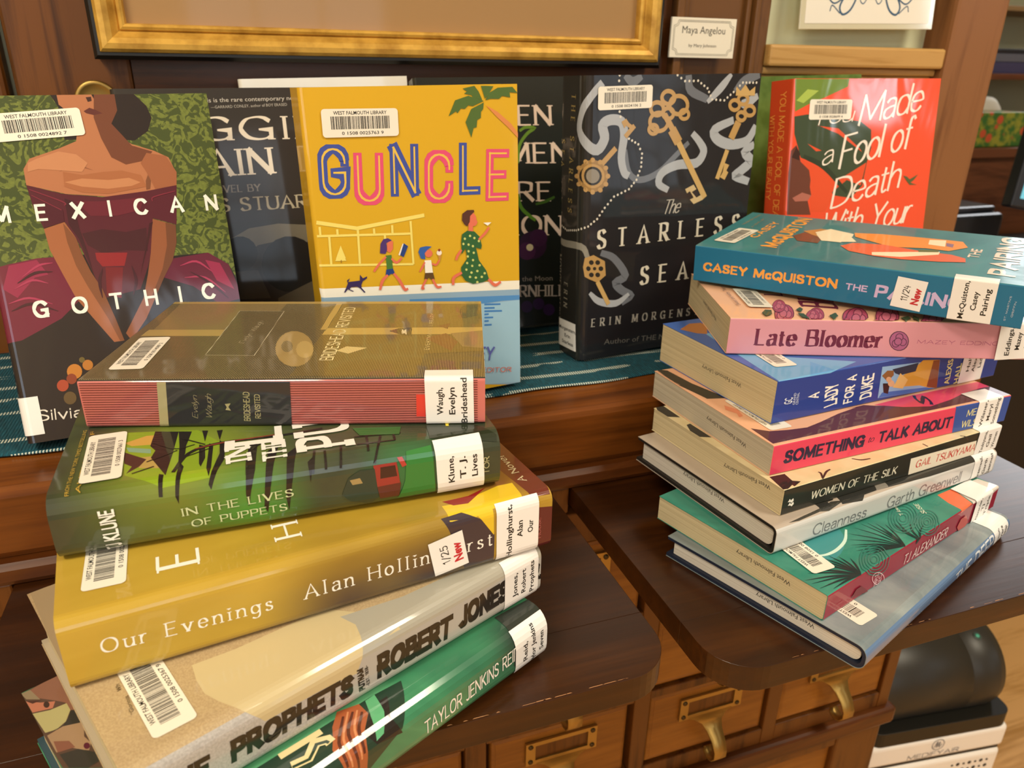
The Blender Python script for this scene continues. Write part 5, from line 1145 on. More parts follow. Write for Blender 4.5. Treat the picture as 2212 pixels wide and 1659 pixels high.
WHITE_T = plain('white_window_paint', '#d8d4c8', .5)
for k, (wx, wz) in enumerate(WINS):
    L = [(wx-.48, wx-.44, BACK-.02, BACK+.07, wz-.1, wz+1.2), (wx+.44, wx+.48, BACK-.02, BACK+.07, wz-.1, wz+1.2), (wx-.44, wx+.44, BACK-.02, BACK+.07, wz-.1, wz-.06), (wx-.44, wx+.44, BACK-.02, BACK+.07, wz+1.16, wz+1.2),
         (wx-.44, wx+.44, BACK+.04, BACK+.07, wz+.53, wz+.57)]
    for q in (-.15, .15): L.append((wx+q-.01, wx+q+.01, BACK+.045, BACK+.065, wz-.06, wz+1.16))
    for q in (.23, .86): L.append((wx-.44, wx+.44, BACK+.045, BACK+.065, wz+q, wz+q+.02))
    struct('window_%d' % (k+1), L, WHITE_T)

struct('window_5', [(fx-.44, fx-.40, 2.12, 2.22, fz-.44, fz+.44), (fx+.40, fx+.44, 2.12, 2.22, fz-.44, fz+.44), (fx-.40, fx+.40, 2.12, 2.22, fz-.44, fz-.40), (fx-.40, fx+.40, 2.12, 2.22, fz+.40, fz+.44), (fx-.015, fx+.015, 2.13, 2.15, fz-.4, fz+.4), (fx-.4, fx+.4, 2.13, 2.15, fz-.015, fz+.015)], WHITE_T)
sy, sz = SIDE_WIN
struct('window_4', [(3.63, 3.72, sy-.24, sy-.19, sz-.02, sz+.62), (3.63, 3.72, sy+.19, sy+.24, sz-.02, sz+.62), (3.63, 3.72, sy-.19, sy+.19, sz-.02, sz+.02), (3.63, 3.72, sy-.19, sy+.19, sz+.58, sz+.62), (3.63, 3.66, sy-.19, sy+.19, sz+.29, sz+.31), (3.64, 3.655, sy-.008, sy+.008, sz, sz+.6)], WHITE_T)
# wood panelling round the picture
struct('trim_1', [(-1.2, -.1712, .752, YW, FLOOR, CEIL)], PANEL_V, .004)
struct('trim_2', [(-.1652, -.0765, .752, YW, .02, CEIL)], PANEL_V, .003)
struct('trim_3', [(-.0762, .437, .754, YW, .02, .45)], PANEL_H)
struct('trim_4', [(.437, .5525, .754, YW, .02, CEIL), (.4372, .4465, .742, .76, .02, CEIL), (.4468, .4545, .748, .76, .02, CEIL), (.5235, .5305, .748, .76, .02, CEIL), (.5308, .5375, .742, .76, .02, CEIL), (.5379, .5525, .746, .76, .02, CEIL)], PIL_W, .0018)
struct('trim_5', [(.5526, .7995, .738, YW, .3165, .3385)], PINE_W, .003)
struct('trim_6', [(.5526, .7995, .748, YW, .3085, .3163), (.5526, .7995, .753, YW, .302, .3083)], PINE_W, .002)
struct('trim_7', [(.5526, .7995, .760, YW, .03, .3018)], PINE_W)
struct('trim_8', [(.80, .881, .737, .86, FLOOR, CEIL)], POST_W, .005)

# ------------------------------------------------------------------ card catalog cabinet with two pull-out shelves
CX = (-.62, .64)
cab = thing('card_catalog_cabinet', 'brown wooden card catalog cabinet with brass drawer pulls, a deep ledge and two pull-out shelves', 'cabinet', at(.1, .6, FLOOR))
under(boxes('carcass', [(CX[0], CX[1], .488, .7515, FLOOR, -.0245), (CX[0], .64, .60, .7515, -.0245, .001)], CAB_W), cab)
COLS = [(-.51, -.365), (-.345, -.200), (-.180, -.035), (-.015, .130), (.150, .3005), (.318, .463), (.480, .624)]
ROWS = [(-.345, -.255), (-.245, -.155), (-.145, -.055)]
L = []
xe = [CX[0]] + [v for c in COLS for v in c] + [CX[1]]
for i in range(0, len(xe), 2): L.append((xe[i], xe[i+1], .474, .4885, -.366, -.0245))
ze = [-.366] + [v for r in ROWS for v in r] + [-.0245]
for c in COLS:
    for i in range(0, len(ze), 2): L.append((c[0], c[1], .4745, .4885, ze[i], ze[i+1]))
under(boxes('face_frame', L, CAB_V, bevel=.0012), cab)
for a_, b_ in ((-.19, -.1695), (.2045, .2205), (.607, .64), (CX[0], -.60)): under(boxes('slot_post', [(a_, b_, .476, .60, -.0245, .0005)], CAB_V), cab)
under(boxes('waist_rail', [(CX[0], .648, .466, .4885, -.390, -.3662)], CAB_W, bevel=.004), cab)
L = [(CX[0], .345, .474, .4885, FLOOR, -.3902), (.575, CX[1], .474, .4885, FLOOR, -.3902), (.345, .575, .474, .4885, -.41, -.3902), (.345, .575, .474, .4885, FLOOR, -.80)]
under(boxes('base_frame', L, CAB_V, bevel=.003), cab)
under(boxes('base_panel', [(.345, .575, .481, .4885, -.80, -.41)], DRW_W), cab)
bm = bmesh.new(); prism(bm, [(.4745, .0008), (.473, .004), (.4738, .0115), (.478, .0148), (.752, .0150), (.752, .0008)], 'x', CX[0], .655)
under(mesh_obj('cornice_strip', bm, CAB_W), cab)
bm = bmesh.new()
pr = [(.485, .0152), (.4825, .02), (.4815, .03)] + [(.480, .06), (.4808, .0642), (.484, .0664), (.752, .0668), (.752, .0152)]
prism(bm, pr, 'x', CX[0], .655); under(mesh_obj('ledge', bm, LEDGE_W), cab)

WEAR = plain('bare_wood_wear', '#b5825a', .6)
def shelf(x0, x1, y0, y1, r, zt, th):
    def outline(ya, yb, rnd):
        p = []
        if rnd:
            for cx, a0 in ((x0+r, 180), (x1-r, 270)):
                for k in range(11): a = R_(a0+90*k/10); p.append((cx+r*math.cos(a), ya+r+r*math.sin(a)))
        else: p += [(x0, ya), (x1, ya)]
        return p + [(x1, yb), (x0, yb)]
    bm = bmesh.new()
    prism(bm, outline(y0, y0+.048, True), 'z', zt-th, zt)
    prism(bm, outline(y0+.0482, y1, False), 'z', zt-th, zt-.00015)
    rnd = random.Random(int(x0*1000)); n_ = 46
    for k in range(n_):
        u = (k+rnd.random()*.6)/n_
        if rnd.random() < .25: continue
        xa = x0+r+(x1-x0-2*r)*u; xb = xa+rnd.uniform(.002, .010); w_ = rnd.uniform(.00015, .0006)
        f = bm.faces.new([bm.verts.new(p) for p in ((xa, y0+.0012, zt+.00012), (xb, y0+.0012, zt+.00012), (xb-.001, y0+.0012+w_, zt+.00012), (xa+.001, y0+.0012+w_, zt+.00012))]); f.material_index = 1
    o_ = mesh_obj('pull_out_shelf', bm, [SHELF_W, WEAR], bevel=.0014, seg=3); o_.modifiers['edge'].angle_limit = R_(50); return o_
sh = under(shelf(-.168, .203, .2765, .59, .030, 0, .0175), cab); sh['label'] = 'left pull-out shelf, dark stained with a worn edge'
sh = under(shelf(.222, .605, .2605, .59, .030, 0, .0175), cab); sh['label'] = 'right pull-out shelf, dark stained with a rounded corner'
# scuffs in the varnish of the shelf edges
def pull_bm():
    bm = bmesh.new(); w2 = .0365; zt = 0; y = 0
    for b in ((-w2, -w2+.0095, -.0026, 0, -.0275, 0), (w2-.0095, w2, -.0026, 0, -.0275, 0), (-w2+.0095, w2-.0095, -.0026, 0, -.0045, 0), (-w2+.0095, w2-.0095, -.0026, 0, -.0275, -.0225)): box(bm, *b)
    box(bm, -w2+.008, w2-.008, -.0006, 0, -.024, -.003, 1)
    S = [(.027, -.0012, -.0225), (.0255, -.0016, -.0275), (.018, -.003, -.0305), (.0115, -.0065, -.0345), (.0088, -.0125, -.0395), (.0076, -.0215, -.0465), (.007, -.0270, -.0555), (.0068, -.0270, -.0635), (.0066, -.0225, -.0705), (.0064, -.0150, -.0735), (.006, -.0090, -.0718), (.0045, -.0065, -.068)]
    prev = None
    for i, (hw, yy, zz) in enumerate(S):
        a = Vector((0, S[max(0, i-1)][1], S[max(0, i-1)][2])); b = Vector((0, S[min(len(S)-1, i+1)][1], S[min(len(S)-1, i+1)][2])); d = (b-a).normalized()
        n = Vector((0, -d.z, d.y))*.0011; c = Vector((0, yy, zz)); h = Vector((hw, 0, 0))
        rg = [bm.verts.new(p) for p in (c-h+n*.4, c+n*1.3, c+h+n*.4, c+h-n, c-h-n)]
        if prev:
            for k in range(5): bm.faces.new((prev[k], prev[(k+1) % 5], rg[(k+1) % 5], rg[k])).smooth = True
        else: bm.faces.new(rg)
        prev = rg
    bm.faces.new(prev); bmesh.ops.recalc_face_normals(bm, faces=bm.faces); return bm
def drawer_bm(w_, h):
    bm = bmesh.new(); g_ = .002; hw, hh = w_/2-g_, h/2-g_
    P = [(0, .010), (0, .003), (.0012, .0012), (.004, 0), (.0052, .0006), (.006, .0006)]
    prev = None
    for d, y in P:
        rg = [bm.verts.new((sx*(hw-d), y, sz*(hh-d))) for sx, sz in ((-1, -1), (1, -1), (1, 1), (-1, 1))]
        if prev:
            for k in range(4): bm.faces.new((prev[k], prev[(k+1) % 4], rg[(k+1) % 4], rg[k]))
        prev = rg
    bm.faces.new(prev); bmesh.ops.recalc_face_normals(bm, faces=bm.faces); return bm
proto = None
for ri, (z0, z1) in enumerate(ROWS):
    for ci, (x0, x1) in enumerate(COLS):
        if x1 < -.19: continue
        cx, cz = (x0+x1)/2, (z0+z1)/2
        if proto is None:
            dr = mesh_obj('drawer', drawer_bm(.1450, .09), DRW_W); pu = mesh_obj('drawer_pull', pull_bm(), [BRASS, CAB_V], dr); pu.location = (0, -.0002, .031)
            sc = bmesh.new(); lathe(sc, [(.0025, 0), (.0024, .0006), (.0012, .0010)], Matrix.Rotation(R_(90), 4, 'X'), 12)
            scs = []
            for sx in (-.0318, .0318):
                for sz in (-.0045, -.0232):
                    if not scs: so = mesh_obj('screw', sc, BRASS_D, dr)
                    else: so = scs[0].copy(); C.collection.objects.link(so); so.parent = dr
                    so.location = (sx, -.0030, sz+.031); scs.append(so)
            proto = (dr, pu, *scs)
        else:
            dr = proto[0].copy(); C.collection.objects.link(dr)
            for q in proto[1:]:
                c_ = q.copy(); C.collection.objects.link(c_); c_.parent = dr
        dr.location = (cx, .4765, cz); under(dr, cab)

# ------------------------------------------------------------------ the cloth runner
m, nt, b = newmat('teal_woven_cloth')
v = coords(nt, (1, 1, 1)); sep = N(nt, 'ShaderNodeSeparateXYZ'); nt.links.new(v, sep.inputs[0])
n1 = noise(nt, coords(nt, (1, .25, 1)), 9, 2)
def mth(op, a, c=None, d=None):
    n = N(nt, 'ShaderNodeMath'); n.operation = op
    for i, q in enumerate((a, c, d)):
        if q is None: continue
        if hasattr(q, 'links'): nt.links.new(q, n.inputs[i])
        else: n.inputs[i].default_value = q
    return n.outputs[0]
yy = mth('ADD', sep.outputs[1], mth('MULTIPLY', n1, .010))
st1 = mth('GREATER_THAN', mth('SINE', mth('MULTIPLY', yy, 2*math.pi/.026)), .74)
dash = mth('GREATER_THAN', mth('SINE', mth('MULTIPLY', sep.outputs[0], 2*math.pi/.0021)), -.1)
brk = mth('GREATER_THAN', noise(nt, coords(nt, (1, 3, 1)), 14, 2), .44)
fac = mth('MULTIPLY', mth('MULTIPLY', st1, dash), mth('MULTIPLY', brk, .95))
base = ramp(nt, noise(nt, coords(nt, (900, 120, 1)), 1, 2), [(.3, '#083945'), (.7, '#11586a')])
mx = N(nt, 'ShaderNodeMix'); mx.data_type = 'RGBA'; nt.links.new(fac, mx.inputs[0]); nt.links.new(base, mx.inputs[6]); mx.inputs[7].default_value = lin('#d5ddd0')
nt.links.new(mx.outputs[2], b.inputs['Base Color']); b.inputs['Roughness'].default_value = .9
bump(nt, b, mth('SINE', mth('MULTIPLY', sep.outputs[0], 2*math.pi/.0021)), .5, .0006)
bm = bmesh.new(); nx, ny = 150, 34; grid = []
for j in range(ny+1):
    row = []
    for i in range(nx+1):
        x = -.60+1.24*i/nx; e = .5235+.0022*math.sin(x*23)+.0016*math.sin(x*61+1); y = e+(.745-e)*j/ny
        f = math.exp(-((y-.53)/.03)**2)*.5+.15
        z = .0682 + .0009*f*(1+math.sin(x*37+math.sin(y*60)))
        row.append(bm.verts.new((x, y, z)))
    grid.append(row)
for j in range(ny):
    for i in range(nx): bm.faces.new((grid[j][i], grid[j][i+1], grid[j+1][i+1], grid[j+1][i])).smooth = True
o = mesh_obj('table_runner', bm, m); so = o.modifiers.new('t', 'SOLIDIFY'); so.thickness = .0011; so.offset = -1
tag(o, 'teal woven cloth runner with white stitched stripes, spread along the wooden ledge', 'cloth')

# ------------------------------------------------------------------ books
ART = json.loads(ART_JSON); POSE = ART['pose']
STK = plain('sticker_white', '#efe8da', .45, coat=.35); STKW = plain('label_white', '#f0eeec', .4, coat=.5); INK = plain('black_ink', '#17150f', .5, coat=.4); RED = plain('red_ink', '#c22030', .5, coat=.4); STAMP = plain('stamp_ink', '#3b3630', .8)
def sticker(book, W, q, gl):
    _, kind, args, (x, y), ang, Lw, Hh = q
    x /= 1000; y /= 1000; a = R_(ang); items = []
    if kind == 'bar':
        w_, h = .0510, .0175; rect = rrect(w_, h, .0022)
        P = [(STK, 0, p) for p in place([[v-Vector((0, h)) for v in rect]], x, y, a)]
        for p in fonttext('WEST FALMOUTH LIBRARY', .0355, .0022, .012): P += [(INK, 1, k) for k in place([[v+Vector((.0078, -.0036)) for v in p]], x, y, a)]
        for p in fonttext(args, .028, .0020, .012): P += [(INK, 1, k) for k in place([[v+Vector((.0125, -.0160)) for v in p]], x, y, a)]
        rnd = random.Random(args); u = .0058
        while u < .0450:
            wv = rnd.choice((.00028, .00028, .0005, .0007))
            P += [(INK, 1, k) for k in place([[Vector((u, -.0126)), Vector((u+wv, -.0126)), Vector((u+wv, -.0046)), Vector((u, -.0046))]], x, y, a)]
            u += wv + rnd.choice((.0003, .0003, .00055))
        cl = (-W.t, W.D, 0, W.L); nm = 'barcode_label'; off = W.top+.0001
    elif kind == 'lab':
        h = .0254; c0 = -W.t+.0002; w_ = max(.036, W.t+.002); a = 0 if abs(ang) > 4 else a
        if BK[book].get('lab_w'): w_ = BK[book]['lab_w']
        P = [(STKW, 0, p) for p in place([[Vector((0, -h)), Vector((w_, -h)), Vector((w_, 0)), Vector((0, 0))]], c0, y, a)]
        for k in range(3):
            t_ = args[k] if k < len(args) else ''
            if not t_: continue
            ln = min(len(t_)*.0026, W.t-.0006)
            for p in fonttext(t_, ln, .0032, .02): P += [(INK, 1, q_) for q_ in place([[v+Vector((W.t/2-ln/2, -h*(.36+.25*k))) for v in p]], c0, y, a)]
        cl = (-W.t, W.D, 0, W.L); nm = 'spine_label'; off = W.top+.00016
    else:
        w_, h = .0215, .0190
        P = [(STKW, 0, p) for p in place([[Vector((0, -h)), Vector((w_, -h)), Vector((w_, 0)), Vector((0, 0))]], x, y, a)]
        for lay, p in textpolys(args, 'M', .011, .0042, 0): P += [(INK, 1, k) for k in place([[v+Vector((.0055, -.0095)) for v in p]], x, y, a)]
        for p in fonttext('New', .0118, .0046, .045): P += [(RED, 1, k) for k in place([[v+Vector((.0040, -.0165)) for v in p]], x, y, a)]
        cl = (-W.t, W.D, 0, W.L); nm = 'dated_sticker'; off = W.top+.00026
    o = wrapped(nm, W, P, BK_O[book], off, cl, .00003)
    if kind == 'bar': o['label'] = 'white barcode label'
    elif kind == 'lab': o['label'] = 'white call label on the spine'
    else: o['label'] = 'white sticker with red New'
def mixc(nt, f, a, b_):
    mx = N(nt, 'ShaderNodeMix'); mx.data_type = 'RGBA'; nt.links.new(f, mx.inputs[0])
    for i, q in ((6, a), (7, b_)):
        if isinstance(q, str): mx.inputs[i].default_value = lin(q)
        else: nt.links.new(q, mx.inputs[i])
    return mx.outputs[2]
def blob(nt, c, r):
    """soft round patch of print centred at local point c"""
    tc = nt.nodes.new('ShaderNodeTexCoord'); d = N(nt, 'ShaderNodeVectorMath'); d.operation = 'DISTANCE'; nt.links.new(tc.outputs['Object'], d.inputs[0]); d.inputs[1].default_value = c
    m_ = N(nt, 'ShaderNodeMapRange'); m_.inputs[1].default_value = r; m_.inputs[2].default_value = 0; m_.interpolation_type = 'SMOOTHSTEP'; nt.links.new(d.outputs['Value'], m_.inputs[0]); return m_.outputs[0]
def f_damask(nt):
    a = noise(nt, coords(nt, (1, 1, 1)), 105, 2, 2.6, .45); b_ = noise(nt, coords(nt), 420, 1, 0)
    return mixc(nt, ramp(nt, a, [(.47, 0), (.51, 1)]), ramp(nt, b_, [(.3, '#5f6a2c'), (.7, '#717d36')]), '#3d4a1e')
def f_green(nt):
    n_ = noise(nt, coords(nt, (1, 1, 1)), 14, 4, .5)
    c = ramp(nt, n_, [(.3, '#262b20'), (.55, '#3a4230'), (.75, '#4c5534')])
    c = mixc(nt, blob(nt, (.03, .155, .033), .065), c, '#8a9c2e'); c = mixc(nt, blob(nt, (0, .125, .012), .035), c, '#4b8a35'); c = mixc(nt, blob(nt, (0, .05, .02), .03), c, '#2c6b3c')
    return mixc(nt, blob(nt, (.03, .215, .03), .032), c, '#3a352c')
def f_gold(nt):
    n_ = noise(nt, coords(nt, (2, .6, 3)), 9, 3, .6)
    c = ramp(nt, n_, [(.25, '#927224'), (.5, '#b5942f'), (.75, '#c4a440')]); c = mixc(nt, blob(nt, (0, .115, .0), .05), c, '#4e382a'); c = mixc(nt, blob(nt, (0, .07, .002), .05), c, '#3c2e30')
    return mixc(nt, blob(nt, (.03, .02, .036), .05), c, '#8a5a24')
def f_speck(c0, c1, sc=900):
    return lambda nt: ramp(nt, noise(nt, coords(nt), sc, 2), [(.35, c0), (.65, c1)])
def f_jade(nt):
    n_ = noise(nt, coords(nt, (1, .5, 1)), 16, 4, .8); c = ramp(nt, n_, [(.3, '#1f5a44'), (.55, '#3f8a62'), (.75, '#6fb98a')])
    return mixc(nt, blob(nt, (0, .02, .03), .03), c, '#232a2a')
def f_slate(nt):
    n_ = noise(nt, coords(nt, (1, 2.4, 1)), 12, 5, .6); c = ramp(nt, n_, [(.3, '#66747c'), (.55, '#8a969a'), (.75, '#a8b0b0')])
    return mixc(nt, blob(nt, (.06, .06, .016), .05), c, '#4f5c66')
def f_teal(nt):
    n_ = noise(nt, coords(nt, (1, 1.6, 1)), 14, 4, .8); return ramp(nt, n_, [(.3, '#2b6d78'), (.6, '#3c8288'), (.8, '#5a7f8c')])
def f_sea(nt):
    n_ = noise(nt, coords(nt, (1, 1, 1)), 20, 3, 1.5); return ramp(nt, n_, [(.3, '#2a7466'), (.6, '#3c8f7c'), (.8, '#4fa088')])
# kind: h hard cover with jacket, p paperback; r corner radius of the spine; b bulge
BK = {
 'L5': dict(k='h', r=.011, base=f_jade, label='thick hardcover with a green spine at the bottom of the left stack', board='#34505c', pages=PAPER),
 'L4': dict(k='h', r=.007, base=f_speck('#ae9672', '#bfa882', 1200), spine=f_speck('#a9a5a2', '#bdb9b6'), label='hardcover with big black capitals on a grey spine, second from bottom of the left stack', board='#b8ab94', pages=PAPER),
 'L3': dict(k='h', r=.006, base=f_gold, label='gold hardcover with white serif lettering in the middle of the left stack', board='#6a4b1e', pages=PAPER),
 'L2': dict(k='h', r=.0095, base=f_green, label='green hardcover with dark leaf shapes, second from top of the left stack', board='#2c2c28', pages=PAPER),
 'L1': dict(k='h', r=.0022, base='#3c3830', spine='#c9706a', label='brown and gold hardcover with a red striped spine on top of the left stack', board='#30261c', pages=PAPER),
 'R8': dict(k='h', r=.0065, base=f_slate, spine='#5d7da6', label='slim silvery blue hardcover at the bottom of the right stack', board='#141d33', pages=PAPER_W),
 'R7': dict(k='p', r=.0012, base=f_sea, spine='#97233c', label='teal paperback with black palm fronds and a crimson spine in the right stack', pages=PAPER),
 'R6': dict(k='h', r=.0045, base='#b5a79a', spine='#cbcbca', label='white hardcover with thin grey spine lettering and black boards in the right stack', board='#1c1613', pages=PAPER_W),
 'R5': dict(k='p', r=.001, base=f_speck('#d9c79a', '#e3d3aa', 60), spine='#20241f', label='cream paperback with a black spine and red author name in the right stack', pages=PAPER),
 'R4': dict(k='p', r=.001, base='#e6b08e', spine='#de4060', label='paperback with a hot pink spine in the right stack', pages=PAPER_G),
 'R3': dict(k='p', r=.001, base='#3f62ae', spine='#243f92', label='thick dark blue paperback with an embracing couple on its spine in the right stack', pages=PAPER),
 'R2': dict(k='p', r=.001, base='#f0bc98', spine='#d493a0', label='pink paperback with drawn roses, second from top of the right stack', pages=PAPER),
 'R1': dict(k='p', r=.001, base=f_teal, spine='#216f96', label='blue and teal paperback with orange lettering on top of the right stack', pages=PAPER, gl=.3),
 'guncle': dict(k='h', r=.003, base='#d8aa22', label='bright yellow hardcover with a walking family and palm tree, standing on the ledge', board='#2a5fa8', pages=PAPER, gl=.8),
 'gothic': dict(k='h', r=.005, base=f_damask, label='green hardcover showing a woman in a maroon dress, leaning at the left of the ledge', board='#2a1216', pages=PAPER, lab_w=.0375),
 'starless': dict(k='h', r=.008, base='#1d1c20', spine='#23221f', label='thick black hardcover with golden keys and silver ribbons, standing on the ledge', board='#15151a', pages=PAPER, lab_w=.036, gl=.8),
 'fool': dict(k='h', r=.003, base='#ee5330', spine='#cf4a26', label='coral red hardcover with white brush lettering beside the wooden post', board='#7a2a1a', pages=PAPER, gl=.9),
 'women': dict(k='h', r=.004, base='#10150f', label='black hardcover with tan capitals and a purple flower behind the yellow book', board='#101010', pages=PAPER),
 'shuggie': dict(k='h', r=.004, base='#302a27', label='dark grey hardcover with cream capitals left of the yellow book', board='#1c1815', pages=PAPER, gl=.55),
 'white': dict(k='h', r=.003, base='#e4dfd4', label='white hardcover with only its top edge showing behind the yellow book', board='#c9c4b8', pages=PAPER_W),
 'teal': dict(k='h', r=.003, base=f_speck('#4f6a24', '#64803a', 60), label='green hardcover mostly hidden behind the coral red book', board='#2c3d20', pages=PAPER),
}
GROUP = {'L': 'books in the left stack', 'R': 'books in the right stack'}
BK_O = {}
def art_items(n, W, gl):
    sp = BK[n]; items = []; k = 1
    t, D, L = W.t, W.D, W.L
    if sp.get('spine'):
        mt = ink(sp['spine'], gl) if isinstance(sp['spine'], str) else ink_proc(n+'_spine_print', gl, sp['spine'])
        items.append((mt, k, [Vector((-t, 0)), Vector((0, 0)), Vector((0, L)), Vector((-t, L))])); k += 1
    last = None
    for a in ART['art'][n]:
        if a[0] == 'C' and last == a[1]: k -= 1
        last = a[1] if a[0] == 'C' else None
        if a[0] == 'P':
            v = a[2]; items.append((ink(a[1], gl), k, [Vector((v[i]/1000, v[i+1]/1000)) for i in range(0, len(v), 2)]))
        elif a[0] == 'L':
            v = a[3]; pts = [Vector((v[i]/1000, v[i+1]/1000)) for i in range(0, len(v), 2)]
            if a[5] and len(pts) > 2: pts = spline(pts, 4)
            m_ = len(pts)-1; tp = a[4]; w0 = a[2]/1000
            def wf(t_, i): u = i/m_; return w0*(1-tp+tp*math.sin(math.pi*min(1, max(0, u)))) if tp < 1 else w0*max(.08, math.sin(math.pi*min(1, .12+u*.88)))
            items += [(ink(a[1], gl), k, p) for p in ribbon(pts, wf)]
        elif a[0] == 'C':
            cx, cy, ax, ay, bx, by = [q/1000 for q in a[2]]
            lo = .0003 if cx > -.005 and n[0] == 'R' else -9
            items.append((ink(a[1], gl), k, [Vector((max(lo, cx+ax*math.cos(q)+bx*math.sin(q)), cy+ay*math.cos(q)+by*math.sin(q))) for q in [2*math.pi*j/18 for j in range(18)]]))
        elif a[0] == 'T':
            _, col, txt, (x, y), ang, ln, H, st, mode = a
            if st == 'S': P = [(0, p) for p in fonttext(txt, ln/1000, H/1000, .02)]
            else: P = textpolys(txt, st, ln/1000, H/1000, mode)
            for lay, p in P:
                items += [(ink(col if lay < 1 else '#e6c050', gl), k+lay, q) for q in place([p], x/1000, y/1000, R_(ang))]
            k += 1
        elif a[0] == 'H':
            mt = ink('#b3a070', gl); mt2 = ink('#5e2222', gl)
            for j in range(int(L/.00088)):
                y = j*.00088; items.append((mt, k, [Vector((0.0008, y)), Vector((D, y)), Vector((D, y+.00026)), Vector((.0008, y+.00026))]))
            for j in range(1, 20):
                c = -t*j/20; items.append((mt2, k, [Vector((c-.00022, .004)), Vector((c+.00022, .004)), Vector((c+.00022, L-.0008)), Vector((c-.00022, L-.0008))]))
        k += 1
    W.top = .00002+.00001*(k+2)
    return items
def make_book(n):
    sp = BK[n]; L, D, t, r0, r1, r2 = POSE[n]
    M = Matrix((r0, r1, r2, (0, 0, 0, 1))); side = n[0] if n[1:].isdigit() else ''
    hard = sp['k'] == 'h'; W = Wrap(L, D, t, sp['r'], sp.get('b', 0))
    # the thing's origin sits at its base
    o = thing('hardcover_book' if hard else 'paperback_book', sp['label'], 'book', M, GROUP.get(side, 'books standing on the ledge')); BK_O[n] = o
    gl = sp.get('gl', 1.0 if hard else .55)
    base = ink(sp['base'], gl) if isinstance(sp['base'], str) else ink_proc(n+'_cover_print', gl, sp['base'])
    def shell(a, b_, y0, y1):
        A = W.outline(a); B = W.outline(b_); return A, B, y0, y1
    if hard:
        bm = bmesh.new(); A = W.outline(.0004); B = W.outline(.0026)
        ribbon_prism(bm, A, B, .0004, L-.0004); mesh_obj('cover_board', bm, plain('board_'+sp['board'], sp['board'], .6), o)
    items = art_items(n, W, gl)
    obj = wrapped('dust_jacket' if hard else 'cover', W, items, o, .00002, (-t, D, 0, L))
    bm = bmesh.new(); bm.from_mesh(obj.data); nb = len(bm.faces)
    ribbon_prism(bm, W.outline(0), W.outline(.00036), 0, L)
    bm.faces.ensure_lookup_table(); obj.data.materials.append(base)
    for f in list(bm.faces)[nb:]: f.material_index = len(obj.data.materials)-1
    bm.to_mesh(obj.data); bm.free()
    # pages
    th = .0028 if hard else .0004; iy = .0030 if hard else .0003; ix = .004 if hard else .0003
    bm = bmesh.new(); h = t-2*th; rr = min(h*.45, .006 if hard else .0015); x0 = th+(.0015 if hard else .0)
    pts = [(D-ix, th), (D-ix, t-th)] + [(x0+rr-rr*math.sin(R_(90*k/6)), t-th-rr+rr*math.cos(R_(90*k/6))) for k in range(7)] + [(x0+rr-rr*math.cos(R_(90*k/6)), th+rr-rr*math.sin(R_(90*k/6))) for k in range(7)]
    prism(bm, pts, 'y', iy, L-iy)
    mats = [sp['pages']]
    hs = ART['head'].get(n)
    if hs:
        A, B, Cc = [Vector(q)/1000 for q in hs]; ex = (B-A); ln = ex.length; ex.normalize(); ey = Vector((-ex.y, ex.x)); q = (Cc-A).dot(ey); ey *= math.copysign(1, q); H = .0030
        mats.append(STAMP)
        for p in fonttext('West Falmouth Library', ln, H, .004):
            vv = [bm.verts.new((A.x+ex.x*v.x+ey.x*v.y, L-iy+.00004, A.y+ex.y*v.x+ey.y*v.y)) for v in p]
            try: f = bm.faces.new(vv); f.material_index = 1; 
            except ValueError: continue
            f.normal_update()
            if f.normal.y < 0: f.normal_flip()
    mesh_obj('page_block', bm, mats, o)
    for a in ART['art'][n]:
        if a[0] == 'Q': sticker(n, W, a, gl)
def ribbon_prism(bm, A, B, y0, y1):
    n = len(A); V = [[bm.verts.new((p.x, y, p.y)) for p in Q] for Q, y in ((A, y0), (A, y1), (B, y0), (B, y1))]
    fs = []
    for i in range(n-1):
        fs.append(bm.faces.new((V[0][i], V[0][i+1], V[1][i+1], V[1][i]))); fs.append(bm.faces.new((V[2][i], V[3][i], V[3][i+1], V[2][i+1])))
        fs.append(bm.faces.new((V[0][i], V[2][i], V[2][i+1], V[0][i+1]))); fs.append(bm.faces.new((V[1][i], V[1][i+1], V[3][i+1], V[3][i])))
    for i in (0, n-1): fs.append(bm.faces.new((V[0][i], V[1][i], V[3][i], V[2][i])))
    bmesh.ops.recalc_face_normals(bm, faces=fs)
for n in BK: make_book(n)

# ------------------------------------------------------------------ picture frame, cards, fittings on the wall
def rings_frame(bm, x0, x1, z0, z1, prof, mats=None):
    prev = None
    for i, (d, y) in enumerate(prof):
        rg = [bm.verts.new(p) for p in ((x0+d, y, z0+d), (x1-d, y, z0+d), (x1-d, y, z1-d), (x0+d, y, z1-d))]
        if prev:
            for k in range(4): f = bm.faces.new((prev[k], prev[(k+1) % 4], rg[(k+1) % 4], rg[k])); f.material_index = mats[i-1] if mats else 0
        prev = rg
    bmesh.ops.recalc_face_normals(bm, faces=bm.faces); return prev
t = thing('picture_frame', 'large gilt picture frame with a black outer edge hanging on the wood panelling', 'picture frame', at(.157, .75, .313))
fx0, fx1, fz0, fz1 = -.0995, .4135, .3125, .86; y0 = .751
m, nt, b = newmat('gilt_frame'); nn = noise(nt, coords(nt, (1, 1, 1)), 55, 5); nt.links.new(ramp(nt, nn, [(.25, '#a87a2c'), (.6, '#d9ab4c')]), b.inputs['Base Color']); b.inputs['Metallic'].default_value = .35; b.inputs['Roughness'].default_value = .42
vo = noise(nt, coords(nt), 190, 2); bump(nt, b, vo, .2, .001)
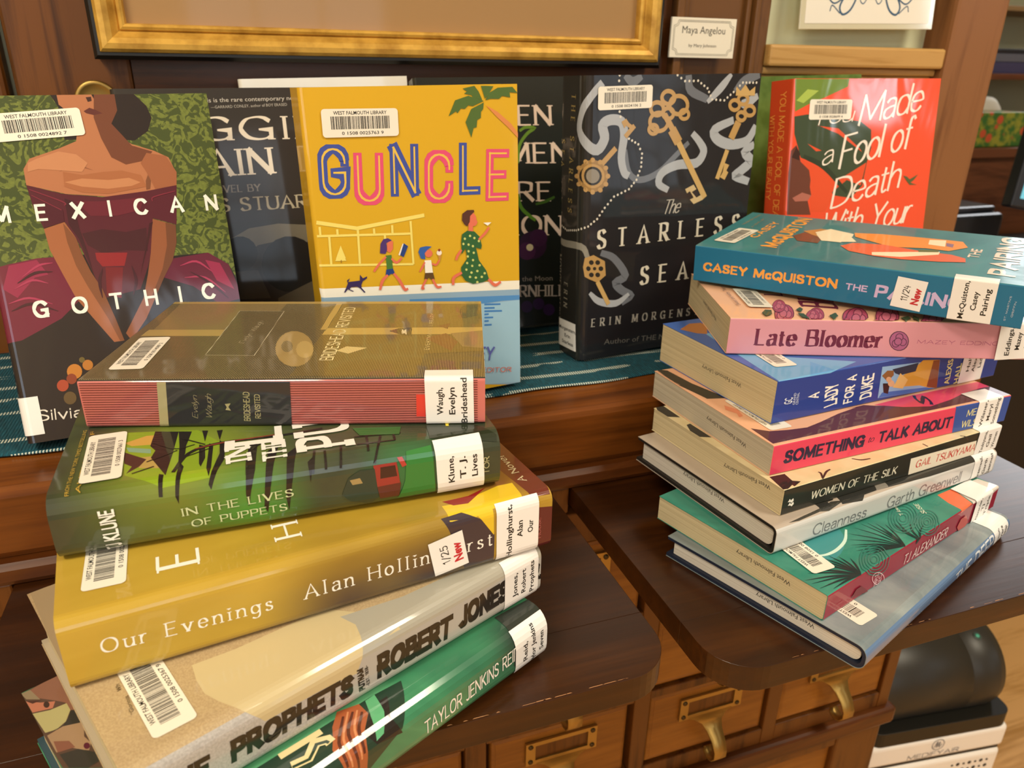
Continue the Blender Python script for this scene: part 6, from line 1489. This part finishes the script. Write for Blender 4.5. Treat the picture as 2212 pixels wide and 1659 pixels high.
bm = bmesh.new(); rings_frame(bm, fx0, fx1, fz0, fz1, [(0, y0), (0, .728), (.003, .7245), (.0052, .7245)]); under(mesh_obj('black_edge', bm, plain('black_frame_paint', '#171615', .4)), t)
bm = bmesh.new(); rings_frame(bm, fx0, fx1, fz0, fz1, [(.005, .727), (.0056, .7225), (.008, .7205), (.012, .7200), (.016, .7225), (.0195, .7270), (.0215, .7290), (.0222, .7270), (.0243, .7262), (.0262, .7275), (.0270, .7305), (.0272, .738)]); under(mesh_obj('gilt_moulding', bm, m), t)
MAT = plain('tan_picture_mat', '#a37d4e', .6, coat=.35)
under(boxes('picture', [(fx0+.0265, fx1-.0265, .7345, .7385, fz0+.0265, fz1-.0265)], MAT, bevel=0), t)
under(boxes('backing_board', [(fx0+.002, fx1-.002, .740, .7512, fz0+.002, fz1-.002)], plain('board_brown', '#4a3520', .8), bevel=0), t)

t = thing('brass_fitting', 'round brass plate with a small knob behind the woman-in-maroon book', 'brass fitting', at(-.1065, .752, .281))
bm = bmesh.new(); Mx = Matrix.Translation((-.1065, .7515, .2795)) @ Matrix.Rotation(R_(90), 4, 'X')
lathe(bm, [(.0165, 0), (.0172, .0022), (.0160, .0040), (.0135, .0030), (.0095, .0022), (.004, .0022)], Mx, 36); under(mesh_obj('plate', bm, BRASS), t)
bm = bmesh.new(); lathe(bm, [(.0035, .002), (.0030, .006), (.0022, .010), (.0036, .0125), (.0024, .0150), (.0008, .0158)], Mx, 20); under(mesh_obj('knob', bm, BRASS), t)

t = thing('name_card', 'small white name card with a printed border on the brown pilaster', 'card', at(.468, .741, .3235))
CARD = plain('card_paper', '#ece4d2', .7)
under(boxes('card', [(.4298, .5065, .7385, .7415, .3232, .3608)], CARD, bevel=.0004), t)
def wall_text(bm, txt, x, z, ln, H, y, st='S', mi=0, skew=0):
    P = [p for _, p in textpolys(txt, st, ln, H, 0)] if st != 'S' else fonttext(txt, ln, H, .0)
    for p in P:
        try: f = bm.faces.new([bm.verts.new((x+v.x, y, z+v.y)) for v in p]); f.material_index = mi
        except ValueError: pass
def wall_line(bm, pts, w_, y, mi=0, smooth=True):
    pts = [Vector(p) for p in pts]
    if smooth and len(pts) > 2: pts = spline(pts, 5)
    for q in ribbon(pts, lambda t_, i: w_): bm.faces.new([bm.verts.new((v.x, y, v.y)) for v in q]).material_index = mi
bm = bmesh.new()
wall_text(bm, 'Maya Angelou', .4425, .3462, .0510, .0068, .7383); wall_text(bm, 'by Mary Johnson', .4515, .3335, .0330, .0030, .7383)
under(mesh_obj('lettering', bm, plain('card_ink', '#57534a', .7)), t)
bm = bmesh.new()
for i in (0, .0012):
    a0, a1, b0, b1 = .4325+i, .5038-i, .3258+i, .3582-i; c = .005
    wall_line(bm, [(a0+c, b0), (a1-c, b0)], .00035, .7383); wall_line(bm, [(a0+c, b1), (a1-c, b1)], .00045, .7383); wall_line(bm, [(a0, b0+c), (a0, b1-c)], .00035, .7383); wall_line(bm, [(a1, b0+c), (a1, b1-c)], .00035, .7383)
    for px, pz, sx, sz in ((a0, b0, 1, 1), (a1, b0, -1, 1), (a1, b1, -1, -1), (a0, b1, 1, -1)): wall_line(bm, [(px, pz+sz*c), (px+sx*c*.7, pz+sz*c*.75), (px+sx*c, pz)], .0004, .7383)
under(mesh_obj('border', bm, plain('card_ink_grey', '#8a8678', .7)), t)

t = thing('laminated_sign', 'laminated white sheet with blue scrollwork hanging over the pale green wall', 'sign', at(.69, .75, .36))
Ms = Matrix.Translation((.687, .750, .3605)) @ Matrix.Rotation(R_(-1.5), 4, 'Y') @ Matrix.Rotation(R_(-4), 4, 'X')
def local(o, M): o.data.transform(M); return o
sheet = boxes('plastic_sleeve', [(-.0935, .0935, -.0012, .0008, -.004, .24)], plain('clear_laminate', '#cfc9ae', .12, coat=1), bevel=.0006); under(local(sheet, Ms), t)
sheet = boxes('paper', [(-.087, .0865, -.0016, -.0011, .002, .234)], plain('sheet_white', '#ebe6da', .6, coat=.6), bevel=0); under(local(sheet, Ms), t)
bm = bmesh.new()
for s in (-1, 1):
    for pts, w_ in (([(.004*s, .030), (.010*s, .022), (.015*s, .026), (.011*s, .034), (.005*s, .038), (.002*s, .050)], .0011), ([(.020*s, .045), (.020*s, .030), (.027*s, .016), (.037*s, .011), (.042*s, .018), (.037*s, .028), (.028*s, .034)], .0022), ([(.037*s, .028), (.050*s, .022), (.060*s, .030), (.066*s, .042)], .0016), ([(.041*s, .012), (.052*s, .020), (.055*s, .014)], .0012), ([(.028*s, .034), (.020*s, .040), (.010*s, .036)], .0014), ([(.044*s, .034), (.048*s, .040), (.056*s, .038), (.060*s, .048)], .0018), ([(.064*s, .032), (.072*s, .030), (.074*s, .040), (.068*s, .046)], .0012)):
        wall_line(bm, pts, w_, -.00175)
o = mesh_obj('scrollwork', bm, plain('blue_print', '#2f5577', .6)); under(local(o, Ms), t)

# ------------------------------------------------------------------ air purifier on the floor right of the cabinet
PM = Matrix.Translation((.744, .556, FLOOR)) @ Matrix.Rotation(R_(-7.5), 4, 'Z')
pur = thing('air_purifier', 'white and black air purifier with a drum-shaped top on the oak floor beside the cabinet', 'air purifier', PM)
PW, PD, PH = .232, .20, .292
WH = plain('white_plastic', '#f2ece4', .35, coat=.2); BKP = plain('black_plastic', '#17150f', .45); BKD = plain('black_drum_plastic', '#2b2822', .42)
b1 = boxes('body', [(0, PW, 0, PD, .02, .245), (0, PW, 0, PD, .250, PH)], WH, pur, bevel=.008, seg=4)
boxes('base', [(.012, PW-.012, .012, PD-.012, 0, .021)], BKP, pur); boxes('seam_band', [(.004, PW-.004, .004, PD-.004, .243, .252)], BKP, pur)
def rr(x0, x1, y0, y1, r, n=6):
    return [(cx+r*math.cos(R_(a0+90*k/n)), cy+r*math.sin(R_(a0+90*k/n))) for cx, cy, a0 in ((x1-r, y1-r, 0), (x0+r, y1-r, 90), (x0+r, y0+r, 180), (x1-r, y0+r, 270)) for k in range(n+1)]
bm = bmesh.new(); prism(bm, rr(.001, PW-.001, .001, PD-.001, .018), 'z', PH-.001, PH+.024, smooth=False); mesh_obj('black_rim', bm, BKP, pur, bevel=.004)
bm = bmesh.new(); Md = Matrix.Translation((.012, .082, PH+.062)) @ Matrix.Rotation(R_(90), 4, 'Y')
lathe(bm, [(.060, 0), (.0685, .003), (.071, .006), (.071, .146), (.0703, .1465), (.0703, .1475), (.071, .148), (.071, .190), (.067, .203), (.055, .208)], Md, 48); mesh_obj('drum', bm, BKD, pur)
bm = bmesh.new()
for a, x in ((66, .172), (92, .176)):
    Mb = Matrix.Translation((.012, .082, PH+.062)) @ Matrix.Rotation(R_(90-a), 4, 'X') @ Matrix.Translation((x, 0, .0705))
    lathe(bm, [(.0062, 0), (.0062, .0012), (.0045, .0014)], Mb, 20)
mesh_obj('button', bm, plain('button_dark', '#3c4a44', .3), pur)
bm = bmesh.new()
for a, x in ((66, .172), (92, .176)):
    Mb = Matrix.Translation((.012, .082, PH+.062)) @ Matrix.Rotation(R_(90-a), 4, 'X') @ Matrix.Translation((x, 0, .072))
    lathe(bm, [(.003, 0), (.003, .0006), (.0012, .0007)], Mb, 16)
mesh_obj('button_light', bm, plain('button_teal', '#4fae93', .4), pur)
bm = bmesh.new(); wall_text(bm, 'MEDIFYAIR', .066, .2575, .086, .0085, -.0004, 'M')
cx, cz, r = .113, .2785, .0098
wall_line(bm, [(cx+r*math.cos(q), cz+r*math.sin(q)) for q in [2*math.pi*k/24 for k in range(25)]], .0012, -.0004, 0, False)
wall_line(bm, [(cx-.006, cz-.005), (cx-.002, cz+.006), (cx-.002, cz-.005), (cx+.002, cz+.005), (cx+.002, cz-.005), (cx+.006, cz+.001)], .0014, -.0004)
mesh_obj('logo', bm, plain('grey_print', '#6f7078', .5), pur)
bm = bmesh.new()
for i in range(7):
    for j in range(14): lathe(bm, [(.0021+.0012*((i+j) % 2), 0), (.0018, .0004)], Matrix.Translation((.15+i*.010, -.0003, .228-j*.012)) @ Matrix.Rotation(R_(90), 4, 'X'), 8)
mesh_obj('air_vents', bm, BKP, pur)

# ------------------------------------------------------------------ things in the room beyond the post
far_w = wood('far_cabinet_wood', '#5a3220', '#7d4a30', 'x', .6, .5, .1)
o = boxes('low_bookcase', [(1.72, 2.9, 1.62, 1.98, FLOOR, .10), (1.70, 2.92, 1.60, 2.0, .10, .125)], far_w); tag(o, 'low reddish wooden bookcase in the room beyond the post', 'bookcase')
DK_ = plain('dark_desk_paint', '#1d1611', .6)
t = thing('desk', 'dark desk carrying the printer and monitor beyond the post', 'desk', at(1.8, 1.2, FLOOR))
under(boxes('desk_top', [(1.20, 2.5, 1.10, 1.55, -.13, -.105)], DK_), t); under(boxes('desk_side', [(1.22, 2.45, 1.13, 1.15, FLOOR, -.13)], DK_), t)
t = thing('printer', 'black printer with loose white papers on it, left of the glowing monitor', 'printer', at(1.55, 1.3, -.105))
PB = plain('printer_black', '#25262c', .35)
under(boxes('printer_body', [(1.44, 1.70, 1.30, 1.50, -.105, .012)], PB, bevel=.01), t); under(boxes('printer_lid', [(1.45, 1.69, 1.32, 1.50, .012, .026)], plain('printer_grey', '#3c3e48', .3), bevel=.006), t)
for k, (x, y, z, rx, rz, w_, h) in enumerate(((1.54, 1.39, .027, 0, 15, .09, .11), (1.53, 1.41, .034, 0, -20, .09, .11), (1.53, 1.43, .075, 70, -10, .06, .07))):
    bm = bmesh.new(); box(bm, -w_/2, w_/2, -h/2, h/2, 0, .006); o = mesh_obj('paper_pad', bm, CARD); o.location = (x, y, z); o.rotation_euler = (R_(rx), 0, R_(rz)); tag(o, ['flat white paper pad at the front of the printer lid', 'flat white paper pad at the back of the printer lid', 'small white card standing up on the printer papers'][k], 'paper', 'papers on the printer')
MM = Matrix.Translation((1.60, 1.20, .065)) @ Matrix.Rotation(R_(-12), 4, 'Z') @ Matrix.Rotation(R_(9), 4, 'Y') @ Matrix.Rotation(R_(-8), 4, 'X')
t = thing('monitor', 'computer monitor with a pale blue screen at the right edge', 'monitor', MM)
boxes('monitor_case', [(-.018, .42, 0, .03, -.02, .27)], PB, t, bevel=.004); 
m, nt, b = newmat('lit_screen'); b.inputs['Base Color'].default_value = (0, 0, 0, 1); b.inputs['Emission Color'].default_value = lin('#7f9fd0'); b.inputs['Emission Strength'].default_value = .9
m2, nt2, b2 = newmat('lit_screen_border'); b2.inputs['Base Color'].default_value = (0, 0, 0, 1); b2.inputs['Emission Color'].default_value = lin('#8fe6f2'); b2.inputs['Emission Strength'].default_value = 1.1
boxes('screen', [(.012, .40, -.0012, 0, .012, .255)], m, t, bevel=0); boxes('screen_border', [(0, .012, -.0014, 0, 0, .262), (0, .41, -.0014, 0, 0, .012)], m2, t, bevel=0)
boxes('monitor_stand', [(.16, .24, .01, .05, -.10, .0)], PB, t)
m, nt, b = newmat('floral_print'); vz = coords(nt, (1, 1, 1)); vor = N(nt, 'ShaderNodeTexVoronoi'); vor.inputs['Scale'].default_value = 26; nt.links.new(vz, vor.inputs['Vector'])
c = mixc(nt, ramp(nt, noise(nt, vz, 40, 3), [(.45, 0), (.6, 1)]), '#3d7a34', '#a9ab3c'); c = mixc(nt, ramp(nt, vor.outputs['Distance'], [(.28, 1), (.34, 0)]), c, '#e0603a'); nt.links.new(c, b.inputs['Base Color'])
o = boxes('tissue_box', [(1.925, 2.12, 1.63, 1.75, .1255, .218)], m, bevel=.003); tag(o, 'green floral tissue box on the low bookcase', 'tissue box')
bm = bmesh.new(); lathe(bm, [(.045, 0), (.062, .01), (.062, .10), (.05, .115), (.02, .12)], Matrix.Translation((2.18, 1.86, .19)) @ Matrix.Rotation(R_(90), 4, 'X') @ Matrix.Translation((0, 0, -.06)), 28); o = mesh_obj('paper_roll', bm, plain('roll_white', '#e2e0d6', .7)); tag(o, 'round white paper roll behind the floral tissue box', 'paper roll')
o = boxes('storage_box', [(1.95, 2.08, 1.84, 1.97, .1255, .285)], plain('box_grey', '#a7a5a2', .6), bevel=.003); tag(o, 'pale grey box behind the floral tissue box', 'box')
o = boxes('stacked_files', [(1.90, 1.922, 1.63, 1.80, .1255, .24)], CARD); tag(o, 'upright white file left of the floral tissue box', 'file')
t = thing('wall_shelf', 'brown wall shelf in the room beyond the post', 'shelf', at(2.3, 2.1, .27)); under(boxes('shelf_board', [(1.95, 3.2, 1.9, 2.199, .300, .318)], far_w), t); under(boxes('shelf_board', [(1.95, 3.2, 2.0, 2.199, .505, .52)], plain('shelf_tan', '#a98a60', .6)), t)
for k, (z0, z1, c_, lb) in enumerate(((.3185, .352, '#4a4a78', 'dull purple binder lying on the wall shelf'), (.3525, .378, '#6f7488', 'grey blue binder lying on the purple one'), (.3785, .392, '#262a38', 'thin black binder on top of the two others'))):
    o = boxes('binder', [(2.02+.02*k, 2.6, 1.95, 2.17, z0, z1)], plain('binder_'+c_, c_, .4), bevel=.003); tag(o, lb, 'binder', 'binders on the wall shelf')
o = boxes('wall_note', [(2.42, 2.50, 2.196, 2.1995, .40, .485)], CARD, bevel=0); tag(o, 'white note fixed to the far sage wall', 'note')
bm = bmesh.new(); bmesh.ops.create_icosphere(bm, subdivisions=4, radius=.055)
for v in bm.verts:
    p = v.co; q = .8+.25*math.sin(p.x*70+2)*math.sin(p.y*60)*math.sin(p.z*80+1); v.co = Vector((p.x*q*1.2, p.y*q, p.z*q*.7))
o = mesh_obj('crumpled_tissue', bm, plain('tissue_white', '#eee6cf', .8), smooth=True); o.location = (1.50, 1.16, -.062); tag(o, 'crumpled white tissue in front of the monitor', 'tissue')
# dark leafy plant on the floor beyond the cabinet
t = thing('potted_plant', 'dark green leafy plant in shadow behind the right stack of books', 'plant', at(1.0, .93, FLOOR))
bm = bmesh.new(); lathe(bm, [(.07, 0), (.10, .16), (.105, .17), (.09, .17), (.085, .15)], Matrix.Translation((1.0, .93, FLOOR)), 28); under(mesh_obj('pot', bm, plain('pot_dark', '#2a211a', .6)), t)
bm = bmesh.new(); rnd = random.Random(5)
for k in range(90):
    a = rnd.uniform(0, 6.28); rad = rnd.uniform(.02, .13); z = FLOOR+rnd.uniform(.2, .66); c = Vector((1.0+math.cos(a)*rad*.6, .93+math.sin(a)*rad*.6, z)); d = Vector((math.cos(a), math.sin(a), rnd.uniform(-.3, .5))).normalized(); s = d.cross(Vector((0, 0, 1))).normalized(); ln = rnd.uniform(.05, .09)
    up = s.cross(d)*.008; pts = [c, c+d*ln*.35+s*ln*.2+up, c+d*ln*.75+s*ln*.16, c+d*ln-up, c+d*ln*.75-s*ln*.16, c+d*ln*.35-s*ln*.2+up]
    vv = [bm.verts.new(p) for p in pts]; mid = bm.verts.new(c+d*ln*.5-up)
    for i in range(6): bm.faces.new((vv[i], vv[(i+1) % 6], mid)).smooth = True
o = mesh_obj('leaves', bm, plain('leaf_green', '#2f4a1e', .5)); so = o.modifiers.new('t', 'SOLIDIFY'); so.thickness = .0006; under(o, t)
bm = bmesh.new()
for k in range(7):
    a = k*.9; tube(bm, [(1.0+.02*math.cos(a), .93+.02*math.sin(a), FLOOR+.15), (1.0+.04*math.cos(a), .93+.04*math.sin(a), FLOOR+.4), (1.0+.06*math.cos(a), .93+.06*math.sin(a), FLOOR+.62)], [.004, .003, .0015], 6)
under(mesh_obj('stems', bm, plain('stem_green', '#33401f', .6)), t)

# ------------------------------------------------------------------ ceiling lamps (they carry the warm light)
for lx, ly in LAMPS:
    t = thing('ceiling_lamp', ['square flush ceiling lamp over the left stack of books', 'square flush ceiling lamp over the right stack of books', 'square flush ceiling lamp at the back left of the room'][LAMPS.index((lx, ly))], 'lamp', at(lx, ly, CEIL-.06), 'ceiling lamps')
    under(boxes('lamp_housing', [(lx-.31, lx+.31, ly-.31, ly+.31, CEIL-.045, CEIL)], WHITE_T, bevel=.006), t)
    m = bpy.data.materials.get('lamp_diffuser')
    if m is None:
        m, nt, b = newmat('lamp_diffuser'); b.inputs['Emission Color'].default_value = (1, .85, .62, 1); b.inputs['Emission Strength'].default_value = 3
    under(boxes('lamp_diffuser', [(lx-.29, lx+.29, ly-.29, ly+.29, CEIL-.06, CEIL-.045)], m, bevel=.004), t)
